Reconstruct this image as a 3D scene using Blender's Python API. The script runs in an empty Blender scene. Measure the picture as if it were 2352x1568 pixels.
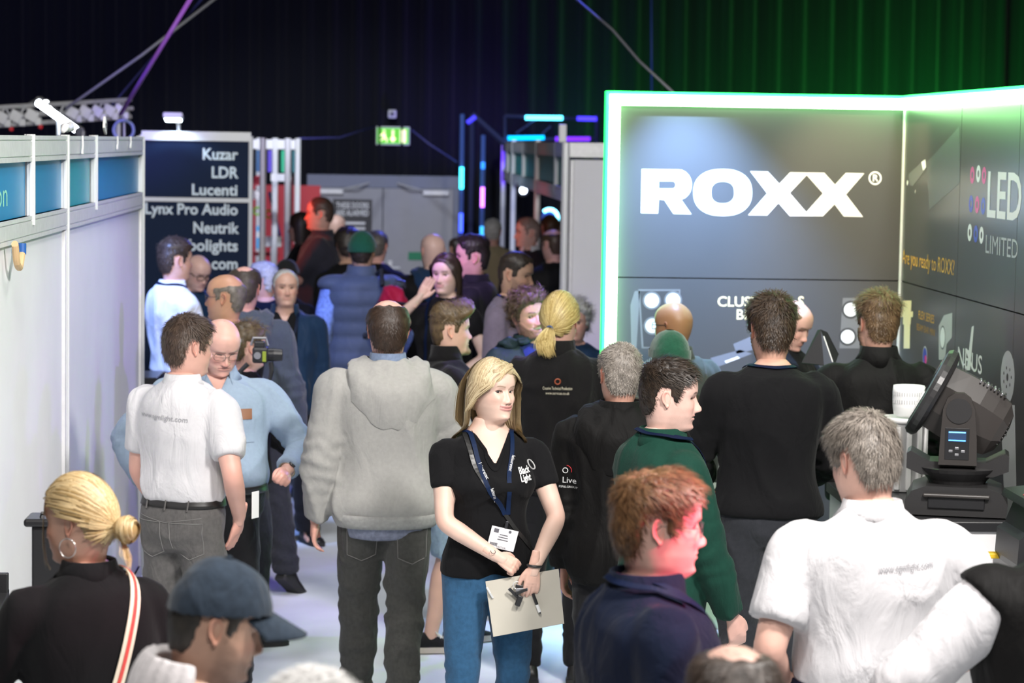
import bpy, bmesh, math, random
import numpy as np
from mathutils import Vector, Matrix
from mathutils.bvhtree import BVHTree

# ------------------------------------------------------------------ camera, light, exposure
SC = bpy.context.scene
COL = SC.collection
IMG_W, IMG_H = 2352.0, 1568.0
LENS, SENSOR = 85.0, 36.0
FPX = LENS / SENSOR * IMG_W
CAM = np.array([0.0, 0.0, 2.5])
YAW, TILT, ROLL = math.radians(3.05), math.radians(4.72), math.radians(0.90)
_F = np.array([math.sin(YAW) * math.cos(TILT), math.cos(YAW) * math.cos(TILT), -math.sin(TILT)])
_R0 = np.array([math.cos(YAW), -math.sin(YAW), 0.0])
_U0 = np.cross(_R0, _F)
_R = _R0 * math.cos(ROLL) + _U0 * math.sin(ROLL)
_U = _U0 * math.cos(ROLL) - _R0 * math.sin(ROLL)

cam_data = bpy.data.cameras.new('camera')
cam = bpy.data.objects.new('camera', cam_data)
COL.objects.link(cam)
cam.matrix_world = Matrix(((_R[0], _U[0], -_F[0], CAM[0]), (_R[1], _U[1], -_F[1], CAM[1]),
                           (_R[2], _U[2], -_F[2], CAM[2]), (0, 0, 0, 1)))
cam_data.lens = LENS
cam_data.sensor_width = SENSOR
cam_data.sensor_fit = 'HORIZONTAL'
cam_data.clip_end = 200
cam_data.dof.use_dof = True
cam_data.dof.focus_distance = 8.4
cam_data.dof.aperture_fstop = 4.2
SC.camera = cam

SC.view_settings.view_transform = 'Standard'
SC.view_settings.look = 'None'
SC.view_settings.gamma = 1.0
SC.view_settings.use_curve_mapping = False
SC.view_settings.exposure = 0.12

world = bpy.data.worlds.new('hall_dark')
SC.world = world
world.use_nodes = True
world.node_tree.nodes['Background'].inputs['Color'].default_value = (0.25, 0.32, 0.6, 1)
world.node_tree.nodes['Background'].inputs['Strength'].default_value = 0.006


def px(x, y, s):
    """point seen at photo pixel (x, y) at the depth where one metre spans s pixels"""
    d = FPX / s
    v = _F * FPX + _R * (x - IMG_W / 2) - _U * (y - IMG_H / 2)
    return CAM + v * (d / FPX)


def px_z(x, y, z):
    """point seen at photo pixel (x, y) at world height z"""
    v = _F * FPX + _R * (x - IMG_W / 2) - _U * (y - IMG_H / 2)
    return CAM + v * ((z - CAM[2]) / v[2])


def px_y(x, y, Y):
    v = _F * FPX + _R * (x - IMG_W / 2) - _U * (y - IMG_H / 2)
    return CAM + v * (Y / v[1])


def spot(name, loc, target, power, color=(1, 1, 1), angle=60, blend=0.6, size=0.15):
    d = bpy.data.lights.new(name, 'SPOT')
    d.energy = power
    d.color = color
    d.spot_size = math.radians(angle)
    d.spot_blend = blend
    d.shadow_soft_size = size
    o = bpy.data.objects.new(name, d)
    COL.objects.link(o)
    o.location = loc
    o.rotation_euler = (Vector(target) - Vector(loc)).to_track_quat('-Z', 'Y').to_euler()
    return o


def area(name, loc, target, power, color=(1, 1, 1), sx=1.0, sy=1.0):
    d = bpy.data.lights.new(name, 'AREA')
    d.energy = power
    d.color = color
    d.shape = 'RECTANGLE'
    d.size, d.size_y = sx, sy
    o = bpy.data.objects.new(name, d)
    COL.objects.link(o)
    o.location = loc
    o.rotation_euler = (Vector(target) - Vector(loc)).to_track_quat('-Z', 'Y').to_euler()
    return o


def kelvin_lights():
    W = (1.0, 0.96, 0.92)
    # hall lamps hung over the aisle
    area('hall_lamp', (2.6, 4.6, 5.2), (0.5, 9.2, 1.3), 430, W, .7, .7)
    area('hall_lamp', (-0.6, 4.2, 5.6), (-0.9, 10.0, 1.1), 200, W, .7, .7)
    area('hall_lamp', (1.0, 1.6, 5.4), (0.8, 6.2, 1.4), 125, W, .8, .8)
    area('hall_lamp', (0.6, 9.4, 5.6), (0.3, 12.2, 1.0), 90, W, .8, .8)
    area('hall_lamp', (-0.6, 12.6, 5.4), (-0.5, 15.2, 1.0), 72, (0.92, 0.95, 1.0), .8, .8)
    spot('hall_lamp', (-0.6, 20.0, 5.4), (-0.5, 26.5, 1.2), 1000, (0.80, 0.86, 1.0), 50)
    # unseen spots added to light the black stand, no fittings modelled
    spot('unseen_stand_spot', (1.40, 11.86, 3.20), (1.64, 12.3, 1.66), 950, (0.30, 0.52, 1.0), 64, 1.0, 0.02)
    spot('unseen_stand_spot', (2.25, 11.5, 3.2), (2.45, 12.3, 2.1), 110, (1.0, 0.72, 0.42), 60, 0.8, 0.03)
    spot('unseen_stand_spot', (2.3, 9.0, 4.2), (2.5, 10.9, 1.0), 120, (1.0, 0.93, 0.85), 60)
    # coloured effect lights
    spot('blue_effect_lamp', (-1.95, 13.75, 3.05), (-1.36, 14.9, 1.25), 620, (0.26, 0.42, 1.0), 36)
    spot('blue_effect_lamp', (-1.2, 14.1, 3.3), (-0.18, 16.4, 1.05), 330, (0.10, 0.20, 1.0), 26)
    spot('blue_effect_lamp', (1.2, 21.0, 4.4), (-0.2, 16.6, 1.3), 520, (0.10, 0.14, 1.0), 60)
    spot('violet_effect_lamp', (1.09, 12.16, 2.35), (0.46, 12.05, 1.60), 75, (0.28, 0.05, 1.0), 115, 0.4, .04)
    spot('violet_effect_lamp', (-0.5, 13.9, 2.9), (0.56, 15.5, 1.75), 200, (0.45, 0.14, 1.0), 36)
    spot('red_effect_lamp', (-1.75, 20.2, 2.35), (-0.60, 20.5, 1.80), 90, (1.0, 0.06, 0.02), 60)
    spot('pink_effect_lamp', (2.1, 4.9, 2.35), (0.58, 5.42, 1.58), 300, (1.0, 0.04, 0.20), 22, 0.6)
    spot('violet_effect_lamp', (-2.3, 16.6, 3.3), (-1.98, 18.4, 2.75), 120, (0.22, 0.12, 1.0), 30, 0.6)
    # curtain wash; the green spots are added in place of glowing haze
    for x_, p_ in ((2.6, 60), (3.6, 80), (4.6, 100), (5.6, 170), (6.8, 260)):
        spot('green_glow_spot', (x_, 28.1, 2.0), (x_ + .1, 29.0, 3.4), p_, (0.02, 1.0, 0.10), 110, 1.0)
    for x_, p_ in ((0.6, 26), (1.3, 40), (2.0, 30)):
        spot('violet_uplighter', (x_, 28.0, 2.0), (x_, 29.0, 3.4), p_, (0.14, 0.03, 1.0), 110, 1.0)
    spot('blue_wash_lamp', (-4.0, 22.0, 2.2), (-4.5, 29.0, 5.0), 300, (0.05, 0.07, 1.0), 90, 1.0)


kelvin_lights()

# ------------------------------------------------------------------ materials
MATS = {}


def _nt(name):
    m = bpy.data.materials.new(name)
    m.use_nodes = True
    nt = m.node_tree
    return m, nt, nt.nodes['Principled BSDF']


def plain(name, col, rough=0.5, metal=0.0, spec=0.5, var=0.0, scale=8.0, bump=0.0, bscale=60.0):
    if name in MATS:
        return MATS[name]
    m, nt, b = _nt(name)
    b.inputs['Base Color'].default_value = (*col, 1)
    b.inputs['Roughness'].default_value = rough
    b.inputs['Metallic'].default_value = metal
    b.inputs['Specular IOR Level'].default_value = spec
    tc = nt.nodes.new('ShaderNodeTexCoord')
    if var > 0:
        n = nt.nodes.new('ShaderNodeTexNoise')
        n.inputs['Scale'].default_value = scale
        n.inputs['Detail'].default_value = 5
        r = nt.nodes.new('ShaderNodeValToRGB')
        r.color_ramp.elements[0].position = 0.3
        r.color_ramp.elements[1].position = 0.7
        r.color_ramp.elements[0].color = (*[c * (1 - var) for c in col], 1)
        r.color_ramp.elements[1].color = (*[min(1, c * (1 + var)) for c in col], 1)
        nt.links.new(tc.outputs['Object'], n.inputs['Vector'])
        nt.links.new(n.outputs['Fac'], r.inputs['Fac'])
        nt.links.new(r.outputs['Color'], b.inputs['Base Color'])
    if bump > 0:
        n2 = nt.nodes.new('ShaderNodeTexNoise')
        n2.inputs['Scale'].default_value = bscale
        n2.inputs['Detail'].default_value = 3
        bp = nt.nodes.new('ShaderNodeBump')
        bp.inputs['Strength'].default_value = bump
        bp.inputs['Distance'].default_value = 0.01
        nt.links.new(tc.outputs['Object'], n2.inputs['Vector'])
        nt.links.new(n2.outputs['Fac'], bp.inputs['Height'])
        nt.links.new(bp.outputs['Normal'], b.inputs['Normal'])
    MATS[name] = m
    return m


def cloth(name, col, rough=0.85, sheen=0.15, var=0.05, weave=0.25, fold=0.75, fscale=11.0, stripe=None):
    """woven cloth: fine weave bump, soft crease bump, slight uneven dye"""
    if name in MATS:
        return MATS[name]
    m, nt, b = _nt(name)
    b.inputs['Roughness'].default_value = rough
    b.inputs['Sheen Weight'].default_value = sheen
    b.inputs['Specular IOR Level'].default_value = 0.14
    tc = nt.nodes.new('ShaderNodeTexCoord')
    n = nt.nodes.new('ShaderNodeTexNoise')
    n.inputs['Scale'].default_value = 60
    n.inputs['Detail'].default_value = 6
    r = nt.nodes.new('ShaderNodeValToRGB')
    r.color_ramp.elements[0].position = 0.3
    r.color_ramp.elements[1].position = 0.7
    r.color_ramp.elements[0].color = (*[c * (1 - var) for c in col], 1)
    r.color_ramp.elements[1].color = (*[min(1, c * (1 + var)) for c in col], 1)
    nt.links.new(tc.outputs['Object'], n.inputs['Vector'])
    nt.links.new(n.outputs['Fac'], r.inputs['Fac'])
    out = r.outputs['Color']
    if stripe:
        w = nt.nodes.new('ShaderNodeTexWave')
        w.bands_direction = 'X'
        w.inputs['Scale'].default_value = stripe[1]
        mx = nt.nodes.new('ShaderNodeMix')
        mx.data_type = 'RGBA'
        nt.links.new(tc.outputs['Object'], w.inputs['Vector'])
        nt.links.new(w.outputs['Fac'], mx.inputs['Factor'])
        nt.links.new(out, mx.inputs['A'])
        mx.inputs['B'].default_value = (*stripe[0], 1)
        out = mx.outputs['Result']
    nt.links.new(out, b.inputs['Base Color'])
    n2 = nt.nodes.new('ShaderNodeTexNoise')
    n2.inputs['Scale'].default_value = 420
    n2.inputs['Detail'].default_value = 1
    mp = nt.nodes.new('ShaderNodeMapping')
    mp.inputs['Scale'].default_value = (1.0, 1.0, 0.45)
    n3 = nt.nodes.new('ShaderNodeTexNoise')
    n3.inputs['Scale'].default_value = fscale
    n3.inputs['Detail'].default_value = 4
    n3.inputs['Distortion'].default_value = 0.8
    nt.links.new(tc.outputs['Object'], mp.inputs['Vector'])
    nt.links.new(mp.outputs['Vector'], n3.inputs['Vector'])
    nt.links.new(tc.outputs['Object'], n2.inputs['Vector'])
    b1 = nt.nodes.new('ShaderNodeBump')
    b1.inputs['Strength'].default_value = weave
    b1.inputs['Distance'].default_value = 0.002
    b2 = nt.nodes.new('ShaderNodeBump')
    b2.inputs['Strength'].default_value = fold
    b2.inputs['Distance'].default_value = 0.02
    nt.links.new(n2.outputs['Fac'], b1.inputs['Height'])
    nt.links.new(n3.outputs['Fac'], b2.inputs['Height'])
    nt.links.new(b1.outputs['Normal'], b2.inputs['Normal'])
    nt.links.new(b2.outputs['Normal'], b.inputs['Normal'])
    MATS[name] = m
    return m


def emit(name, col, strength):
    if name in MATS:
        return MATS[name]
    m, nt, b = _nt(name)
    b.inputs['Base Color'].default_value = (*[min(1, c) for c in col], 1)
    b.inputs['Emission Color'].default_value = (*col, 1)
    b.inputs['Emission Strength'].default_value = strength
    MATS[name] = m
    return m


def vcol(name, rough=0.5, spec=0.4, sss=0.0, bump=0.0, bscale=300, sheen=0.0):
    """material coloured by the mesh's own colour attribute"""
    if name in MATS:
        return MATS[name]
    m, nt, b = _nt(name)
    a = nt.nodes.new('ShaderNodeAttribute')
    a.attribute_name = 'Col'
    nt.links.new(a.outputs['Color'], b.inputs['Base Color'])
    b.inputs['Roughness'].default_value = rough
    b.inputs['Specular IOR Level'].default_value = spec
    b.inputs['Sheen Weight'].default_value = sheen
    if sss > 0:
        b.inputs['Subsurface Weight'].default_value = sss
        b.inputs['Subsurface Radius'].default_value = (0.010, 0.004, 0.002)
        b.inputs['Subsurface Scale'].default_value = 1.0
    if bump > 0:
        tc = nt.nodes.new('ShaderNodeTexCoord')
        n2 = nt.nodes.new('ShaderNodeTexNoise')
        n2.inputs['Scale'].default_value = bscale
        bp = nt.nodes.new('ShaderNodeBump')
        bp.inputs['Strength'].default_value = bump
        bp.inputs['Distance'].default_value = 0.002
        nt.links.new(tc.outputs['Object'], n2.inputs['Vector'])
        nt.links.new(n2.outputs['Fac'], bp.inputs['Height'])
        nt.links.new(bp.outputs['Normal'], b.inputs['Normal'])
    MATS[name] = m
    return m


# ------------------------------------------------------------------ mesh helpers
def mesh_obj(name, V, F, mat, parent=None, smooth=False, cols=None, mats=None, fmat=None):
    me = bpy.data.meshes.new(name)
    V = np.asarray(V, dtype=np.float64)
    me.from_pydata(V.tolist() if not isinstance(V, list) else V, [], [list(map(int, f)) for f in F] if not isinstance(F, np.ndarray) else F.tolist())
    if mats:
        for m in mats:
            me.materials.append(m)
        if fmat is not None:
            me.polygons.foreach_set('material_index', np.asarray(fmat, dtype=np.int32))
    elif mat is not None:
        me.materials.append(mat)
    if smooth:
        me.polygons.foreach_set('use_smooth', np.ones(len(me.polygons), dtype=bool))
    if cols is not None:
        at = me.color_attributes.new('Col', 'FLOAT_COLOR', 'POINT')
        c = np.ones((len(V), 4), dtype=np.float32)
        c[:, :3] = cols
        at.data.foreach_set('color', c.ravel())
    me.update()
    o = bpy.data.objects.new(name, me)
    COL.objects.link(o)
    if parent is not None:
        o.parent = parent
    return o


def tag(o, label, cat=None, group=None, kind=None):
    if label:
        o['label'] = label
    if cat:
        o['category'] = cat
    if group:
        o['group'] = group
    if kind:
        o['kind'] = kind
    return o


def thing(name, label, cat, loc=(0, 0, 0), rz=0.0, group=None):
    o = bpy.data.objects.new(name, None)
    COL.objects.link(o)
    o.empty_display_size = 0.1
    o.location = loc
    o.rotation_euler = (0, 0, rz)
    return tag(o, label, cat, group)


class MB:
    """collects boxes, bars and lathes into one mesh"""

    def __init__(self):
        self.V, self.F = [], []

    def add(self, V, F):
        n = len(self.V)
        self.V += [tuple(map(float, v)) for v in V]
        self.F += [tuple(int(i) + n for i in f) for f in F]
        return self

    def box(self, c, s, rot=None, bevel=0.0):
        cx, cy, cz = c
        hx, hy, hz = s[0] / 2, s[1] / 2, s[2] / 2
        if bevel > 0:
            b = min(bevel, hx * .9, hy * .9, hz * .9)
            vs, fs = [], []
            bm = bmesh.new()
            bmesh.ops.create_cube(bm, size=1.0)
            for v in bm.verts:
                v.co = Vector((v.co.x * s[0], v.co.y * s[1], v.co.z * s[2]))
            bmesh.ops.bevel(bm, geom=list(bm.edges), offset=b, segments=2, affect='EDGES', profile=0.5)
            bm.verts.index_update()
            vs = [Vector(v.co) for v in bm.verts]
            fs = [[v.index for v in f.verts] for f in bm.faces]
            bm.free()
        else:
            vs = [Vector((x * hx, y * hy, z * hz)) for x in (-1, 1) for y in (-1, 1) for z in (-1, 1)]
            fs = [(0, 1, 3, 2), (4, 6, 7, 5), (0, 4, 5, 1), (2, 3, 7, 6), (0, 2, 6, 4), (1, 5, 7, 3)]
        if rot is not None:
            vs = [rot @ v for v in vs]
        return self.add([(v[0] + cx, v[1] + cy, v[2] + cz) for v in vs], fs)

    def tube(self, pts, r, n=8, caps=True):
        V, F = tube(pts, r, n, caps)
        return self.add(V, F)

    def lathe(self, prof, c=(0, 0, 0), n=24, axis=None):
        V, F = lathe(prof, n)
        if axis is not None:
            q = Vector((0, 0, 1)).rotation_difference(Vector(axis)).to_matrix()
            V = [q @ Vector(v) for v in V]
        return self.add([(v[0] + c[0], v[1] + c[1], v[2] + c[2]) for v in V], F)

    def prism(self, poly, d0, d1, plane='xz'):
        """extrude a 2D polygon; plane xz -> along y, xy -> along z, yz -> along x"""
        n = len(poly)
        V = []
        for d in (d0, d1):
            for (a, b) in poly:
                V.append({'xz': (a, d, b), 'xy': (a, b, d), 'yz': (d, a, b)}[plane])
        F = [tuple(range(n)), tuple(range(2 * n - 1, n - 1, -1))]
        F += [(i, i + n, (i + 1) % n + n, (i + 1) % n) for i in range(n)]
        return self.add(V, F)

    def build(self, name, mat, parent=None, smooth=False):
        return mesh_obj(name, self.V, self.F, mat, parent, smooth)


def tube(pts, r, n=8, caps=True):
    pts = np.asarray(pts, float)
    m = len(pts)
    rr = np.broadcast_to(np.asarray(r, float), (m,))
    T = np.gradient(pts, axis=0)
    T /= np.linalg.norm(T, axis=1)[:, None] + 1e-12
    a = np.array([0, 0, 1.0]) if abs(T[0][2]) < .9 else np.array([1.0, 0, 0])
    V = []
    u = np.cross(T[0], a)
    u /= np.linalg.norm(u)
    for i in range(m):
        u = u - T[i] * np.dot(u, T[i])
        u /= np.linalg.norm(u) + 1e-12
        w = np.cross(T[i], u)
        for k in range(n):
            t = 2 * math.pi * k / n
            V.append(pts[i] + rr[i] * (math.cos(t) * u + math.sin(t) * w))
    F = [(i * n + k, i * n + (k + 1) % n, (i + 1) * n + (k + 1) % n, (i + 1) * n + k) for i in range(m - 1) for k in range(n)]
    if caps:
        F += [tuple(range(n - 1, -1, -1)), tuple((m - 1) * n + k for k in range(n))]
    return V, F


def lathe(prof, n=24):
    V, F = [], []
    for (r, z) in prof:
        for k in range(n):
            t = 2 * math.pi * k / n
            V.append((r * math.cos(t), r * math.sin(t), z))
    m = len(prof)
    F = [(i * n + k, i * n + (k + 1) % n, (i + 1) * n + (k + 1) % n, (i + 1) * n + k) for i in range(m - 1) for k in range(n)]
    F += [tuple(range(n - 1, -1, -1)), tuple((m - 1) * n + k for k in range(n))]
    return V, F


def rings(R, cap=True):
    """list of rings (n,3) -> verts, faces"""
    n = len(R[0])
    m = len(R)
    V = np.concatenate(R, axis=0)
    F = []
    for i in range(m - 1):
        for k in range(n):
            F.append((i * n + k, i * n + (k + 1) % n, (i + 1) * n + (k + 1) % n, (i + 1) * n + k))
    if cap:
        F.append(tuple(range(n - 1, -1, -1)))
        F.append(tuple((m - 1) * n + k for k in range(n)))
    return V, F


_FONT_CACHE = {}


def text_mesh(txt, size=1.0, bold=0.0, shear=0.0, extrude=0.0, align='LEFT', spacing=1.0, res=3):
    """flat lettering as arrays, baseline at y=0"""
    cu = bpy.data.curves.new('lettering', 'FONT')
    cu.body = txt
    cu.size = size
    cu.offset = bold
    cu.shear = shear
    cu.extrude = extrude
    cu.align_x = align
    cu.space_character = spacing
    cu.resolution_u = res
    ob = bpy.data.objects.new('lettering', cu)
    COL.objects.link(ob)
    dg = bpy.context.evaluated_depsgraph_get()
    me = ob.evaluated_get(dg).to_mesh()
    V = np.array([v.co[:] for v in me.vertices])
    F = [tuple(p.vertices) for p in me.polygons]
    ob.evaluated_get(dg).to_mesh_clear()
    bpy.data.objects.remove(ob)
    bpy.data.curves.remove(cu)
    return V, F


def letter(txt, size, origin, u, v, mat, parent=None, bold=0.0, align='LEFT', name='lettering', width=None, off=0.0, spacing=1.0, extrude=0.0):
    """text in the plane origin + x*u + y*v; width squeezes it to a set length"""
    V, F = text_mesh(txt, size, bold, align=align, spacing=spacing, extrude=extrude)
    u, v = np.asarray(u, float), np.asarray(v, float)
    n = np.cross(u, v)
    if width:
        w = V[:, 0].max() - V[:, 0].min()
        V[:, 0] *= width / w
    P = np.asarray(origin, float) + V[:, :1] * u + V[:, 1:2] * v + (V[:, 2:3] + off) * n
    return mesh_obj(name, P, F, mat, parent)
# ------------------------------------------------------------------ people: numeric helpers
def sstep(x, a=0.0, b=1.0):
    t = np.clip((x - a) / (b - a), 0, 1)
    return t * t * (3 - 2 * t)


def pchip(xs, ys, x):
    xs, ys = np.asarray(xs, float), np.asarray(ys, float)
    h = np.diff(xs)
    d = np.diff(ys) / h
    m = np.zeros(len(xs))
    m[0], m[-1] = d[0], d[-1]
    for i in range(1, len(xs) - 1):
        if d[i - 1] * d[i] > 0:
            w1, w2 = 2 * h[i] + h[i - 1], h[i] + 2 * h[i - 1]
            m[i] = (w1 + w2) / (w1 / d[i - 1] + w2 / d[i])
    x = np.clip(np.asarray(x, float), xs[0], xs[-1])
    i = np.clip(np.searchsorted(xs, x, side='right') - 1, 0, len(xs) - 2)
    t = (x - xs[i]) / h[i]
    return ((1 + 2 * t) * (1 - t) ** 2 * ys[i] + t * (1 - t) ** 2 * h[i] * m[i]
            + t * t * (3 - 2 * t) * ys[i + 1] + t * t * (t - 1) * h[i] * m[i + 1])


def _hash(a, b, c):
    h = (a * 374761393 + b * 668265263 + c * 2147483647 + 1013904223).astype(np.int64)
    h = (h ^ (h >> 13)) * 1274126177
    h = h & 0x7fffffff
    return ((h ^ (h >> 16)) & 0xffff) / 65535.0


def noise3(P):
    P = np.asarray(P, float)
    I = np.floor(P).astype(np.int64)
    f = P - I
    f = f * f * (3 - 2 * f)
    r = 0
    for dx in (0, 1):
        for dy in (0, 1):
            for dz in (0, 1):
                w = (f[:, 0] if dx else 1 - f[:, 0]) * (f[:, 1] if dy else 1 - f[:, 1]) * (f[:, 2] if dz else 1 - f[:, 2])
                r = r + w * _hash(I[:, 0] + dx, I[:, 1] + dy, I[:, 2] + dz)
    return r


def rot_x(a):
    c, s = math.cos(a), math.sin(a)
    return np.array([[1, 0, 0], [0, c, -s], [0, s, c]])


def rot_y(a):
    c, s = math.cos(a), math.sin(a)
    return np.array([[c, 0, s], [0, 1, 0], [-s, 0, c]])


def rot_z(a):
    c, s = math.cos(a), math.sin(a)
    return np.array([[c, -s, 0], [s, c, 0], [0, 0, 1]])


def unit(v):
    v = np.asarray(v, float)
    return v / (np.linalg.norm(v) + 1e-12)


def vnormals(V, F):
    F = np.asarray(F)
    n = np.zeros_like(V)
    a = V[F[:, 2]] - V[F[:, 0]]
    b = V[F[:, 3]] - V[F[:, 1]]
    fn = np.cross(a, b)
    for k in range(4):
        for ax in range(3):
            n[:, ax] += np.bincount(F[:, k], weights=fn[:, ax], minlength=len(V))
    return n / (np.linalg.norm(n, axis=1)[:, None] + 1e-12)


def smooth_mesh(V, F, it=2, lam=0.5):
    F = np.asarray(F)
    E = np.concatenate([F[:, [0, 1]], F[:, [1, 2]], F[:, [2, 3]], F[:, [3, 0]]])
    deg = np.bincount(E.ravel(), minlength=len(V)).astype(float)[:, None] + 1e-9
    for _ in range(it):
        s = np.stack([np.bincount(E[:, 0], weights=V[E[:, 1], k], minlength=len(V)) + np.bincount(E[:, 1], weights=V[E[:, 0], k], minlength=len(V)) for k in range(3)], axis=1)
        V = V + lam * (s / deg - V)
    return V


def voxel(pieces, size):
    """melt overlapping closed pieces into one continuous surface"""
    Vs, Fs, n = [], [], 0
    for V, F in pieces:
        V = np.asarray(V, float)
        Vs += V.tolist()
        Fs += [tuple(int(i) + n for i in f) for f in F]
        n += len(V)
    me = bpy.data.meshes.new('melt')
    me.from_pydata(Vs, [], Fs)
    ob = bpy.data.objects.new('melt', me)
    COL.objects.link(ob)
    md = ob.modifiers.new('r', 'REMESH')
    md.mode = 'VOXEL'
    md.voxel_size = size
    dg = bpy.context.evaluated_depsgraph_get()
    ev = ob.evaluated_get(dg)
    m2 = ev.to_mesh()
    nv, nf = len(m2.vertices), len(m2.polygons)
    V = np.empty(nv * 3)
    m2.vertices.foreach_get('co', V)
    idx = np.empty(len(m2.loops), dtype=np.int32)
    m2.loops.foreach_get('vertex_index', idx)
    tot = np.empty(nf, dtype=np.int32)
    m2.polygons.foreach_get('loop_total', tot)
    st = np.empty(nf, dtype=np.int32)
    m2.polygons.foreach_get('loop_start', st)
    ev.to_mesh_clear()
    bpy.data.objects.remove(ob)
    bpy.data.meshes.remove(me)
    V = V.reshape(-1, 3)
    q = np.stack([idx[st], idx[st + 1], idx[st + 2], idx[np.minimum(st + 3, st + tot - 1)]], axis=1)
    return V, q


def ellipsoid(c, r, n=14, m=10, R=None):
    V, F = [], []
    for i in range(m + 1):
        ph = math.pi * (i / m) * 0.998 + 0.001 * math.pi
        V.append(np.stack([np.sin(ph) * np.cos(np.arange(n) * 2 * math.pi / n) * r[0],
                           np.sin(ph) * np.sin(np.arange(n) * 2 * math.pi / n) * r[1],
                           np.full(n, -np.cos(ph) * r[2])], axis=1))
    V, F = rings(V)
    if R is not None:
        V = V @ R.T
    return V + np.asarray(c), F


def limb(pts, rad, n=14, sub=5, flat=None):
    """tapered tube through joints; pts (m,3), rad (m,)"""
    pts = np.asarray(pts, float)
    rad = np.asarray(rad, float)
    t = np.arange(len(pts))
    tt = np.linspace(0, len(pts) - 1, (len(pts) - 1) * sub + 1)
    P = np.stack([np.interp(tt, t, pts[:, k]) for k in range(3)], axis=1)
    r = np.interp(tt, t, rad)
    for _ in range(2):
        P[1:-1] = P[1:-1] * .5 + .25 * (P[:-2] + P[2:])
        r[1:-1] = r[1:-1] * .5 + .25 * (r[:-2] + r[2:])
    V, F = tube(P, r, n)
    return np.array(V), F


# ------------------------------------------------------------------ head
HP_Z = [-.26, -.20, -.16, -.135, -.124, -.117, -.111, -.102, -.088, -.075, -.062, -.050, -.035, -.015, .005, .020, .035, .055, .075, .095, .108, .115, .118]
HP_F = [.050, .046, .042, .044, .055, .070, .080, .0865, .0845, .0855, .0870, .0865, .0850, .0835, .0835, .0885, .0915, .0890, .0815, .062, .038, .015, -.012]
HP_B = [-.075, -.070, -.066, -.067, -.069, -.071, -.072, -.074, -.078, -.082, -.087, -.091, -.096, -.101, -.104, -.105, -.104, -.099, -.089, -.071, -.052, -.035, -.014]
HP_W = [.066, .060, .0565, .0545, .053, .052, .053, .0555, .0605, .064, .067, .069, .0715, .074, .0765, .0775, .0775, .0755, .069, .054, .037, .022, .002]


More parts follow.
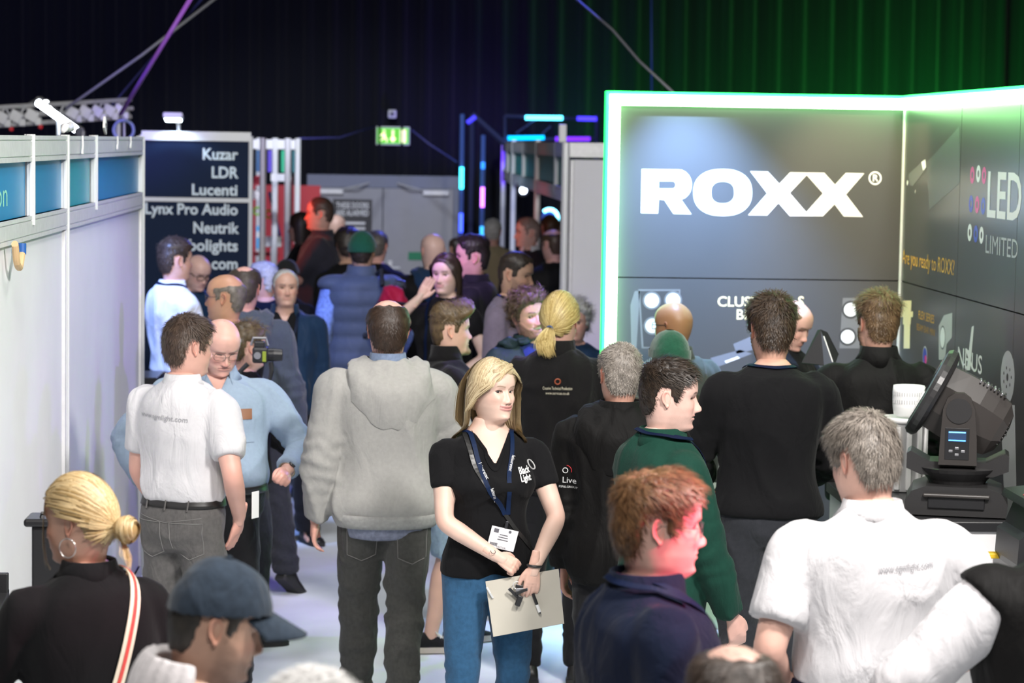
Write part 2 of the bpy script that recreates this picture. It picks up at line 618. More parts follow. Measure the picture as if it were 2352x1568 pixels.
def make_head(hp, res=1.0):
    """face sculpted as height slices; returns grid, colours, extra islands (eyes, ears)"""
    fem = hp.get('fem', 0.0)
    fat = hp.get('fat', 0.0)
    jaw = hp.get('jaw', 1.0)
    smile = hp.get('smile', 0.0)
    grin = hp.get('grin', 0.0)
    nose = hp.get('nose', 1.0)
    eo = hp.get('eye_open', 1.0)
    nh = int(48 * res)
    u = np.linspace(-1, 1, 2 * nh + 1)[:-1]
    au = np.abs(u)
    t = np.sign(u) * math.pi * (.42 * au + .58 * au ** 2.1)
    zz = np.concatenate([np.linspace(-.24, -.135, max(4, int(9 * res)), endpoint=False),
                         np.linspace(-.135, .035, max(20, int(62 * res)), endpoint=False),
                         np.linspace(.035, .105, max(8, int(20 * res)), endpoint=False),
                         .118 - .013 * (1 - np.linspace(0, 1, max(4, int(7 * res)))) ** 2])
    yf, yb, w = pchip(HP_Z, HP_F, zz), pchip(HP_Z, HP_B, zz), pchip(HP_Z, HP_W, zz)
    low = sstep(-zz, .03, .11) * sstep(zz, -.17, -.12)
    w = w * (1 - .035 * fem) * (1 + low * ((jaw - 1) - .07 * fem + .10 * fat))
    neck = sstep(-zz, .105, .135)
    w = w * (1 + neck * (.20 * fat - .14 * fem))
    yf = yf + .012 * fat * neck - .010 * fem * neck
    yb = yb - .012 * fat * neck + .010 * fem * neck - .004 * (1 - neck) * 0
    yc = np.interp(zz, [-.2, -.12, -.06, 0, .06, .118], [-.012, -.010, .000, -.008, -.012, -.012])
    nx = np.interp(zz, [-.2, -.125, -.11, -.08, -.03, .03, .09, .118], [2.0, 2.0, 1.95, 2.05, 2.35, 2.45, 2.2, 2.0])
    S, C = np.sin(t)[None, :], np.cos(t)[None, :]
    p = 2.0 / nx[:, None]
    X = w[:, None] * np.sign(S) * np.abs(S) ** p
    Yr = np.where(C > 0, (yf - yc)[:, None], (yc - yb)[:, None])
    Y = yc[:, None] + Yr * np.sign(C) * np.abs(C) ** p
    Z = np.repeat(zz[:, None], len(t), axis=1)
    front = sstep(C, .12, .45)

    def g(x0, z0, sx, sz):
        return np.exp(-((np.abs(X) - x0) / sx) ** 2 - ((Z - z0) / sz) ** 2) * front

    # nose, brow, sockets, cheeks
    nz = pchip([-.060, -.054, -.050, -.045, -.039, -.032, -.020, -.005, .008, .020], [0, .001, .008, .018, .0235, .0235, .0165, .009, .004, 0], Z.ravel()).reshape(Z.shape)
    nw = np.interp(Z, [-.055, -.042, -.030, -.010, .015], [.0125, .0125, .0105, .0080, .0085])
    Y = Y + nose * (1 - .10 * fem) * nz * np.exp(-(np.abs(X) / nw) ** 2.3) * front
    Y = Y + .0085 * g(.0135, -.0415, .0058, .0075)
    Y = Y - .006 * g(.0075, -.0500, .0040, .0022)
    Y = Y + (.0042 - .003 * fem) * g(.026, .021, .020, .0075)
    Y = Y - .0105 * g(.0315, .002, .0150, .0105)
    Y = Y - .004 * g(.013, .004, .006, .010)
    Y = Y + (.0045 + .004 * fat + .003 * smile) * g(.044, -.028, .019, .018)
    Y = Y + .004 * fat * g(.040, -.070, .022, .025)
    Y = Y + (.004) * g(0, -.104, .018, .012)
    Y = Y - .003 * g(.026, -.050, .005, .014) * (.4 + smile)
    # mouth
    mw = .0285 * (1 - .06 * fem) * (1 + .22 * smile)
    cz = -.0645 + (.0065 * smile) * (X / mw) ** 2 * (np.abs(X) < 1.4 * mw)
    inm = np.clip(1 - (X / mw) ** 2, 0, 1) ** .6 * front
    lip = (1 + .35 * fem)
    op = .0085 * grin
    Y = Y + .0042 * lip * np.exp(-((Z - cz - .0055 - op * .35) / .0045) ** 2) * inm
    Y = Y + .0052 * lip * np.exp(-((Z - cz + .0060 + op * .65) / .0050) ** 2) * inm
    Y = Y - .0042 * np.exp(-((Z - cz) / .0016) ** 2) * inm
    if grin > 0:
        om = (np.abs(Z - cz) < op * np.clip(1 - (X / mw) ** 2, 0, 1)) & (front > .3)
        Y = Y - .006 * om
    # eyes
    xe, ze, aw = .0318, .001, .0152
    ue = (np.abs(X) - xe) / aw
    arc = np.clip(1 - ue ** 2, 0, 1)
    zu = ze + .0062 * eo * arc ** .75 + .0012 * ue
    zl = ze - .0050 * max(eo, .55) * arc + .0012 * ue
    if eo < .3:
        zu = zl + .0008
    ins = (arc > 0.02) & (Z < zu) & (Z > zl) & (front > .3)
    ie = np.argmin(np.abs(zz - ze))
    je = np.argmin(np.abs(X[ie] - xe) + 10 * (C[0] < 0))
    yeye = Y[ie, je]
    Y = Y + .0024 * np.exp(-((Z - zu - .0030) / .0026) ** 2) * (arc > 0) * arc ** .5 * front
    Y = Y + .0016 * np.exp(-((Z - zl + .0022) / .0022) ** 2) * (arc > 0) * arc ** .5 * front
    Y = Y - .009 * ins
    # colours
    sk = np.array(hp.get('skin', (.62, .40, .31)))
    lipc = np.array(hp.get('lips', sk * np.array([.86, .58, .60])))
    Cc = np.ones(X.shape + (3,)) * sk
    P = np.stack([X, Y, Z], axis=-1)
    mot = noise3(P.reshape(-1, 3) * 70 + hp.get('seed', 0) * 3.1).reshape(X.shape)
    Cc = Cc * (1 + .10 * (mot - .5))[..., None]
    red = .5 * g(.045, -.030, .022, .020) + .5 * g(0, -.038, .016, .012) + .25 * g(0, -.10, .03, .02)
    red = np.clip(red * hp.get('flush', 1.0), 0, 1)[..., None]
    Cc = Cc * (1 - red) + red * sk * np.array([1.02, .74, .72])
    sock = np.clip(g(.030, -.006, .016, .006) * .30, 0, 1)[..., None]
    Cc = Cc * (1 - sock) + sock * sk * np.array([.78, .66, .68])
    lm = ((np.exp(-((Z - cz - .0050 - op * .4) / .0048) ** 4) + np.exp(-((Z - cz + .0062 + op * .7) / .0055) ** 4)) * (inm > .03) * inm ** .4)
    lm = np.clip(lm, 0, 1)[..., None] * (.55 + .3 * fem)
    Cc = Cc * (1 - lm) + lm * lipc
    line = np.clip(np.exp(-((Z - cz) / .0020) ** 2) * (inm > 0.01), 0, 1)[..., None] * .75
    Cc = Cc * (1 - line) + line * lipc * .35
    if grin > 0:
        Cc[om] = (.16, .03, .03)
        teeth = om & (Z > cz - op * .35)
        Cc[teeth] = (.85, .80, .72)
    br = np.array(hp.get('brow', (.10, .06, .035)))
    zb = .0195 + .006 * np.clip((np.abs(X) - .012) / .036, 0, 1) ** .7 - .007 * np.clip((np.abs(X) - .034) / .018, 0, 1) ** 2 + hp.get('brow_up', 0)
    bm_ = np.exp(-((Z - zb) / (.0042 - .0012 * fem)) ** 4) * sstep(np.abs(X), .009, .015) * (1 - sstep(np.abs(X), .044, .052)) * front
    bm_ = np.clip(bm_ * hp.get('brow_amt', .85), 0, 1)[..., None]
    Cc = Cc * (1 - bm_) + bm_ * br
    lash = (np.abs(Z - zu) < .0022) & (arc > 0.0) & (front > .3)
    lowl = (np.abs(Z - zl) < .0014) & (arc > 0.05) & (front > .3)
    Cc[lash] = Cc[lash] * .25
    Cc[lowl] = Cc[lowl] * .62
    nost = np.clip(g(.0075, -.0500, .0042, .0026) * 1.2, 0, 1)[..., None]
    Cc = Cc * (1 - nost) + nost * sk * .22
    # beard / stubble
    if hp.get('beard', 0) > 0:
        ang = np.degrees(np.abs(t))[None, :]
        zt = np.interp(ang, [0, 18, 30, 45, 60, 74, 88, 96], [-.048, -.047, -.060, -.058, -.040, -.020, -.010, -.01])
        bd = sstep(zt - Z, -.004, .010) * sstep(Z, -.135, -.115) * (1 - sstep(ang, 84, 96))
        bd = bd * (1 - .9 * np.clip(lm[..., 0] * 1.6, 0, 1))
        if hp.get('goatee'):
            bd = bd * (1 - sstep(np.abs(X), .022, .036)) * (Z < -.045)
        nb = noise3(P.reshape(-1, 3) * 230).reshape(X.shape)
        k = np.clip(bd * hp['beard'] * (.7 + .6 * nb), 0, 1)[..., None]
        Cc = Cc * (1 - k) + k * np.array(hp.get('beard_col', br))
        Y = Y + bd * hp.get('beard_len', .003) * (.6 + .8 * nb) * np.clip(C, 0, 1)
        X = X + bd * hp.get('beard_len', .003) * (.6 + .8 * nb) * np.sign(S) * np.abs(S)
        if hp.get('goatee'):
            Z = Z - .016 * g(0, -.108, .02, .016)
            Y = Y + .012 * g(0, -.106, .016, .016)
    P = np.stack([X, Y, Z], axis=-1)
    nr, nc = X.shape
    V = P.reshape(-1, 3)
    i, j = np.meshgrid(np.arange(nr - 1), np.arange(nc), indexing='ij')
    j2 = (j + 1) % nc
    F = np.stack([i * nc + j, i * nc + j2, (i + 1) * nc + j2, (i + 1) * nc + j], axis=-1).reshape(-1, 4)
    # t grows towards +x seen from above clockwise: flip so the normals point out
    F = F[:, ::-1]
    N = vnormals(V, F)
    isl = []
    # eyeballs
    gaze = unit(np.array(hp.get('gaze', (0, 1, 0)), float))
    ic = np.array(hp.get('iris', (.10, .07, .05)))
    for sx in (-1, 1):
        n, m = 16, 14
        Ve, Fe = ellipsoid((0, 0, 0), (.0122, .0122, .0122), n, m)
        d = (Ve / .0122) @ unit(gaze + np.array([0, 0, 0]))
        ce = np.full((len(Ve), 3), .72) * np.array([1, .95, .92])
        ce[d > .80] = ic
        ce[d > .945] = (.01, .01, .01)
        isl.append((Ve + np.array([sx * xe, yeye - .0122 + .0004, ze]), Fe, ce))
    # ears
    for sx in (-1, 1):
        nr_, na = 7, 18
        rr = np.linspace(0, 1, nr_)
        aa = np.linspace(0, 2 * math.pi, na, endpoint=False)
        Rg, Ag = np.meshgrid(rr, aa, indexing='ij')
        ey = -Rg * np.cos(Ag) * .0175 * (1 + .18 * np.sin(Ag))
        ez = Rg * np.sin(Ag) * .0315
        ey = ey - .004 * (ez / .03)
        ey = np.where((ez < -.012), ey * .75 + .003, ey)
        rim = np.exp(-((Rg - .86) / .13) ** 2) * (.35 + .65 * (sstep(-np.cos(Ag), -1.0, -.2)))
        dep = -.006 * np.exp(-(Rg / .5) ** 2) + .0055 * rim
        ang = math.radians(hp.get('ear_out', 24))
        back = -ey  # distance behind the front edge grows outwards
        outx = dep + (.0175 - ey) * math.sin(ang) * .9
        front_s = np.stack([outx, ey * math.cos(ang), ez], -1).reshape(-1, 3)
        back_s = front_s - np.array([.0055, 0, 0]) * (1 - .6 * (Rg.reshape(-1, 1) > .95))
        Fv = []
        for a_ in range(nr_ - 1):
            for b_ in range(na):
                q = (a_ * na + b_, a_ * na + (b_ + 1) % na, (a_ + 1) * na + (b_ + 1) % na, (a_ + 1) * na + b_)
                Fv.append(q[::-1] if sx > 0 else q)
                q2 = tuple(k + nr_ * na for k in q)
                Fv.append(q2 if sx > 0 else q2[::-1])
        for b_ in range(na):
            q = ((nr_ - 1) * na + b_, (nr_ - 1) * na + (b_ + 1) % na, (nr_ - 1) * na + (b_ + 1) % na + nr_ * na, (nr_ - 1) * na + b_ + nr_ * na)
            Fv.append(q[::-1] if sx > 0 else q)
        Ve = np.concatenate([front_s, back_s]) * hp.get('ear', 1.0)
        Ve[:, 0] *= sx
        ce = np.ones((len(Ve), 3)) * sk * np.array([1.0, .82, .80])
        shade = np.clip(np.exp(-(Rg.reshape(-1) / .35) ** 2), 0, 1)[:, None]
        ce[:nr_ * na] = ce[:nr_ * na] * (1 - .45 * shade)
        isl.append((Ve + np.array([sx * (.0715 * (1 - .03 * fem)), -.018, -.006]), Fv, ce))
    return dict(V=V, F=F, N=N, col=Cc.reshape(-1, 3), isl=isl, t=np.tile(t, nr), shape=(nr, nc), zz=zz)


LINE_SHORT = [(0, .080), (20, .079), (38, .068), (52, .050), (64, .046), (71, .012), (77, -.020), (84, -.012), (89, .030), (106, .034), (114, .000), (122, -.045), (140, -.074), (180, -.078)]


def make_hair(head, st, seed=0):
    """hair grown from the head's own scalp: a shell plus combed locks"""
    rng = np.random.default_rng(seed + 11)
    V, N, F, t = head['V'], head['N'], head['F'], head['t']
    line = st.get('line', LINE_SHORT)
    ang = np.degrees(np.abs(t))
    zh = np.interp(ang, [a for a, _ in line], [b for _, b in line]) + st.get('dz', 0)
    wob = (noise3(V * 60 + seed) - .5) * .010
    m = sstep(V[:, 2] - zh + wob, -.004, .012)
    if 'crown' in st:
        c, r, f = st['crown']
        d = np.linalg.norm((V - np.array(c)) / np.array([1, 1.25, 1]), axis=1) + (noise3(V * 45) - .5) * .016
        m = m * sstep(d, r, r + f)
    top = sstep(V[:, 2], .03, .085)
    back = sstep(-V[:, 1], .0, .06)
    th = st.get('side', .006) * (1 - top) + st.get('top', .014) * top
    th = th * (1 - back * (1 - top)) + st.get('back', st.get('side', .006)) * back * (1 - top)
    clump = noise3(V * np.array([90, 90, 40]) + seed) - .5
    th = th * (1 + st.get('messy', .35) * clump * 2)
    if 'quiff' in st:
        q = sstep(V[:, 1], -.01, .05) * top * m
        th = th + st['quiff'] * q
    P = V + N * (th * m - .006 * (1 - m))[:, None]
    if 'quiff' in st:
        P[:, 1] += (st['quiff'] * .25 * sstep(V[:, 1], .0, .06) * top * m)
    keep = (m[F] > .04).any(axis=1)
    Fk = F[keep]
    c0, c1 = np.array(st['col'][0]), np.array(st['col'][1])
    cn = noise3(V * np.array([160, 160, 50]) + seed * 1.7)[:, None]
    colv = (c0 * (1 - cn) + c1 * cn) * .8
    if 'grey_side' in st:
        gs = ((1 - top) * st.get('grey_amt', .8))[:, None]
        colv = colv * (1 - gs) + gs * np.array(st['grey_side'])
    Vs, Fs, Cs = [P], [Fk], [colv]
    nb = len(P)
    n = st.get('n', 2600)
    if n > 0:
        fm = m[F].mean(axis=1)
        a = V[F[:, 2]] - V[F[:, 0]]
        b = V[F[:, 3]] - V[F[:, 1]]
        ar = np.linalg.norm(np.cross(a, b), axis=1) * np.clip(fm, 0, 1)
        if st.get('sparse', 0) > 0 and 'crown' in st:
            ar = ar + np.linalg.norm(np.cross(a, b), axis=1) * st['sparse'] * (sstep(V[F].mean(axis=1)[:, 2], .03, .06)) * (V[F].mean(axis=1)[:, 2] > zh[F].mean(axis=1))
        pk = rng.choice(len(F), n, p=ar / ar.sum())
        wts = rng.dirichlet(np.ones(4), n)
        root = np.einsum('nk,nkd->nd', wts, P[F[pk]])
        nn = np.einsum('nk,nkd->nd', wts, N[F[pk]])
        nn /= np.linalg.norm(nn, axis=1)[:, None]
        tp = np.einsum('nk,nk->n', wts, top[F[pk]])
        fc = np.einsum('nk,nkd->nd', wts, colv[F[pk]]) / .8
        wh = np.array(st.get('whorl', (.01, -.055, .105)))
        d = root - wh
        comb = np.array(st.get('comb', (0, .0, -.4)))
        d = d / (np.linalg.norm(d, axis=1)[:, None] + 1e-9) + comb
        if 'quiff' in st:
            d = d * (1 - tp[:, None]) + tp[:, None] * np.array([0, -.35, .9])
        if 'part' in st:
            sx = st['part']
            d = d + tp[:, None] * np.stack([np.sign(root[:, 0] - sx) * .9, np.full(n, .25), np.zeros(n)], 1)
        d = d + rng.normal(0, st.get('rand', .35), (n, 3))
        d = d - nn * np.einsum('nd,nd->n', d, nn)[:, None]
        d /= np.linalg.norm(d, axis=1)[:, None] + 1e-9
        L = (st.get('len_side', .014) * (1 - tp) + st.get('len', .022) * tp) * rng.uniform(.6, 1.15, n)
        lift = st.get('lift', .45) * rng.uniform(.5, 1.4, n)
        k = 4
        sv = np.linspace(0, 1, k)
        wd = st.get('w', .0017) * rng.uniform(.6, 1.3, n)
        side = np.cross(d, nn)
        curl = st.get('curl', 0)
        pts = []
        for s_ in sv:
            off = d * (s_ * L)[:, None] + nn * (lift * L * np.sin(s_ * math.pi * .62) * .8 - .0015)[:, None]
            if curl:
                off = off + side * (curl * L * np.sin(s_ * 5 + rng.uniform(0, 6, n) * 0 + seed))[:, None] + nn * (curl * L * s_)[:, None]
            pts.append(root + off)
        pts = np.stack(pts, axis=1)
        wk = np.array([1, .95, .7, .08])
        A = pts + side[:, None, :] * (wd[:, None] * wk)[..., None] * .5
        B = pts - side[:, None, :] * (wd[:, None] * wk)[..., None] * .5
        SV = np.stack([A, B], axis=2).reshape(-1, 3)
        base = nb + (np.arange(n) * k * 2)[:, None]
        q = np.array([[2 * i, 2 * i + 1, 2 * i + 3, 2 * i + 2] for i in range(k - 1)])
        SF = (base[:, :, None] + q[None]).reshape(-1, 4)
        sc = fc * rng.uniform(.65, 1.35, n)[:, None]
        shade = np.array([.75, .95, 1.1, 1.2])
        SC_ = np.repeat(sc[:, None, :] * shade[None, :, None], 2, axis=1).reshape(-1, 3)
        Vs.append(SV)
        Fs.append(SF)
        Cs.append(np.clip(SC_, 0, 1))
    return np.concatenate(Vs), np.concatenate(Fs), np.concatenate(Cs)


def ribbons(pts, width, col, tip=.15, ctr=None):
    """long locks: pts (n,k,3) -> quads facing away from the head"""
    n, k, _ = pts.shape
    T = np.gradient(pts, axis=1)
    T /= np.linalg.norm(T, axis=2)[..., None] + 1e-9
    out = pts - np.array([0, -.01, .0])
    out[..., 2] *= .25
    if ctr is not None:
        out = pts - np.asarray(ctr)
    side = np.cross(T, out)
    side /= np.linalg.norm(side, axis=2)[..., None] + 1e-9
    wk = np.interp(np.linspace(0, 1, k), [0, .1, .75, 1], [.6, 1, .9, tip])
    W = np.broadcast_to(np.asarray(width), (n,))[:, None] * wk
    A = pts + side * W[..., None] * .5
    B = pts - side * W[..., None] * .5
    SV = np.stack([A, B], axis=2).reshape(-1, 3)
    base = (np.arange(n) * k * 2)[:, None]
    q = np.array([[2 * i, 2 * i + 1, 2 * i + 3, 2 * i + 2] for i in range(k - 1)])
    SF = (base[:, :, None] + q[None]).reshape(-1, 4)
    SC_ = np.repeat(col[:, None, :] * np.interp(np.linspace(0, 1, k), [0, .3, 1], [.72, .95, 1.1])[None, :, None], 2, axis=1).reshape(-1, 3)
    return SV, SF, np.clip(SC_, 0, 1)


def long_hair(head, st, seed=0):
    """straight shoulder-length hair: locks that fall from a parting over the skull"""
    rng = np.random.default_rng(seed + 5)
    n, k = st.get('n', 2400), 16
    part = st.get('part', -.02)
    # roots along the parting and over the crown
    yy = rng.uniform(-.075, .080, n)
    sx = rng.choice([-1, 1], n, p=[.55, .45])
    zc = np.sqrt(np.clip(1 - (yy / .105) ** 2, 0, 1)) * .112 + .008
    p = np.stack([part * np.clip((yy + .08) / .1, 0, 1) + sx * rng.uniform(0, .012, n), yy, zc], 1)
    R = np.array([.0790, .1000, .1180]) + st.get('puff', .010)
    ctr = np.array([0, -.008, .004])
    L = st.get('length', .30) * rng.uniform(.92, 1.05, n)
    step = L / (k - 1)
    back = np.clip((.02 - yy) / .09, 0, 1)
    d = np.stack([sx * (1 - .55 * back), -.25 - .8 * back + np.where(yy > .03, st.get('sweep', -.1), 0), np.full(n, -.25)], 1)
    d += rng.normal(0, .06, (n, 3))
    pts = [p]
    layer = rng.uniform(0, .010, n)
    for i in range(k - 1):
        gvy = np.array([0, -.02, -1.0]) * (.18 + .09 * i)
        d = d + gvy
        d /= np.linalg.norm(d, axis=1)[:, None]
        p = p + d * step[:, None]
        q = (p - ctr) / (R + layer[:, None])
        r = np.linalg.norm(q, axis=1)
        inside = (r < 1) & (p[:, 2] > -.03)
        p = np.where(inside[:, None], ctr + q / r[:, None] * (R + layer[:, None]), p)
        # keep clear of the neck and flare at the shoulders
        lowm = p[:, 2] < -.03
        rad = np.hypot(p[:, 0], (p[:, 1] + .02) / 1.1)
        want = .070 + layer + st.get('flare', .05) * sstep(-p[:, 2], .12, .20)
        kx = np.where(lowm & (rad < want), want / (rad + 1e-6), 1)
        p[:, 0] *= kx
        p[:, 1] = (p[:, 1] + .02) * kx - .02
        # open the face: locks stay beside and behind it
        face = lowm & (p[:, 1] > .015)
        p[:, 1] = np.where(face, .015 + (p[:, 1] - .015) * .3, p[:, 1])
        fh = (p[:, 2] < st.get('fringe', .055)) & (p[:, 1] > .045) & ~lowm
        p[:, 0] = np.where(fh & (np.abs(p[:, 0]) < .066), p[:, 0] + np.sign(p[:, 0] + 1e-6) * .012, p[:, 0])
        p[:, 1] = np.where((p[:, 2] < .02) & (p[:, 1] > .03), p[:, 1] - .018, p[:, 1])
        if st.get('tuck'):
            tk = (np.sign(p[:, 0]) == st['tuck']) & (p[:, 2] < .015) & (p[:, 1] > -.035)
            p[:, 1] = np.where(tk, p[:, 1] - .022, p[:, 1])
        pts.append(p.copy())
    pts = np.stack(pts, 1)
    c0, c1 = np.array(st['col'][0]), np.array(st['col'][1])
    cm = rng.beta(1.4, 1.1, n)[:, None]
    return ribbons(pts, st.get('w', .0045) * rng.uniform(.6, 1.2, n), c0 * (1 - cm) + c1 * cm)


def swept_hair(head, st, target, seed=0):
    """hair drawn back over the skull to a tie point"""
    rng = np.random.default_rng(seed + 3)
    V, N = head['V'], head['N']
    ang = np.degrees(np.abs(head['t']))
    line = st.get('line', [(0, .078), (40, .066), (60, .046), (75, .020), (85, .020), (100, .030), (112, -.01), (125, -.05), (180, -.07)])
    zh = np.interp(ang, [a for a, _ in line], [b for _, b in line])
    ok = np.where(V[:, 2] > zh)[0]
    n, k = st.get('n', 1300), 12
    r0 = V[rng.choice(ok, n)] + rng.normal(0, .003, (n, 3))
    tg = np.array(target)
    ctr = np.array([0, -.008, .008])
    R = np.array([.0785, .1010, .1130]) + st.get('puff', .007)
    pts = []
    lay = rng.uniform(0, .006, n)
    for s_ in np.linspace(0, 1, k):
        p = r0 * (1 - s_) + (tg + rng.normal(0, .0015, (n, 3)) + (r0 - tg) * .07) * s_
        q = (p - ctr) / (R + lay[:, None])
        r = np.linalg.norm(q, axis=1)
        p = np.where((r < 1)[:, None], ctr + q / r[:, None] * (R + lay[:, None]), p)
        pts.append(p)
    pts = np.stack(pts, 1)
    c0, c1 = np.array(st['col'][0]), np.array(st['col'][1])
    cm = rng.beta(1.3, 1.2, n)[:, None]
    return ribbons(pts, st.get('w', .006) * rng.uniform(.6, 1.2, n), c0 * (1 - cm) + c1 * cm, .5)


# ------------------------------------------------------------------ hand
def make_hand(side, pose, vox):
    """five-fingered hand; wrist at origin, fingers along +z, thumb towards +x, back of the hand +y"""
    c = {'relaxed': (22, 28, 18), 'fist': (78, 92, 60), 'flat': (4, 6, 4), 'grip': (48, 58, 32), 'point': (78, 92, 60)}[pose]
    pc = [limb([(.0, 0, -.075), (.0, 0, -.035), (.003, .0, .0), (.003, .001, .035), (.002, .002, .075)], [.0170, .0225, .0255, .030, .030], 12, 3)]
    V0 = pc[0][0]
    V0[:, 1] *= np.interp(V0[:, 2], [-.075, -.03, .02, .07], [1.0, .9, .68, .55])
    for x, r in ((.030, .0120), (.010, .0125), (-.010, .0120), (-.028, .0110)):
        pc.append(limb([(x * .55, 0, .012), (x * .85, .002, .05), (x, .002, .088)], [r, r * 1.05, r * .92], 8, 3))
    lens = [.072, .081, .075, .058]
    for i, x in enumerate((.030, .010, -.010, -.028)):
        L = lens[i]
        p = np.array([x, .002, .088])
        a = 0.0
        pts, rr = [p - np.array([0, 0, .012]), p], [.0098, .0100]
        cc = c if not (pose == 'point' and i == 0) else (10, 12, 8)
        k = 1.0 + .10 * (i - 1)
        spread = x * (.9 if pose == 'relaxed' else .35)
        for ph, fr, rad in zip(cc, (.45, .30, .25), (.0092, .0084, .0072)):
            a += math.radians(ph * k)
            p = p + L * fr * np.array([spread * math.cos(a), -math.sin(a), math.cos(a)])
            pts.append(p)
            rr.append(rad * (1 - .05 * (i == 3)))
        pc.append(limb(pts, rr, 8, 3))
    tx = {'fist': [(.022, -.004, .018), (.040, -.014, .045), (.036, -.032, .070), (.012, -.042, .080)],
          'point': [(.022, -.004, .018), (.040, -.014, .045), (.036, -.032, .070), (.012, -.042, .080)],
          'grip': [(.022, -.004, .018), (.044, -.016, .045), (.046, -.034, .072), (.034, -.045, .092)],
          'flat': [(.022, -.002, .018), (.046, -.006, .048), (.056, -.008, .078), (.060, -.008, .102)]}.get(pose, [(.022, -.004, .018), (.044, -.012, .046), (.052, -.020, .076), (.052, -.026, .100)])
    pc.append(limb(tx, [.015, .0128, .0105, .0085], 8, 3))
    V, F = voxel(pc, vox)
    V = smooth_mesh(V, F, 2, .45)
    return V, F


# ------------------------------------------------------------------ body
def torso_sec(bp, z):
    """half width, half depth, forward offset of the bare trunk at height z"""
    fem, g, belly = bp.get('fem', 0), bp.get('girth', 1.0), bp.get('belly', 0.0)
    a = pchip([.80, .88, .95, 1.02, 1.10, 1.20, 1.30, 1.38, 1.43, 1.465, 1.495, 1.53, 1.58], [.150, .168, .168, .156, .147, .155, .168, .168, .145, .108, .072, .056, .054], z)
    b = pchip([.80, .88, .95, 1.02, 1.10, 1.20, 1.30, 1.38, 1.43, 1.465, 1.495, 1.53, 1.58], [.100, .112, .115, .106, .101, .108, .114, .106, .090, .074, .062, .055, .052], z)
    y = pchip([.80, .88, .95, 1.02, 1.10, 1.20, 1.30, 1.38, 1.43, 1.48, 1.58], [-.005, -.012, -.008, .000, .004, .002, -.004, -.012, -.018, -.020, -.008], z)
    tr = sstep(z, .80, .9) * (1 - sstep(z, 1.40, 1.50))
    a = a * (1 + (g - 1) * tr) * (1 + fem * (.05 * np.exp(-((z - .92) / .08) ** 2) - .09 * np.exp(-((z - 1.14) / .08) ** 2) - .10 * sstep(z, 1.25, 1.40) * (1 - sstep(z, 1.46, 1.5))))
    b = b * (1 + (g - 1) * tr * 1.1)
    bl = belly * np.exp(-((z - 1.06) / .13) ** 2)
    bu = bp.get('bust', .030) * fem * np.exp(-((z - 1.265) / .055) ** 2)
    return a, b + .5 * (bl + bu), y + .5 * (bl + bu)


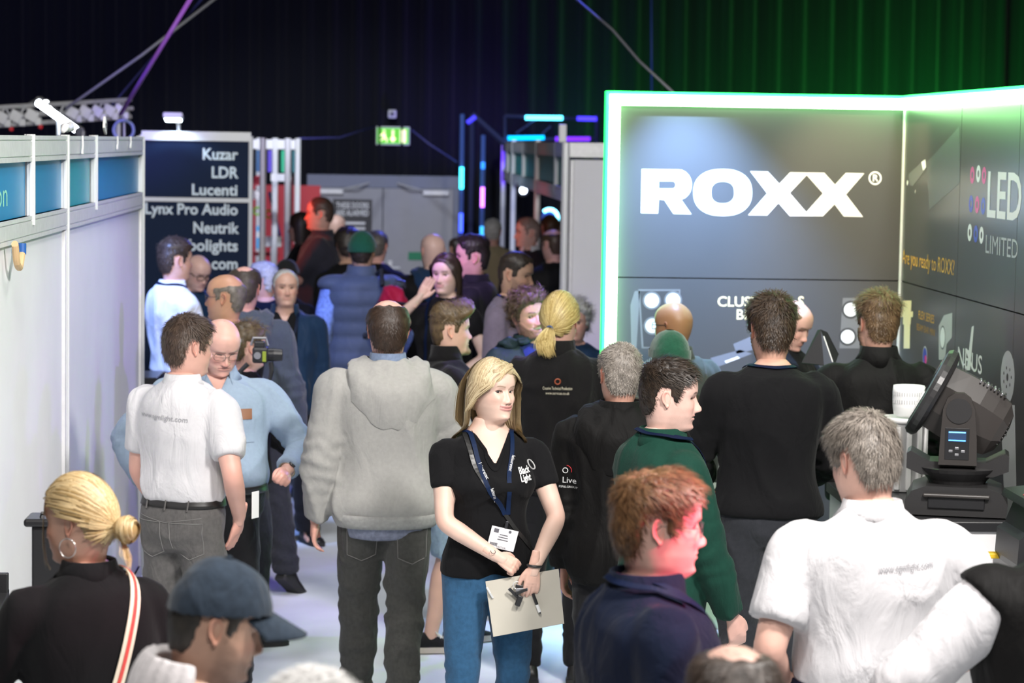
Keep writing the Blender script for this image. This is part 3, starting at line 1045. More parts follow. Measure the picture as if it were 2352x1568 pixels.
class Person:
    def __init__(self, label, loc=None, head_px=None, heading=0.0, seed=0, group=None, name='person', **kw):
        self.kw = kw
        self.seed = seed
        self.rng = np.random.default_rng(seed)
        self.bp = kw.get('body', {})
        self.lean = math.radians(kw.get('lean', 0))
        self.side_lean = math.radians(kw.get('side_lean', 0))
        self.head_R = rot_z(math.radians(kw.get('head_yaw', 0))) @ rot_x(math.radians(-kw.get('head_pitch', 0))) @ rot_y(math.radians(kw.get('head_roll', 0)))
        self.res = kw.get('res', 1.0)
        self.vox = kw.get('vox', .011)
        # joints in the 1.75 m reference figure
        sw = .174 * (1 - .10 * self.bp.get('fem', 0)) * (1 + .60 * (self.bp.get('girth', 1) - 1)) * self.bp.get('shoulder', 1.0)
        up = self.bp.get('shrug', 0)
        self.sh = {s: self.bend(np.array([[s * sw, -.012, 1.392 + up]]))[0] for s in (-1, 1)}
        self.neck_p = self.bend(np.array([[0, -.015, 1.545]]))[0]
        crown = self.head_M(np.array([[0, -.012, .118 + kw.get('hair_h', .012)]]))[0]
        hs = self.bp.get('head', 1.0)
        if head_px is not None:
            T = px(*head_px)
            self.k = kw['k'] if 'k' in kw else T[2] / crown[2]
            Rz = rot_z(heading * math.pi / 180)
            b = T - Rz @ (crown * self.k)
            loc = (b[0], b[1], 0.0)
        else:
            self.k = kw.get('k', 1.0)
        self.root = thing(name, label, 'person', loc, math.radians(heading), group)
        self.root.scale = (1, 1, 1)
        self.loc = np.array(loc)
        self.Rz = rot_z(heading * math.pi / 180)
        self.arms()
        self.legs()

    # -- pose
    def bend(self, P):
        P = np.array(P, float)
        if self.lean or self.side_lean:
            a = sstep(P[:, 2], .90, 1.25)
            c0 = np.array([0, 0, .95])
            Q = P - c0
            th, ph = self.lean * a, self.side_lean * a
            y = Q[:, 1] * np.cos(th) + Q[:, 2] * np.sin(th)
            z = -Q[:, 1] * np.sin(th) + Q[:, 2] * np.cos(th)
            x = Q[:, 0] * np.cos(ph) + z * np.sin(ph)
            z = -Q[:, 0] * np.sin(ph) + z * np.cos(ph)
            P = np.stack([x, y, z], 1) + c0
        return P

    def head_M(self, P):
        """head-local -> reference body"""
        hs = self.bp.get('head', 1.0)
        P = np.asarray(P, float) * hs
        off = np.array([0, .027, .088])
        w = sstep(P[:, 2], -.19, -.11)[:, None]
        rotd = (P + off) @ self.head_R.T + self.neck_p
        str_ = (P + off) @ rot_x(-self.lean * .7).T + self.neck_p
        return rotd * w + str_ * (1 - w)

    def ik(self, a, b, l1, l2, pole):
        a, b = np.asarray(a, float), np.asarray(b, float)
        d = b - a
        L = np.linalg.norm(d)
        L2 = min(L, (l1 + l2) * .995)
        d = d / L
        b = a + d * L2
        x = (l1 * l1 - l2 * l2 + L2 * L2) / (2 * L2)
        h = math.sqrt(max(l1 * l1 - x * x, 0))
        p = np.asarray(pole, float)
        p = unit(p - d * np.dot(p, d))
        return a + d * x + p * h, b

    def arms(self):
        ar = self.kw.get('arms', {})
        self.arm = {}
        for s, nm in ((1, 'R'), (-1, 'L')):
            sp = ar.get(nm, {})
            w = sp.get('wrist', (s * (.235 + .06 * (self.bp.get('girth', 1) - 1) * 2), .03, .835))
            pole = sp.get('pole', (s * .5, -1.0, -.1))
            e, w = self.ik(self.sh[s], w, .295, .255, pole)
            self.arm[s] = (self.sh[s], e, w, sp)

    def legs(self):
        lg = self.kw.get('legs', {})
        self.leg = {}
        for s, nm in ((1, 'R'), (-1, 'L')):
            sp = lg.get(nm, {})
            ft = np.array(sp.get('foot', (s * .105, -.01 + .02 * s, 0.0)), float)
            hip = np.array([s * .092, -.005, .905])
            an = ft + np.array([0, -.0, .085])
            kn, an = self.ik(hip, an, .416, .408, sp.get('pole', (s * .12, 1, 0)))
            self.leg[s] = (hip, kn, an, sp)

    # -- pieces
    def trunk(self, z0, z1, ease=0.0, hem_in=0.0, dz=.028, n=36, p=2.35, ease_top=None, blouse=0.0):
        zs = np.linspace(z0, z1, max(3, int((z1 - z0) / dz)))
        a, b, y = torso_sec(self.bp, zs)
        et = ease if ease_top is None else ease_top
        e = ease + (et - ease) * sstep(zs, 1.2, 1.45)
        e = e * (1 - .75 * sstep(zs, 1.44, 1.51)) + blouse * np.exp(-((zs - z0 - .07) / .06) ** 2) - hem_in * np.exp(-((zs - z0) / .035) ** 2)
        th = np.arange(n) * 2 * math.pi / n
        R = []
        for i, z in enumerate(zs):
            s, c = np.sin(th), np.cos(th)
            X = (a[i] + e[i]) * np.sign(c) * np.abs(c) ** (2 / p)
            Y = y[i] + (b[i] + e[i]) * np.sign(s) * np.abs(s) ** (2 / p)
            R.append(np.stack([X, Y, np.full(n, z)], 1))
        V, F = rings(R)
        return self.bend(V), F

    def arm_piece(self, s, ease=0.0, end=1.0, cuff=None, start=.0, bulk=1.0):
        """end: 1 = wrist, .5 = elbow"""
        sh, e, w, sp = self.arm[s]
        g = 1 + .55 * (self.bp.get('girth', 1) - 1)
        fm = 1 - .08 * self.bp.get('fem', 0)
        inn = sh + np.array([-s * .055, 0, -.005])
        pts = [inn, sh, sh + (e - sh) * .35, sh + (e - sh) * .75, e, e + (w - e) * .28, e + (w - e) * .70, w]
        fr = [0, .02, .18, .38, .5, .63, .85, 1.0]
        rad = np.array([.054, .056, .051, .044, .040, .042, .033, .0275]) * g * fm
        rad = (rad + ease * np.array([.8, 1, 1, 1, 1.05, 1.05, 1.1, 1.2])) * 1.0
        pts = np.array(pts)
        ke = [i for i, f in enumerate(fr) if f <= end + 1e-6]
        P, Rr = list(pts[ke]), list(rad[ke])
        if end < 1 and fr[ke[-1]] < end:
            i = ke[-1]
            t = (end - fr[i]) / (fr[i + 1] - fr[i])
            P.append(pts[i] + (pts[i + 1] - pts[i]) * t)
            Rr.append(rad[i] + (rad[i + 1] - rad[i]) * t)
        if cuff is not None:
            Rr[-1] = Rr[-1] * cuff
        return limb(P, Rr, 16, 5)

    def leg_piece(self, s, ease=0.0, end=1.0, flare=None):
        hip, kn, an, sp = self.leg[s]
        g = 1 + .6 * (self.bp.get('girth', 1) - 1) + .08 * self.bp.get('fem', 0)
        pts = np.array([hip + [0, 0, .06], hip + [-s * .006, -.005, -.04], hip + (kn - hip) * .5, kn, kn + (an - kn) * .3 + [0, -.012, 0], kn + (an - kn) * .7, an, an - [0, 0, .015]])
        fr = [0, .06, .25, .5, .64, .84, .98, 1.0]
        rad = np.array([.088, .086, .074, .055, .055, .042, .036, .036]) * g
        ez = np.array([.6, .7, .9, 1.0, 1.1, 1.5, 1.9, 1.9])
        rad = rad + ease * ez
        if flare:
            rad[5:] = np.maximum(rad[5:], flare)
        ke = [i for i, f in enumerate(fr) if f <= end + 1e-6]
        P, Rr = list(pts[ke]), list(rad[ke])
        if fr[ke[-1]] < end:
            i = ke[-1]
            t = (end - fr[i]) / (fr[i + 1] - fr[i])
            P.append(pts[i] + (pts[i + 1] - pts[i]) * t)
            Rr.append(rad[i] + (rad[i + 1] - rad[i]) * t)
        return limb(P, Rr, 16, 5)

    def put(self, name, V, F, mat, smooth=True, cols=None, parent=None):
        o = mesh_obj(name, np.asarray(V) * self.k, F, mat, parent or self.root, smooth, cols)
        return o

    def to_world(self, P):
        return (np.asarray(P) * self.k) @ self.Rz.T + self.loc

    def to_local(self, W):
        return ((np.asarray(W) - self.loc) @ self.Rz) / self.k

    # -- build
    def build_body(self):
        kw = self.kw
        skin = np.array(kw.get('head', {}).get('skin', (.62, .40, .31)))
        pc = [self.trunk(.82, 1.53)]
        for s in (1, -1):
            pc += [self.arm_piece(s), self.leg_piece(s)]
            an = self.leg[s][2]
            pc.append(limb([an + [0, -.03, -.045], an + [0, .04, -.045], an + [0, .13, -.06]], [.030, .034, .022], 10, 3))
        for s, nm in ((1, 'R'), (-1, 'L')):   # wrists bend smoothly into the hands
            sh, e, w, sp = self.arm[s]
            Z = unit(sp.get('dir', w - e))
            fm = 1 - .08 * self.bp.get('fem', 0)
            pc.append(limb([w - unit(w - e) * .06, w - unit(w - e) * .02, w + Z * .012, w + Z * .040], np.array([.0275, .0265, .0255, .0245]) * fm, 12, 3))
        V, F = voxel(pc, kw.get('skin_vox', .022))
        V = smooth_mesh(V, F, 3, .5)
        col = np.ones((len(V), 3)) * skin
        col *= (1 + .14 * (noise3(V * 25 + self.seed) - .5))[:, None]
        # elbows and hands a little redder
        for s in (1, -1):
            d = np.linalg.norm(V - self.arm[s][1], axis=1)
            k = (np.exp(-(d / .05) ** 2) * .35)[:, None]
            col = col * (1 - k) + k * skin * np.array([1.0, .72, .68])
        Vs, Fs, Cs, n = [V], [F.tolist()], [col], len(V)
        # hands
        for s, nm in ((1, 'R'), (-1, 'L')):
            sh, e, w, sp = self.arm[s]
            if sp.get('nohand'):
                continue
            Z = unit(sp.get('dir', w - e))
            X = np.array(sp.get('thumb', (0, 1, 0)), float)
            X = unit(X - Z * np.dot(X, Z))
            Yb = np.cross(Z, X) * (1 if s > 0 else -1)
            HV, HF = hand_cache(sp.get('hand', 'relaxed'), kw.get('hand_vox', .008))
            HV = HV * (.97 - .08 * self.bp.get('fem', 0)) * self.bp.get('hand', 1.0)
            W = w + HV[:, :1] * X + HV[:, 1:2] * Yb + HV[:, 2:3] * Z
            HFl = HF if s > 0 else HF[:, ::-1]
            hc = np.ones((len(W), 3)) * skin * np.array([1.02, .92, .90])
            hc *= (1 + .12 * (noise3(W * 90) - .5))[:, None]
            Vs.append(W); Fs.append((HFl + n).tolist()); Cs.append(hc)
            n += len(W)
            self.hand_frame = getattr(self, 'hand_frame', {})
            self.hand_frame[s] = (w, X, Yb, Z)
        # head
        hd = dict(kw.get('head', {}))
        hd.setdefault('seed', self.seed)
        self.H = make_head(hd, self.res)
        HV = self.head_M(self.H['V'])
        Vs.append(HV); Fs.append((self.H['F'] + n).tolist()); Cs.append(self.H['col'])
        n += len(HV)
        for (Ve, Fe, ce) in self.H['isl']:
            Vs.append(self.head_M(Ve)); Fs.append([tuple(i + n for i in f) for f in Fe]); Cs.append(ce)
            n += len(Ve)
        F = [f for fs in Fs for f in fs]
        self.body = self.put('body', np.concatenate(Vs), F, vcol('skin', .46, .42, kw.get('sss', .0), .12, 260), True, np.concatenate(Cs))

    def fold(self, V, F, amp, scale, seed, vertical=.5):
        """cloth creases as real relief"""
        if amp <= 0:
            return V
        N = vnormals(V, F)
        Q = V * np.array([scale, scale, scale * vertical])
        w1 = noise3(Q * .7 + seed * 7.3)
        w = noise3(Q + 1.6 * w1[:, None] + seed * 3.7)
        r = 1 - np.abs(2 * w - 1)
        w2 = noise3(Q * 2.3 + seed)
        return V + N * (amp * 1.45 * ((r ** 3) * 1.3 - .40 + .40 * (w2 - .5)))[:, None]

    def garment(self, name, pieces, mat, amp=.006, scale=9, vertical=.5, cut=None, vox=None, it=3, extra_fold=None):
        V, F = voxel(pieces, vox or self.vox)
        V = smooth_mesh(V, F, it, .5)
        V0 = V
        V = self.fold(V, F, amp, scale, self.seed + len(name), vertical)
        if name in ('trousers', 'jeans', 'shorts'):
            k = sstep(V0[:, 2], .84, .93)[:, None]
            V = V0 * k + V * (1 - k)
        if extra_fold is not None:
            V = extra_fold(V, vnormals(V, F))
        V = smooth_mesh(V, F, 1, .35)
        if cut is not None:
            f = cut(V)
            F = F[~(f > 0)[F].all(axis=1)]
            for _ in range(4):   # snap the raw edge onto the cut line
                bad = f > 1e-4
                if not bad.any():
                    break
                B = V[bad]
                G = np.stack([(cut(B + e) - cut(B - e)) / .004 for e in np.eye(3) * .002], 1)
                V[bad] = B - G * (f[bad] / (np.sum(G * G, axis=1) + 1e-3))[:, None]
                V[bad] = np.where(np.linalg.norm(V[bad] - B, axis=1)[:, None] > .03, B, V[bad])
                f = cut(V)
        o = self.put(name, V, F, mat)
        o_bvh = BVHTree.FromPolygons([Vector(v) for v in V], [tuple(int(i) for i in f) for f in F])
        return o, o_bvh

    def limb_fold(self, V, N, amp=.006):
        """rings of creases near elbows, along sleeves"""
        d = np.zeros(len(V))
        for s in (1, -1):
            sh, e, w, sp = self.arm[s]
            for (a, b, c0) in ((sh, e, e), (e, w, e)):
                ax = unit(b - a)
                rel = V - a
                t = rel @ ax
                L = np.linalg.norm(b - a)
                r = np.linalg.norm(rel - t[:, None] * ax, axis=1)
                on = (t > -.02) & (t < L + .02) & (r < .11) & (np.abs(V[:, 0]) > .15 * (a is sh))
                near = np.exp(-(np.linalg.norm(V - c0, axis=1) / .13) ** 2)
                ph = noise3(V * 14 + self.seed) * 7
                d += on * near * np.sin(t * 95 + ph) * .7
        return V + N * (amp * d)[:, None]

    def top(self, mat, ease=.018, hem=.93, sleeve=1.0, sl_ease=.012, cuff=None, amp=.007, scale=9, name='shirt', cut=None, hem_in=0.0, blouse=0.0, neck_z=1.50, vertical=.45, arm_fold=.006, vox=None, ease_top=None):
        pc = [self.trunk(hem, neck_z, ease, hem_in, blouse=blouse, ease_top=ease_top)]
        if sleeve > 0:
            for s in (1, -1):
                pc.append(self.arm_piece(s, sl_ease, sleeve, cuff))
        elif neck_z > 1.4:
            for s in (1, -1):
                pc.append(self.arm_piece(s, ease * .8, .03))
        ef = (lambda V, N: self.limb_fold(V, N, arm_fold)) if arm_fold > 0 and sleeve > .6 else None
        o, b = self.garment(name, pc, mat, amp, scale, vertical, cut, vox, extra_fold=ef)
        self.top_bvh = b
        return o

    def bottoms(self, mat, ease=.014, waist=1.0, end=1.0, amp=.006, name='trousers', scale=10, flare=None, crotch=True, vox=None, trunk_ease=.006):
        pc = [self.trunk(.80, waist, trunk_ease, n=32)]
        for s in (1, -1):
            pc.append(self.leg_piece(s, ease, end, flare))

        def ef(V, N):
            d = np.zeros(len(V))
            for s in (1, -1):
                hip, kn, an, sp = self.leg[s]
                on = (V[:, 0] * s > -.02)
                ph = noise3(V * 11 + self.seed) * 8
                zl = an[2] + .09
                d += on * (np.exp(-((V[:, 2] - kn[2]) / .10) ** 2) * .6 + np.exp(-((V[:, 2] - zl) / .10) ** 2) * .9) * np.sin(V[:, 2] * 80 + ph + V[:, 0] * 25)
            return V + N * (.0055 * d)[:, None]
        o, b = self.garment(name, pc, mat, amp, scale, .7, None, vox or (.017 if name == 'trousers' else None), extra_fold=ef if end > .8 else None)
        self.bot_bvh = b
        return o

    def shoes(self, mat, sole_mat=None, sole_t=.022):
        for s in (1, -1):
            hip, kn, an, sp = self.leg[s]
            yaw = math.radians(sp.get('toe', -8 * s))
            pit = math.radians(sp.get('heel_up', 0))
            M = rot_z(yaw) @ rot_x(-pit)
            org = an - np.array([0, 0, .085])
            prof = [(-.075, .026, .055, .0), (-.06, .035, .085, 0), (-.03, .038, .105, 0), (.01, .038, .10, 0), (.05, .042, .075, 0), (.10, .046, .060, 0), (.145, .044, .050, 0), (.175, .034, .042, 0), (.19, .018, .034, 0)]
            th = np.linspace(0, 2 * math.pi, 16, endpoint=False)
            Rg, Rs = [], []
            for (y, w, h, _) in prof:
                c, si = np.cos(th), np.sin(th)
                X = w * np.sign(c) * np.abs(c) ** .75
                Zz = np.where(si > 0, sole_t + (h - sole_t) * np.abs(si) ** .8, sole_t - .004 * np.abs(si))
                Rg.append(np.stack([X, np.full(16, y), Zz], 1))
                X2 = (w + .003) * np.sign(c) * np.abs(c) ** .6
                Rs.append(np.stack([X2, np.full(16, y * 1.02), np.where(si > 0, sole_t + .002, 0.0005)], 1))
            V, F = rings(Rg)
            base = None
            sh_ = self.put('shoe', V @ M.T + org, F, mat)
            V, F = rings(Rs)
            self.put('sole', V @ M.T + org, F, sole_mat or plain('black_rubber', (.02, .02, .02), .7), False, parent=sh_)
            if kwlace := self.kw.get('laces'):
                lb = MB()
                for i in range(5):
                    y = .035 + i * .020
                    z = np.interp(y, [0, .05, .10, .145], [.102, .077, .062, .052]) + .003
                    V, F = tube([(-.022, y - .006, z - .006), (0, y, z + .004), (.022, y + .006, z - .006)], .0035, 6)
                    lb.add(np.array(V) @ M.T + org, F)
                    V, F = tube([(.022, y - .006, z - .006), (0, y, z + .005), (-.022, y + .006, z - .006)], .0035, 6)
                    lb.add(np.array(V) @ M.T + org, F)
                V, F = tube([(0, .03, .10), (.03, .02, .112), (.045, .04, .085), (.02, .045, .09), (0, .03, .10), (-.03, .02, .112), (-.045, .04, .085)], .003, 6)
                lb.add(np.array(V) @ M.T + org, F)
                self.put('laces', lb.V, lb.F, kwlace, True, parent=sh_)

    def hair(self, st, name='hair', mat=None):
        m = mat or vcol('hair', .48, .5)
        kind = st.get('kind', 'short')
        if kind == 'short':
            V, F, C = make_hair(self.H, st, self.seed)
        elif kind == 'long':
            V1, F1, C1 = make_hair(self.H, dict(st, n=0, top=.012, side=.012, back=.014, line=st.get('line', [(0, .074), (30, .066), (50, .05), (64, .02), (80, .0), (95, .03), (106, .034), (114, -.01), (122, -.06), (180, -.10)])), self.seed)
            V2, F2, C2 = long_hair(self.H, st, self.seed)
            V, F, C = np.concatenate([V1, V2]), np.concatenate([F1, F2 + len(V1)]), np.concatenate([C1, C2])
        else:
            V1, F1, C1 = make_hair(self.H, dict(st, n=0, top=.007, side=.006, back=.006, line=st.get('line', [(0, .078), (40, .066), (60, .046), (75, .020), (85, .020), (100, .030), (112, -.01), (125, -.05), (180, -.07)])), self.seed)
            V2, F2, C2 = swept_hair(self.H, st, st['tie'], self.seed)
            V, F, C = np.concatenate([V1, V2]), np.concatenate([F1, F2 + len(V1)]), np.concatenate([C1, C2])
        return self.put(name, self.head_M(V), F, m, True, C)

    def locks(self, pts, width, c0, c1, name='hair_lock', seed=0, ctr=None):
        rng = np.random.default_rng(seed)
        cm = rng.uniform(0, 1, len(pts))[:, None]
        V, F, C = ribbons(pts, width, np.array(c0) * (1 - cm) + np.array(c1) * cm, ctr=ctr)
        return self.put(name, self.head_M(V), F, vcol('hair', .48, .5), True, C)

    def shell(self, name, mat, cutfn, thick, amp=0.0):
        """a hat following the skull: part of the head's surface pushed out"""
        V, N, F = self.H['V'], self.H['N'], self.H['F']
        Vs = smooth_mesh(V, F, 6, .5)
        N = vnormals(Vs, F)
        th = thick(Vs) if callable(thick) else thick
        P = Vs + N * np.reshape(th, (-1, 1)) * np.ones((len(Vs), 1))
        if amp:
            P = P + N * (amp * (noise3(P * 40 + self.seed) - .5))[:, None]
        keep = cutfn(Vs)[F].all(axis=1)
        return self.put(name, self.head_M(P), F[keep], mat)

    def beanie(self, mat, z=.022):
        o = self.shell('beanie', mat, lambda V: V[:, 2] > z - .02 * (V[:, 1] < -.03), lambda V: .012 + .010 * sstep(V[:, 2], .06, .12), .004)
        self.shell('beanie_cuff', mat, lambda V: (V[:, 2] > z - .002 - .02 * (V[:, 1] < -.03)) & (V[:, 2] < z + .035), .018, .002).parent = o
        return o

    def cap(self, mat, logo=None, back=False):
        o = self.shell('baseball_cap', mat, lambda V: V[:, 2] > np.interp(V[:, 1], [-.1, 0, .1], [.012, .028, .045]), lambda V: .010 + .014 * sstep(V[:, 2], .07, .115) + .006 * sstep(V[:, 1], .03, .09))
        th = np.linspace(-1.08, 1.08, 17)
        rows = []
        sgn = -1 if back else 1
        for q in np.linspace(0, 1, 7):
            x = np.sin(th) * (.081 - .004 * q)
            y = np.cos(th) * (.098) + q * (.098 * np.cos(th * .85) ** 1.2) - .002
            z = .044 + .010 * np.cos(th) - q * .034 - .020 * (np.sin(th) ** 2)
            rows.append(np.stack([x, sgn * y, z], 1))
        A = np.array(rows)
        B = A + np.array([0, 0, -.005])
        n = len(th)
        V = np.concatenate([A.reshape(-1, 3), B.reshape(-1, 3)])
        F = []
        m = 7 * n
        for i in range(6):
            for j in range(n - 1):
                q = (i * n + j, i * n + j + 1, (i + 1) * n + j + 1, (i + 1) * n + j)
                F += [q, tuple(k + m for k in q[::-1])]
        for j in range(n - 1):
            F.append((6 * n + j, 6 * n + j + 1, 6 * n + j + 1 + m, 6 * n + j + m))
        self.put('peak', self.head_M(V), F, mat, parent=o)
        V, F = ellipsoid((0, -.012, .118 + .025), (.008, .008, .004), 10, 6)
        self.put('top_button', self.head_M(V), F, mat, parent=o)
        return o

    def glasses(self, frame=(.05, .05, .06), rect=True, rimless=False, r=.0011):
        fm = plain('glasses_frame_%d' % int(frame[0] * 100), frame, .3, .6)
        b = MB()
        yg = .0985
        for sx in (-1, 1):
            th = np.linspace(0, 2 * math.pi, 25)
            e = .6 if rect else 1.0
            x = sx * .0325 + .0245 * np.sign(np.cos(th)) * np.abs(np.cos(th)) ** e
            z = -.003 + .0165 * np.sign(np.sin(th)) * np.abs(np.sin(th)) ** e
            y = yg - 2.2 * (x ** 2) * 2.0
            b.tube(np.stack([x, y, z], 1), r, 6, False)
            yo = yg - 4.4 * .057 ** 2
            b.tube([(sx * .0565, yo, .004), (sx * .0700, .066, .005), (sx * .0755, .02, .006), (sx * .0770, -.012, .008), (sx * .0760, -.026, -.004)], r, 6)
        b.tube([(-.0085, yg, .0), (0, yg + .002, .003), (.0085, yg, .0)], r, 6)
        o = self.put('glasses', self.head_M(b.V), b.F, fm)
        for sx in (-1, 1):
            th = np.linspace(0, 2 * math.pi, 24, endpoint=False)
            x = sx * .0325 + .0240 * np.sign(np.cos(th)) * np.abs(np.cos(th)) ** .6
            z = -.003 + .0160 * np.sign(np.sin(th)) * np.abs(np.sin(th)) ** .6
            A = np.stack([x, yg - 4.4 * x ** 2, z], 1)
            V = np.concatenate([A, A - np.array([0, .0012, 0])])
            F = [tuple(range(24)), tuple(range(47, 23, -1))] + [(i, i + 24, (i + 1) % 24 + 24, (i + 1) % 24) for i in range(24)]
            self.put('lens', self.head_M(V), F, lens_mat(), False, parent=o)
        return o

    # -- surface placement
    def onto(self, P, bvh=None, off=.004):
        bvh = bvh or self.top_bvh
        out, nrm = [], []
        for p in P:
            c, n, i, d = bvh.find_nearest(Vector(p))
            out.append(np.array(c) + np.array(n) * off)
            nrm.append(np.array(n))
        return np.array(out), np.array(nrm)

    def ray(self, P, d, bvh=None, off=.003):
        bvh = bvh or self.top_bvh
        out = []
        d = Vector(unit(d))
        for p in P:
            c, n, i, dist = bvh.ray_cast(Vector(p), d)
            if c is None:
                c, n, i, dist = bvh.find_nearest(Vector(p))
            out.append(np.array(c) - np.array(d) * off)
        return np.array(out)

    def strap(self, name, pts, width, mat, bvh=None, off=.004, n=40, thick=.002, parent=None, free=0.0):
        """band laid over the clothes along the given points"""
        pts = np.asarray(pts, float)
        t = np.linspace(0, 1, len(pts))
        tt = np.linspace(0, 1, n)
        P = np.stack([pchip(t, pts[:, k], tt) for k in range(3)], 1)
        Q, N = self.onto(P, bvh, off)
        far = np.linalg.norm(Q - P, axis=1)[:, None]
        if free > 0:
            Q = np.where(far > free, P, Q)
        for _ in range(3):
            N[1:-1] = N[1:-1] * .4 + .3 * (N[:-2] + N[2:])
            Q[1:-1] = Q[1:-1] * .6 + .2 * (Q[:-2] + Q[2:])
        N /= np.linalg.norm(N, axis=1)[:, None] + 1e-9
        T = np.gradient(Q, axis=0)
        T /= np.linalg.norm(T, axis=1)[:, None] + 1e-9
        S = np.cross(T, N)
        S /= np.linalg.norm(S, axis=1)[:, None] + 1e-9
        A, B = Q + S * width / 2, Q - S * width / 2
        R = [np.stack([A[i] + N[i] * thick, B[i] + N[i] * thick, B[i], A[i]]) for i in range(n)]
        V, F = rings(R)
        return self.put(name, V, F, mat, False, parent=parent)

    def print_text(self, txt, size, org, u, v, d, mat, bold=0.0, bvh=None, align='CENTER', off=.0025, name='printed_lettering', parent=None, width=None):
        V, F = text_mesh(txt, size, bold, align=align, res=2)
        if width:
            V[:, 0] *= width / (V[:, 0].max() - V[:, 0].min())
        u, v = unit(u), unit(v)
        P = np.asarray(org) + V[:, :1] * u + V[:, 1:2] * v
        Q = self.ray(P - unit(d) * .15, d, bvh, off)
        return self.put(name, Q, F, mat, False, parent=parent)

    def patch(self, name, poly, d, mat, bvh=None, off=.003, parent=None, closed_line=False, w=.003, dens=4, thick=.0):
        """a polygon outline or filled patch projected on the cloth along d; poly points in reference body space"""
        poly = [np.asarray(p, float) for p in poly]
        if closed_line:
            P = []
            for i in range(len(poly) - (0 if closed_line == 'loop' else 1)):
                a, b = poly[i], poly[(i + 1) % len(poly)]
                P += [a + (b - a) * t for t in np.linspace(0, 1, 6, endpoint=False)]
            P.append(poly[0] if closed_line == 'loop' else poly[-1])
            Q = self.ray(np.array(P) - unit(d) * .15, d, bvh, off)
            V, F = tube(Q, w / 2, 4)
            return self.put(name, V, F, mat, False, parent=parent)
        a, b, c, e = poly  # quad corners
        n = dens
        G = []
        for i in range(n + 1):
            for j in range(n + 1):
                s, t = i / n, j / n
                G.append((a * (1 - s) + b * s) * (1 - t) + (e * (1 - s) + c * s) * t)
        Q = self.ray(np.array(G) - unit(d) * .15, d, bvh, off)
        F = [(i * (n + 1) + j, i * (n + 1) + j + 1, (i + 1) * (n + 1) + j + 1, (i + 1) * (n + 1) + j) for i in range(n) for j in range(n)]
        return self.put(name, Q, F, mat, True, parent=parent)

    def collar(self, mat, z0=1.475, h=.045, ease=.012, flare=.012, gap=.35, name='collar', thick=.004, tip=0.0, parent=None):
        """turned band round the neck, open at the front by gap radians"""
        n = 40
        th = np.linspace(math.pi / 2 + gap, math.pi / 2 + 2 * math.pi - gap, n)
        a, b, y = torso_sec(self.bp, np.array([z0, z0 + h]))
        fat = self.kw.get('head', {}).get('fat', 0)
        neck = .010 * fat
        rows = []
        for (zz, e, dzf) in ((z0 - .004, ease + flare + .004, -.03), (z0 + h * .5, ease + flare * .5, -.02), (z0 + h, ease, 0), (z0 + h + .002, ease - thick, 0), (z0 + h * .5, ease - thick + flare * .3, -.01), (z0 - .002, ease + flare - thick, -.02)):
            aw, bw = .060 + neck + e, .060 + neck + e
            if zz < z0 + h * .3:
                aw, bw = aw + .012, bw + .010
            s, c = np.sin(th), np.cos(th)
            fr = sstep(s, .2, 1.0)
            bk = sstep(-s, .1, .9) * (1.0 if zz < z0 + h * .3 else 0.0)
            rows.append(np.stack([aw * c, -.014 + bw * s + fr * (.004 + tip) - .004 * bk, zz + fr * dzf * (1 + tip * 20) - .020 * bk], 1))
        A = np.array(rows)
        m = len(rows)
        V = self.bend(A.reshape(-1, 3))
        F = []
        for i in range(m):
            for j in range(n - 1):
                i2 = (i + 1) % m
                F.append((i * n + j, i * n + j + 1, i2 * n + j + 1, i2 * n + j))
        return self.put(name, V, F, mat, parent=parent)

    def band(self, name, z0, z1, ease, mat, amp=0.0, parent=None):
        V, F = self.trunk(z0, z1, ease, dz=(z1 - z0) / 4)
        return self.put(name, V, F, mat, parent=parent)

    def lanyard(self, mat, drop=1.12, x=.0, badge=True, width=.018, front=True, badge_mat=None, tilt=0, sz=(.085, .11)):
        self.lan = None
        if front:
            pts = [(-.02, -.10, 1.52), (.055, -.06, 1.53), (.082, .01, 1.48), (.075, .10, 1.40), (.045, .16, 1.28), (x + .008, .19, drop + .02)]
            pts2 = [(p[0] * -1 + (2 * x if i == 5 else 0), p[1], p[2]) for i, p in enumerate(pts)]
            pts2[0] = (.02, -.10, 1.52)
            pb = [tuple(v) for v in self.bend(pts)]
            pb2 = [tuple(v) for v in self.bend(pts2)]
            self.lan = self.strap('lanyard', pb, width, mat, off=.006)
            self.strap('lanyard_strap', pb2, width, mat, off=.005, parent=self.lan)
            if badge:
                c = self.onto(self.bend([(x, .22, drop)]), off=.018)[0][0]
                R = rot_y(math.radians(tilt))
                w, h = sz
                bb = MB()
                bb.box((0, 0, -h / 2 - .03), (w, .003, h), bevel=.001)
                bd = self.put('badge', np.array(bb.V) @ R.T + c, bb.F, badge_mat or plain('badge_card', (.85, .85, .88), .35), False, parent=self.lan)
                bb = MB()
                bb.box((0, 0, -.015), (.012, .008, .03), bevel=.002)
                self.put('clip', np.array(bb.V) @ R.T + c, bb.F, plain('dark_metal', (.08, .08, .09), .35, .8), False, parent=self.lan)
                self.badge_c, self.badge_R = c, R
        else:
            pts = self.bend([(.095, .03, 1.475), (.082, -.045, 1.50), (0, -.11, 1.515), (-.082, -.045, 1.50), (-.095, .03, 1.475)])
            self.lan = self.strap('lanyard', pts, width, mat, off=.006, n=24)
        return self.lan

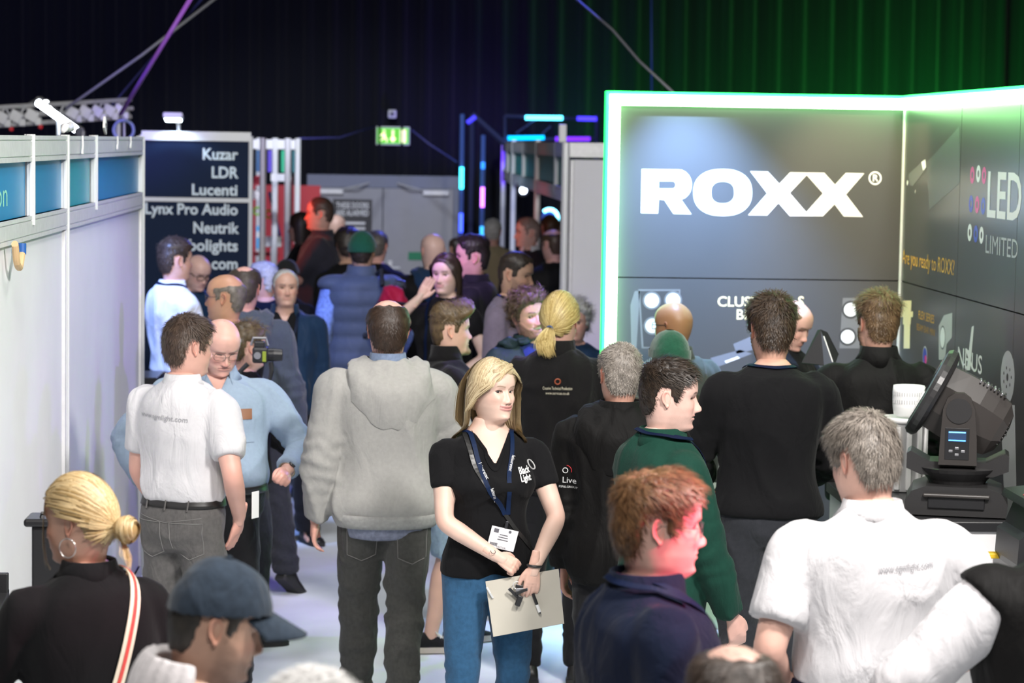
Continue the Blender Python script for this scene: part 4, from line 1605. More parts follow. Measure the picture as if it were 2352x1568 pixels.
    def hood(self, mat, parent=None):
        """hood lying on the back: a slumped cowl, low point between the shoulder blades"""
        n, m = 44, 12
        th = np.linspace(-math.pi * .98, math.pi * .98, n)
        rows = []
        for q in np.linspace(0, 1, m):
            back = .5 - .5 * np.cos(th + math.pi)  # 1 at the back? th=0 -> 0
            bk = .5 + .5 * np.cos(th)              # 1 at th=0 = back
            w = .085 + .055 * q + .045 * np.sin(math.pi * q)
            x = np.sin(th) * (w + .02 * bk * q)
            y = -.005 - np.cos(th) * (.072 + .052 * np.sin(math.pi * min(q * .8 + .1, 1)) * bk) - .030 * bk * np.sin(math.pi * q)
            z = 1.525 - .010 * bk + .030 * np.sin(math.pi * q * .8) * (.3 + .7 * bk) - q * (.055 + .215 * bk ** 3.0)
            rows.append(np.stack([x, y, z], 1))
        A = np.array(rows)
        A[..., 2] += .006 * np.sin(A[..., 0] * 90 + A[..., 2] * 60)
        V = self.bend(A.reshape(-1, 3))
        F = [(i * n + j, i * n + j + 1, (i + 1) * n + j + 1, (i + 1) * n + j) for i in range(m - 1) for j in range(n - 1)]
        q = np.repeat(np.linspace(0, 1, m), n)
        for i in np.where(q > .35)[0]:
            c, nn, ii, d = self.top_bvh.find_nearest(Vector(V[i]))
            c, nn = np.array(c), np.array(nn)
            h = float(np.dot(V[i] - c, nn))
            want = .004 + .040 * (1 - q[i]) ** .7
            V[i] = V[i] + nn * (want - h) * sstep(q[i], .3, .6)
        V = V + np.stack([np.zeros(len(V)), np.zeros(len(V)), .004 * np.sin(V[:, 0] * 110 + 6 * q)], 1)
        return self.put('hood', V, F, mat, parent=parent)


_HANDS = {}


def hand_cache(pose, vox):
    k = (pose, round(vox, 4))
    if k not in _HANDS:
        _HANDS[k] = make_hand(1, pose, vox)
    return _HANDS[k]


def lens_mat():
    if 'lens' in MATS:
        return MATS['lens']
    m, nt, b = _nt('lens')
    tr = nt.nodes.new('ShaderNodeBsdfTransparent')
    gl = nt.nodes.new('ShaderNodeBsdfGlossy')
    gl.inputs['Roughness'].default_value = .03
    mx = nt.nodes.new('ShaderNodeMixShader')
    mx.inputs['Fac'].default_value = .07
    nt.links.new(tr.outputs['BSDF'], mx.inputs[1])
    nt.links.new(gl.outputs['BSDF'], mx.inputs[2])
    nt.links.new(mx.outputs['Shader'], nt.nodes['Material Output'].inputs['Surface'])
    nt.nodes.remove(b)
    MATS['lens'] = m
    return m


def v_neck(z0, k):
    """open collar: positive inside the V"""
    return lambda V: np.minimum(V[:, 1] + .02, (V[:, 2] - z0) * k - np.abs(V[:, 0]))
# ------------------------------------------------------------------ the hall
ALU = plain('brushed_aluminium', (.70, .70, .71), .42, .25, var=.06, scale=30)
ALU_W = plain('white_aluminium', (.78, .79, .80), .35, .15)
WHITE_PANEL = plain('white_panel', (.76, .76, .78), .55, var=.03, scale=3, bump=.05, bscale=40)
BLACK_PL = plain('black_plastic', (.018, .018, .020), .42, bump=.06, bscale=200)
BLACK_SATIN = plain('black_satin', (.022, .022, .024), .28)
WHITE_PL = plain('white_plastic', (.80, .80, .80), .40)
GREY_M = plain('grey_metal', (.30, .30, .32), .4, .6)
INK_W = plain('white_ink', (.85, .85, .85), .6)


def floor_mat():
    m = plain('pale_carpet', (.66, .70, .74), .9, spec=.2, var=.07, scale=2.5, bump=.3, bscale=300)
    return m


g = MB()
g.box((0, 15, -.05), (24, 36, .1))
tag(g.build('floor', floor_mat()), 'pale blue-grey exhibition carpet', None, None, 'structure')

# pleated black drape round the hall
def drape(name, x0, x1, Y, h, mat, pitch=.30, amp=.07, axis='x', label=None):
    n = int((x1 - x0) / pitch * 8)
    xs = np.linspace(x0, x1, n)
    rows = []
    for z in np.linspace(0, h, 10):
        ph = xs / pitch * 2 * math.pi + 1.3 * np.sin(xs * 1.7) + .15 * z
        y = Y + amp * np.sin(ph) + .4 * amp * np.sin(2 * ph + 1.1)
        rows.append(np.stack([xs, y, np.full(n, z)], 1) if axis == 'x' else np.stack([y, xs, np.full(n, z)], 1))
    A = np.array(rows)
    F = [(i * n + j, i * n + j + 1, (i + 1) * n + j + 1, (i + 1) * n + j) for i in range(9) for j in range(n - 1)]
    o = mesh_obj(name, A.reshape(-1, 3), F, mat, smooth=True)
    return tag(o, label, None, None, 'structure')


DRAPE = cloth('black_drape', (.010, .011, .016), .9, .15, .1, .1, .2)
drape('wall_back', -11.5, 11.5, 29.0, 9.0, DRAPE, label='black pleated drape closing the hall')
drape('wall_left', -2.5, 29.0, -11.5, 9.0, DRAPE, axis='y', label='black pleated side drape')
drape('wall_right', -2.5, 29.0, 11.5, 9.0, DRAPE, axis='y', label='black pleated side drape')

# ---- double door at the back
def back_door():
    Y = 27.6
    a, b = px_y(706, 400, Y), px_y(1054, 400, Y)
    x0, x1 = a[0], b[0]
    zt = a[2]
    w = x1 - x0
    d = thing('door_1', 'grey double fire door with a black notice', None, ((x0 + x1) / 2, Y, 0))
    d['kind'] = 'structure'
    fm = plain('door_frame_paint', (.20, .22, .30), .5)
    lm = plain('door_leaf_paint', (.34, .34, .37), .5, var=.03)
    f = MB()
    zl = px_y(800, 430, Y)[2]
    f.box((0, .03, (zt + zl) / 2), (w, .12, zt - zl))
    f.box((-w / 2 + .03, .03, zl / 2), (.06, .12, zl))
    f.box((w / 2 - .03, .03, zl / 2), (.06, .12, zl))
    f.build('frame', fm, d)
    lw = (w - .12) / 2 - .006
    for sx in (-1, 1):
        cx = sx * (lw / 2 + .004)
        lf = MB().box((cx, .0, zl / 2), (lw, .045, zl - .01), bevel=.004).build('leaf', lm, d)
        MB().box((cx + sx * lw * .25, -.05, zl - .05), (.30, .06, .06), bevel=.01).build('door_closer', ALU, lf)
        MB().tube([(cx + sx * lw * .1, -.06, zl - .03), (cx - sx * lw * .15, -.16, zl + .02), (cx - sx * lw * .3, -.06, zl + .05)], .012).build('closer_arm', ALU, lf)
        MB().box((sx * .09, -.04, 1.02), (.05, .03, .22), bevel=.008).tube([(sx * .09, -.06, 1.05), (sx * .09, -.10, 1.05), (sx * .20, -.10, 1.05)], .011).build('lever_handle', ALU, lf)
        MB().box((cx, -.03, .16), (lw * .92, .006, .26)).build('kick_plate', ALU, lf)
    # notice
    p0, p1 = px_y(765, 461, Y - .04), px_y(854, 527, Y - .04)
    o = d.location
    c = ((p0[0] + p1[0]) / 2 - o.x, -.035, (p0[2] + p1[2]) / 2)
    nw, nh = p1[0] - p0[0], p0[2] - p1[2] + .12
    s = MB().box((c[0], c[1], c[2] - .04), (nw, .008, nh), bevel=.002).build('notice', plain('notice_black', (.02, .02, .03), .4), d)
    s['label'] = 'black notice in white capitals on the left door leaf'
    for i, (tx, hh) in enumerate((('THESE DOORS', .068), ('ARE ALARMED', .068))):
        letter(tx, hh * 1.35, (c[0], c[1] - .006, c[2] + nh / 2 - .14 - i * .085), (1, 0, 0), (0, 0, 1), INK_W, s, bold=.002, align='CENTER', width=nw * .84)
    for i in range(2):
        MB().box((c[0], c[1] - .006, c[2] + nh / 2 - .31 - i * .06), (nw * .66, .002, .028)).build('small_print', INK_W, s)
    gp = px_y(954, 588, Y - .04)
    MB().box((gp[0] - o.x, -.03, gp[2]), (.16, .006, .09)).build('green_notice', plain('sign_green', (.0, .22, .10), .5), d)


back_door()


def exit_sign():
    a, b = px(864, 290, 193), px(941, 334, 193)
    w, h = b[0] - a[0], a[2] - b[2]
    t = thing('exit_sign', 'lit green emergency exit sign hanging above the grey double door', 'sign', ((a[0] + b[0]) / 2, a[1], b[2]))
    MB().box((0, .03, h / 2), (w, .06, h), bevel=.008).build('housing', WHITE_PL, t)
    MB().box((0, -.004, h / 2), (w * .94, .008, h * .84)).build('lit_face', emit('exit_green', (.10, .50, .02), .9), t)
    we = emit('exit_white', (1, 1, .55), 1.1)
    y = -.012
    ar = MB().prism([(-.012, .03 + h * .3), (.012, .03 + h * .3), (.012, h * .38), (.04, h * .38), (0, h * .14), (-.04, h * .38), (-.012, h * .38)], y, y + .003)
    ar.prism([(-.012, h * .3), (.012, h * .3), (.012, h * .82), (-.012, h * .82)], y, y + .003)
    ar.build('arrow', we, t)
    # running figure and doorway
    r = MB()
    r.prism([(.085, h * .14), (.155, h * .14), (.155, h * .84), (.085, h * .84)], y, y + .003)
    r.build('doorway', we, t)
    r = MB()
    r.lathe([(.001, -.002), (.014, -.002), (.014, .002), (.001, .002)], (-.105, y, h * .76), 12, (0, 1, 0))
    r.prism([(-.125, h * .62), (-.09, h * .66), (-.085, h * .42), (-.112, h * .40)], y, y + .003)
    r.prism([(-.112, h * .44), (-.088, h * .44), (-.060, h * .28), (-.075, h * .14), (-.085, h * .14), (-.078, h * .27)], y, y + .003)
    r.prism([(-.112, h * .44), (-.092, h * .42), (-.118, h * .26), (-.155, h * .24), (-.155, h * .29), (-.125, h * .32)], y, y + .003)
    r.prism([(-.122, h * .64), (-.112, h * .56), (-.150, h * .44), (-.158, h * .50)], y, y + .003)
    r.build('running_figure', we, t)
    MB().box((0, .12, h / 2), (.14, .22, .08)).build('wall_bracket', GREY_M, t)


exit_sign()
p = px(901, 262, 205)
t = thing('detector_box', 'small white wall box above the green exit sign', 'sensor', (p[0] * 1.055, 28.84, px(901, 262, 193)[2]))
MB().box((0, .08, 0), (.05, .14, .05)).build('wall_bracket', GREY_M, t)
MB().box((0, 0, 0), (.10, .09, .10), bevel=.015).build('casing', WHITE_PL, t)
MB().lathe([(.001, 0), (.03, 0), (.022, .025), (.001, .03)], (0, -.045, 0), 14, (0, -1, 0)).build('lens', plain('smoke_lens', (.2, .2, .22), .2), t)


# ---- shell scheme helpers
def col_post(x, y, h, parent, r=.024, mat=None, z0=0.0, name='post'):
    """eight-sided grooved aluminium column"""
    b = MB()
    prof = []
    for k in range(8):
        a0 = 2 * math.pi * k / 8 + math.pi / 8
        a1 = 2 * math.pi * (k + 1) / 8 + math.pi / 8
        p0 = np.array([math.cos(a0), math.sin(a0)]) * r
        p1 = np.array([math.cos(a1), math.sin(a1)]) * r
        prof += [p0, p0 * .6 + p1 * .4, (p0 + p1) / 2 * .80 + (p0 - p1) * .06, (p0 + p1) / 2 * .80 - (p0 - p1) * .06, p0 * .4 + p1 * .6]
    b.prism([(x + q[0], y + q[1]) for q in prof], z0, h, 'xy')
    return b.build(name, mat or ALU_W, parent)


def beam(p0, p1, z0, z1, t, parent, mat=None, name='beam', normal=(1, 0, 0)):
    """grooved aluminium rail between two plan points"""
    p0, p1 = np.array(p0, float), np.array(p1, float)
    L = np.linalg.norm(p1 - p0)
    d = (p1 - p0) / L
    R = Matrix(((d[0], -d[1], 0), (d[1], d[0], 0), (0, 0, 1)))
    c = (p0 + p1) / 2
    b = MB()
    h = z1 - z0
    b.box((c[0], c[1], (z0 + z1) / 2), (L, t * .7, h), R)
    for f0, f1 in ((0, .16), (.22, .78), (.84, 1.0)):
        b.box((c[0], c[1], z0 + h * (f0 + f1) / 2), (L, t, h * (f1 - f0)), R)
    return b.build(name, mat or ALU, parent)


def on_plane_x(xp, X, yp=312):
    v = _F * FPX + _R * (xp - IMG_W / 2) - _U * (yp - IMG_H / 2)
    return X * v[1] / v[0]


# ---- left shell booth: white wall with blue name fascia
XL = px(323, 312, 407)[0]
YL = [on_plane_x(323, XL), on_plane_x(212, XL), on_plane_x(147, XL), on_plane_x(65, XL), on_plane_x(-30, XL), on_plane_x(-90, XL)]


def left_booth():
    t = thing('exhibition_booth', 'white shell-scheme booth wall with blue name fascia along the aisle', 'booth', (XL, YL[0], 0))
    o = YL[0]
    full = [YL[0], YL[2], YL[4]]
    for y in full:
        col_post(0, y - o, 2.5, t, .026)
    for a, b in zip(full[:-1], full[1:]):
        beam((0, a - o - .026), (0, b - o + .026), 2.095, 2.185, .036, t, name='fascia_bottom_rail')
        beam((0, a - o - .026), (0, b - o + .026), 2.395, 2.495, .036, t, name='fascia_top_rail')
        MB().box((-.006, (a + b) / 2 - o, 1.05), (.012, abs(a - b) - .09, 2.08)).build('wall_panel', WHITE_PANEL, t)
        for yy in (a - .05, b + .05):
            MB().box((.002, yy - o, 1.05), (.026, .028, 2.08), bevel=.004).build('panel_edge', ALU, t)
        beam((0, a - o - .026), (0, b - o + .026), .005, .055, .034, t, name='base_rail')
    for y in (YL[1], YL[3]):
        col_post(.006, y - o, 2.5, t, .022, None, 2.15, 'fascia_post')
    blue = plain('blue_fascia', (.012, .25, .52), .32, var=.10, scale=1.2)
    teal = plain('teal_fascia', (.015, .33, .40), .32, var=.10, scale=1.2)
    names = []
    for i, (a, b) in enumerate(zip(YL[:-2], YL[1:-1])):
        f = MB().box((-.012, (a + b) / 2 - o, 2.29), (.006, abs(a - b) - .05, .212)).build('fascia_panel', teal if i == 1 else blue, t)
        names.append(f)
    # end of the stand's printed name on the nearest panel
    yy = on_plane_x(2, XL)
    letter('tion', .13, (-.008, yy - o - .22, 2.235), (0, 1, 0), (0, 0, 1), plain('pale_green_ink', (.30, .70, .55), .5), names[-1], width=.42)
    # return wall at the far end closes the booth
    return t


left_booth()

# cable ties and a folded carton tag on the left fascia
for i, (xp, yp0, yp1) in enumerate(((174, 313, 348), (256, 315, 339), (287, 318, 339))):
    y = on_plane_x(xp, XL)
    s = 5553 / y
    b = MB()
    L = (yp1 - yp0) / s
    b.tube([(0, 0, L), (.002, 0, L * .4), (0, 0, 0)], .004, 6)
    b.tube([(0, -.0, .012), (0, -.014, .0), (0, -.018, -.012)], .003, 6)
    b.tube([(0, .0, .012), (0, .014, .0), (0, .018, -.012)], .003, 6)
    o = b.build('cable_tie', WHITE_PL)
    o.location = (XL + .030, y, 2.497 - L)
    tag(o, ['white cable tie with wide loose tails hanging on the left booth rail', 'long narrow white cable tie hanging near the end post of the left booth', 'short white cable tie hanging closest to the end post of the left booth'][i], 'cable tie', 'cable ties on the left fascia')
y = on_plane_x(241, XL)
t = thing('label_card', 'small white printed label card propped on the left booth rail', 'card', (XL, y, 2.5))
R = Matrix.Rotation(math.radians(-24), 3, 'X')
b = MB().box((0, 0, .048), (.012, .085, .062), R, bevel=.003)
b.build('card', plain('card_white', (.80, .79, .76), .6), t)
bk = plain('black_ink', (.03, .03, .03), .6)
rr = random.Random(4)
for k in range(22):
    dy, dz = rr.uniform(-.005, .034), rr.uniform(-.02, .022)
    v = R @ Vector((.0065, dy, dz))
    MB().box((v[0], v[1], .048 + v[2]), (.001, .006 * rr.uniform(.5, 1.4), .006 * rr.uniform(.5, 1.4)), R).build('printed_dot', bk, t)
v = R @ Vector((.0065, -.026, -.006))
MB().lathe([(.001, 0), (.009, 0), (.009, .001), (.001, .001)], (v[0], v[1], .048 + v[2]), 14, (1, 0, 0)).build('printed_ring', bk, t)

# curved handle hanging on the left wall
y = on_plane_x(22, XL, 575)
z1 = px_y(30, 562, y)[2]
z0 = px_y(12, 612, y)[2]
pts = [(0, -.17, z1 + .01), (0, -.165, z0 + .09), (0, -.12, z0 + .02), (0, -.06, z0), (0, -.02, z0 + .03), (0, .01, z1 - .03)]
t = thing('hanging_handle', 'pale wooden curved handle with a blue end on the white booth wall', 'handle', (XL + .045, y, 0))
q = np.array(pts)
tt = np.linspace(0, 1, 24)
Q = np.stack([pchip(np.linspace(0, 1, len(q)), q[:, k], tt) for k in range(3)], 1)
MB().tube(Q, .013, 10).build('crook', plain('pale_wood', (.62, .42, .22), .45), t)
MB().tube([(0, .008, z1 - .035), (0, .012, z1 + .005)], .015, 10).build('end_cap', plain('blue_plastic', (.02, .10, .35), .4), t)


# ---- lighting gear standing inside the left booth, above the wall
def pxL(x, yy, s):
    return px(x, yy, s)


SPARK = emit('white_lamp_face', (.85, .92, 1.0), 20)
a, b = px(88, 236, 330), px(178, 300, 335)
t = thing('led_tube', 'bright white tube light sloping down behind the left booth fascia', 'light', tuple(b))
MB().tube([a - b, a * .5 + b * .5 - b, (0, 0, 0)], .024, 14).build('lit_tube', emit('tube_white', (.75, .87, 1.0), 40), t)
e = a - b
MB().tube([e, e * 1.05], .027, 12).build('end_cap', GREY_M, t)
MB().tube([(0, 0, 0), -e * .05], .027, 12).build('end_cap', GREY_M, t)
MB().tube([e * .5 + [0, .03, 0], (e[0] * .5, e[1] * .5 + .03, -b[2])], .014, 8).build('stand_pole', GREY_M, t)
rng = np.random.default_rng(3)
# a lattice truss that carries the gear
ta, tb = px(-60, 292, 300), px(300, 268, 280)
t = thing('lighting_truss', 'silver lattice truss with clamps behind the left booth fascia', 'truss', tuple(ta))
d = tb - ta
for off in ((0, 0, 0), (0, 0, .14), (0, .14, .07)):
    MB().tube([np.array(off), d + off], .018, 10).build('chord', ALU, t)
for k in range(16):
    u0, u1 = k / 16, (k + 1) / 16
    MB().tube([d * u0 + [0, 0, .14 * (k % 2)], d * u1 + [0, 0, .14 * ((k + 1) % 2)]], .008, 6).build('brace', ALU, t)
for k, (u0, m) in enumerate(((.08, WHITE_PL), (.17, ALU), (.26, ALU), (.36, WHITE_PL), (.62, ALU), (.70, WHITE_PL), (.78, ALU), (.86, WHITE_PL), (.93, ALU))):
    c = d * u0
    MB().box((c[0], c[1] - .04, c[2] + .06), (.10, .07, .09), Matrix.Rotation(.5, 3, 'Y'), bevel=.012).box((c[0] + .05, c[1] - .05, c[2] + .015), (.05, .03, .06), bevel=.008).build('clamp', m, t)
for xq, yq in ((25, 296), (92, 291)):
    c = px(xq, yq, 296) - ta
    MB().lathe([(.001, 0), (.018, 0), (.018, .03), (.001, .035)], c, 12, (.3, -1, 0)).build('red_connector', plain('red_plastic', (.6, .02, .03), .4), t)
za = ta[2]
MB().tube([(.1, 0, 0), (.1, .0, -za)], .022, 10).build('stand_leg', ALU, t)
MB().tube([d + [-.1, 0, 0], d + [-.1, 0, -(za + d[2])]], .022, 10).build('stand_leg', ALU, t)
# sloping dark boom with lamp heads
a, b = px(92, 226, 285), px(190, 300, 285)
t = thing('lamp_boom', 'dark boom with round white lamps above the left booth', 'light', tuple(b))
MB().tube([a - b, (0, 0, 0)], .022, 10).tube([a - b, px(20, 268, 290) - b], .018, 8).build('boom', GREY_M, t)
MB().tube([(0, 0, 0), (0, .0, -b[2])], .022, 10).build('upright', GREY_M, t)
for xq, yq, r_, m in ((106, 236, .024, SPARK), (113, 251, .028, SPARK), (87, 228, .018, WHITE_PL), (133, 266, .022, WHITE_PL)):
    c = px(xq, yq, 286) - b
    MB().lathe([(.001, .0), (r_, .0), (r_ * 1.1, .03), (r_ * .7, .07), (.001, .08)], c, 16, (.1, 1, .2)).build('lamp_can', GREY_M, t)
    MB().lathe([(.001, -.006), (r_ * .85, -.004), (r_ * .9, .002), (.001, .002)], c, 16, (.1, 1, .2)).build('lamp_lens', m, t)
# coil of cable
c = px(284, 276, 300)
t = thing('cable_coil', 'blue-lit round coil of cable hooked above the left booth end', 'cable', (c[0], c[1], c[2]))
th = np.linspace(0, 2 * math.pi * 3, 80)
rr_ = .075 + .004 * np.sin(th * 1.7)
MB().tube(np.stack([rr_ * np.sin(th), .006 * th / 6, -.075 + rr_ * np.cos(th) * 1.0], 1), .009, 8).build('coil', plain('blue_grey_cable', (.25, .30, .55), .5), t)
MB().tube([(0, 0, 0), (.0, .03, .03), (0, .05, -.1), (0, .05, -c[2])], .008, 8).build('hook_pole', ALU, t)
# paper / white cloth lumps on the rail
o = MB().tube([(0, 0, 0), (.0, .06, .018), (0, .14, .010), (0, .22, .022), (0, .32, .008)], [.010, .020, .016, .022, .008], 8).build('rolled_bag', WHITE_PL, smooth=True)
o.location = (XL - .01, on_plane_x(150, XL), 2.515)
tag(o, 'crumpled white plastic bag lying on the left booth rail', 'bag')

# overhead cables
def cable(label, pts, r, col, rough=.5, e=None):
    m = plain('cable_%s' % label.split()[0], col, rough) if e is None else e
    V, F = tube(np.array(pts), r, 8)
    o = mesh_obj('cable', V, F, m, smooth=True)
    return tag(o, label, 'cable')


A, B = px(500, -8, 300), px(150, 250, 300)
cable('grey power cable slanting down to the left booth gear', [A, A * .5 + B * .5 - [0, 0, .02], B], .012, (.22, .22, .24))
A, B = px(442, -10, 330), px(277, 262, 303)
cable('violet-lit strap slanting down to the cable coil', [A, A * .5 + B * .5, B], .016, (.40, .12, .62), .4)
A, B = px(470, -10, 250), px(240, 262, 280)
cable('thin dark blue cable slanting behind the violet strap', [A, A * .5 + B * .5, B], .008, (.05, .05, .22))
A, B = px(1315, -10, 300), px(1560, 225, 330)
cable('grey cable dropping behind the black stand', [A, A * .6 + B * .4 + [0, 0, .03], A * .35 + B * .65 - [0, 0, .01], B], .010, (.25, .25, .27))
A, B, C_ = px(686, 318, 230), px(860, 290, 215), px(780, 316, 222)
cable('thin blue cable looping from the red booth to the exit sign', [A, C_, B], .009, (.05, .08, .30))
A, B, C_ = px(945, 298, 215), px(1050, 372, 215), px(985, 330, 215)
cable('thin blue cable sagging right of the exit sign', [A, C_, B], .009, (.05, .08, .30))
A, B = px(1496, -10, 210), px(1497, 210, 210)
cable('upright blue hanging line behind the black stand', [A, (A + B) / 2, B], .010, (.06, .12, .45))


# ---- exhibitor board
def board():
    s = 300
    a, b = px(326, 312, s), px(576, 312, s)
    Y = a[1]
    w = b[0] - a[0]
    t = thing('exhibitor_board', 'dark navy exhibitor name board in a silver frame beside the left booth', 'sign', (a[0], Y, 0))
    zt = 2.5
    zm = px(450, 459, s)[2]
    navy = plain('navy_board', (.006, .016, .046), .6, spec=.15, var=.05, scale=2)
    MB().box((w / 2, .0, (zt + zm) / 2), (w, .02, zt - zm)).build('upper_panel', navy, t)
    MB().box((w / 2, .0, zm / 2), (w, .02, zm)).build('lower_panel', navy, t)
    for x in (.0, w):
        col_post(x, -.01, zt + .01, t, .018)
    beam((0, -.01), (w, -.01), zm - .016, zm + .016, .04, t, ALU_W, 'middle_rail')
    beam((0, -.01), (w, -.01), zt - .03, zt + .04, .04, t, ALU_W, 'top_rail')
    inkm = plain('board_lettering', (.72, .82, .88), .5)
    for txt, yb, sz, wd in (('Kuzar', 367, 37, 81), ('LDR', 409, 37, 61), ('Lucenti', 449, 36, 104), ('Lynx Pro Audio', 494, 36, 212), ('Neutrik', 537, 37, 105), ('bolights', 578, 38, 112), ('com', 620, 38, 60)):
        p = px(545, yb, s)
        letter(txt, sz / s * .98, (p[0] - a[0], -.014, p[2]), (1, 0, 0), (0, 0, 1), inkm, t, bold=.0030, align='RIGHT', width=wd / s)
    # arm lamp on top
    p = px(402, 262, s)
    l = thing('arm_spotlight', 'small white arm spotlight clipped over the exhibitor board', 'lamp', (p[0], Y, 2.54))
    hz = p[2] - 2.54
    MB().tube([(.03, .0, 0), (.03, -.04, hz * .45), (.0, -.10, hz * .75)], .014, 8).build('arm', WHITE_PL, l)
    MB().box((0, -.15, hz * .85), (.15, .12, .045), Matrix.Rotation(-.2, 3, 'X'), bevel=.012).build('lamp_head', WHITE_PL, l)
    MB().box((0, -.15, hz * .85 - .028), (.12, .09, .006), Matrix.Rotation(-.2, 3, 'X')).build('lamp_glass', emit('arm_lamp', (.8, .95, 1), 14), l)
    sp = spot('arm_lamp_light', (0, 0, 0), (0, .1, -1), 200, (.58, .82, 1.0), 120, .8, .03)
    sp.parent = l
    sp.location = (0, -.17, hz * .80)
    sp.rotation_euler = (Vector((0.03, .16, -.7))).to_track_quat('-Z', 'Y').to_euler()


board()


# ---- red booth beyond
def red_booth():
    s = 245
    a = px(580, 312, s)
    t = thing('exhibition_booth', 'far booth with red walls, white posts and small coloured fascia', 'booth', (a[0], a[1], 0))
    X = lambda xp, ss=s: px(xp, 312, ss)[0] - a[0]
    Yy = lambda ss: FPX / ss - FPX / s
    red = plain('red_wall', (.55, .030, .045), .5)
    for xp, ss, m in ((604, 262, ALU), (632, 240, ALU_W), (661, 250, ALU_W), (684, 236, ALU_W), (595, 225, ALU_W)):
        col_post(X(xp, ss), Yy(ss), 2.5, t, .030, m)
    # red back and side walls
    MB().box((X(640, 215), Yy(215), 1.0), (.9, .02, 2.0)).build('wall_panel', red, t)
    MB().box((X(640, 232) + .10, Yy(228), 1.05), (.02, .9, 2.1)).build('wall_panel', red, t)
    MB().box((X(622), Yy(240), 2.44), (X(684) - X(580), .04, .09)).build('fascia_top_rail', ALU_W, t)
    MB().box((X(645), Yy(244), 2.13), (X(668) - X(622), .04, .07)).build('fascia_bottom_rail', ALU_W, t)
    for xa, xb, c in ((583, 594, (.02, .10, .25)), (610, 630, (.10, .06, .55)), (641, 651, (.02, .45, .22)), (667, 674, (.02, .14, .16))):
        MB().box(((X(xa) + X(xb)) / 2, Yy(240), 2.28), (X(xb) - X(xa), .01, .21)).build('fascia_panel', plain('far_fascia_%d' % xa, c, .4), t)
    # shelf goods inside
    cols = [(.10, .32, .70), (.75, .75, .78), (.55, .35, .05), (.15, .45, .10), (.60, .05, .08)]
    MB().box((X(602, 235), Yy(232), 1.35), (.30, .2, .03)).build('shelf', red, t)
    MB().tube([(X(612), Yy(238), 1.98), (X(640), Yy(238), 1.50)], .016).build('strut', plain('navy_tube', (.03, .03, .12), .4), t)
    MB().box((X(622), Yy(238), 1.50), (.16, .1, .10), bevel=.01).build('white_box', WHITE_PL, t)
    MB().tube([(X(623), Yy(240), 1.45), (X(623), Yy(240), 0)], .022).build('rack_leg', ALU_W, t)
    return t, a


red_booth()
for k, (xp, yp, c, lb) in enumerate(((590, 415, (.75, .08, .12), 'red hanging cap on the red booth wall'), (583, 447, (.75, .72, .74), 'white hanging cap on the red booth wall'), (587, 487, (.25, .50, .05), 'green hanging lead on the red booth wall'), (614, 494, (.70, .40, .02), 'yellow hanging reel on the red booth wall'), (592, 548, (.10, .40, .75), 'blue carton on the red booth shelf'))):
    q = px(xp, yp, 238)
    t = thing('display_item', lb, 'product', (q[0], q[1] + .3, q[2]))
    if k < 2:
        V, F = ellipsoid((0, 0, 0), (.055, .05, .045), 14, 8)
        mesh_obj('dome', V, F, plain('goods_%d' % k, c, .6), t, True)
        MB().prism([(-.05, -.02), (.05, -.02), (.035, -.05), (-.035, -.05)], -.09, -.03).build('peak', plain('goods_%d' % k, c, .6), t)
    elif k < 4:
        th = np.linspace(0, 12.5, 40)
        MB().tube(np.stack([.035 * np.cos(th), .01 * th / 6, .035 * np.sin(th)], 1), .011, 6).build('coil', plain('goods_%d' % k, c, .5), t)
        MB().tube([(0, 0, .03), (0, .3, .04)], .004, 6).build('peg', GREY_M, t)
    else:
        MB().box((0, 0, 0), (.06, .06, .22), bevel=.004).build('carton', plain('goods_%d' % k, c, .5), t)
        MB().box((0, -.031, .03), (.05, .002, .06)).build('carton_label', WHITE_PL, t)


# ---- right shell booth, open side to the aisle
def right_booth():
    s = 300
    c = px(1300, 322, s)
    t = thing('exhibition_booth', 'open shell-scheme booth with teal fascia beside the black stand', 'booth', (c[0], c[1], 0))
    X0 = c[0]
    ys = [c[1]] + [on_plane_x(xp, X0, 322) for xp in (1236, 1181, 1157)]
    for i, y in enumerate(ys):
        col_post(0, y - c[1], 2.5 + (.02 if i else .0), t, .030)
    ym = [on_plane_x(1280, X0, 322), on_plane_x(1205, X0, 322), on_plane_x(1168, X0, 322)]
    for y in ym:
        col_post(0, y - c[1], 2.5, t, .024, None, 2.10, 'fascia_post')
    teal = plain('teal_fascia_right', (.03, .34, .30), .4)
    dk = plain('green_fascia_right', (.01, .16, .11), .4)
    for i in range(3):
        a, b = ys[i] - c[1], ys[i + 1] - c[1]
        beam((0, a), (0, b), 2.05, 2.16, .04, t, name='fascia_bottom_rail')
        beam((0, a), (0, b), 2.39, 2.50, .04, t, name='fascia_top_rail')
        m = ym[i] - c[1]
        MB().box((.012, (a + m) / 2, 2.275), (.006, abs(a - m) - .04, .235)).build('fascia_panel', teal, t)
        MB().box((.012, (m + b) / 2, 2.275), (.006, abs(b - m) - .04, .235)).build('fascia_panel', dk if i == 0 else teal, t)
    # front return wall towards the black stand
    w = px(1440, 322, s)[0] - X0
    MB().box((w / 2 + .03, .0, 1.19), (w - .05, .02, 2.36)).build('wall_panel', WHITE_PANEL, t)
    beam((.03, 0), (w, 0), 2.39, 2.50, .04, t, name='wall_top_rail')
    MB().box((.05, -.005, 1.19), (.03, .03, 2.36), bevel=.006).build('panel_edge', ALU, t)
    # white lamp box on the corner
    MB().box((-.02, .10, 2.57), (.06, .08, .14), bevel=.01).build('lamp_box', WHITE_PL, t)
    # black counter display inside
    MB().box((px(1262, 560, 250)[0] - X0, FPX / 250 - c[1], .82), (.36, .3, 1.64), bevel=.01).build('display_cabinet', BLACK_PL, t)
    return t


right_booth()


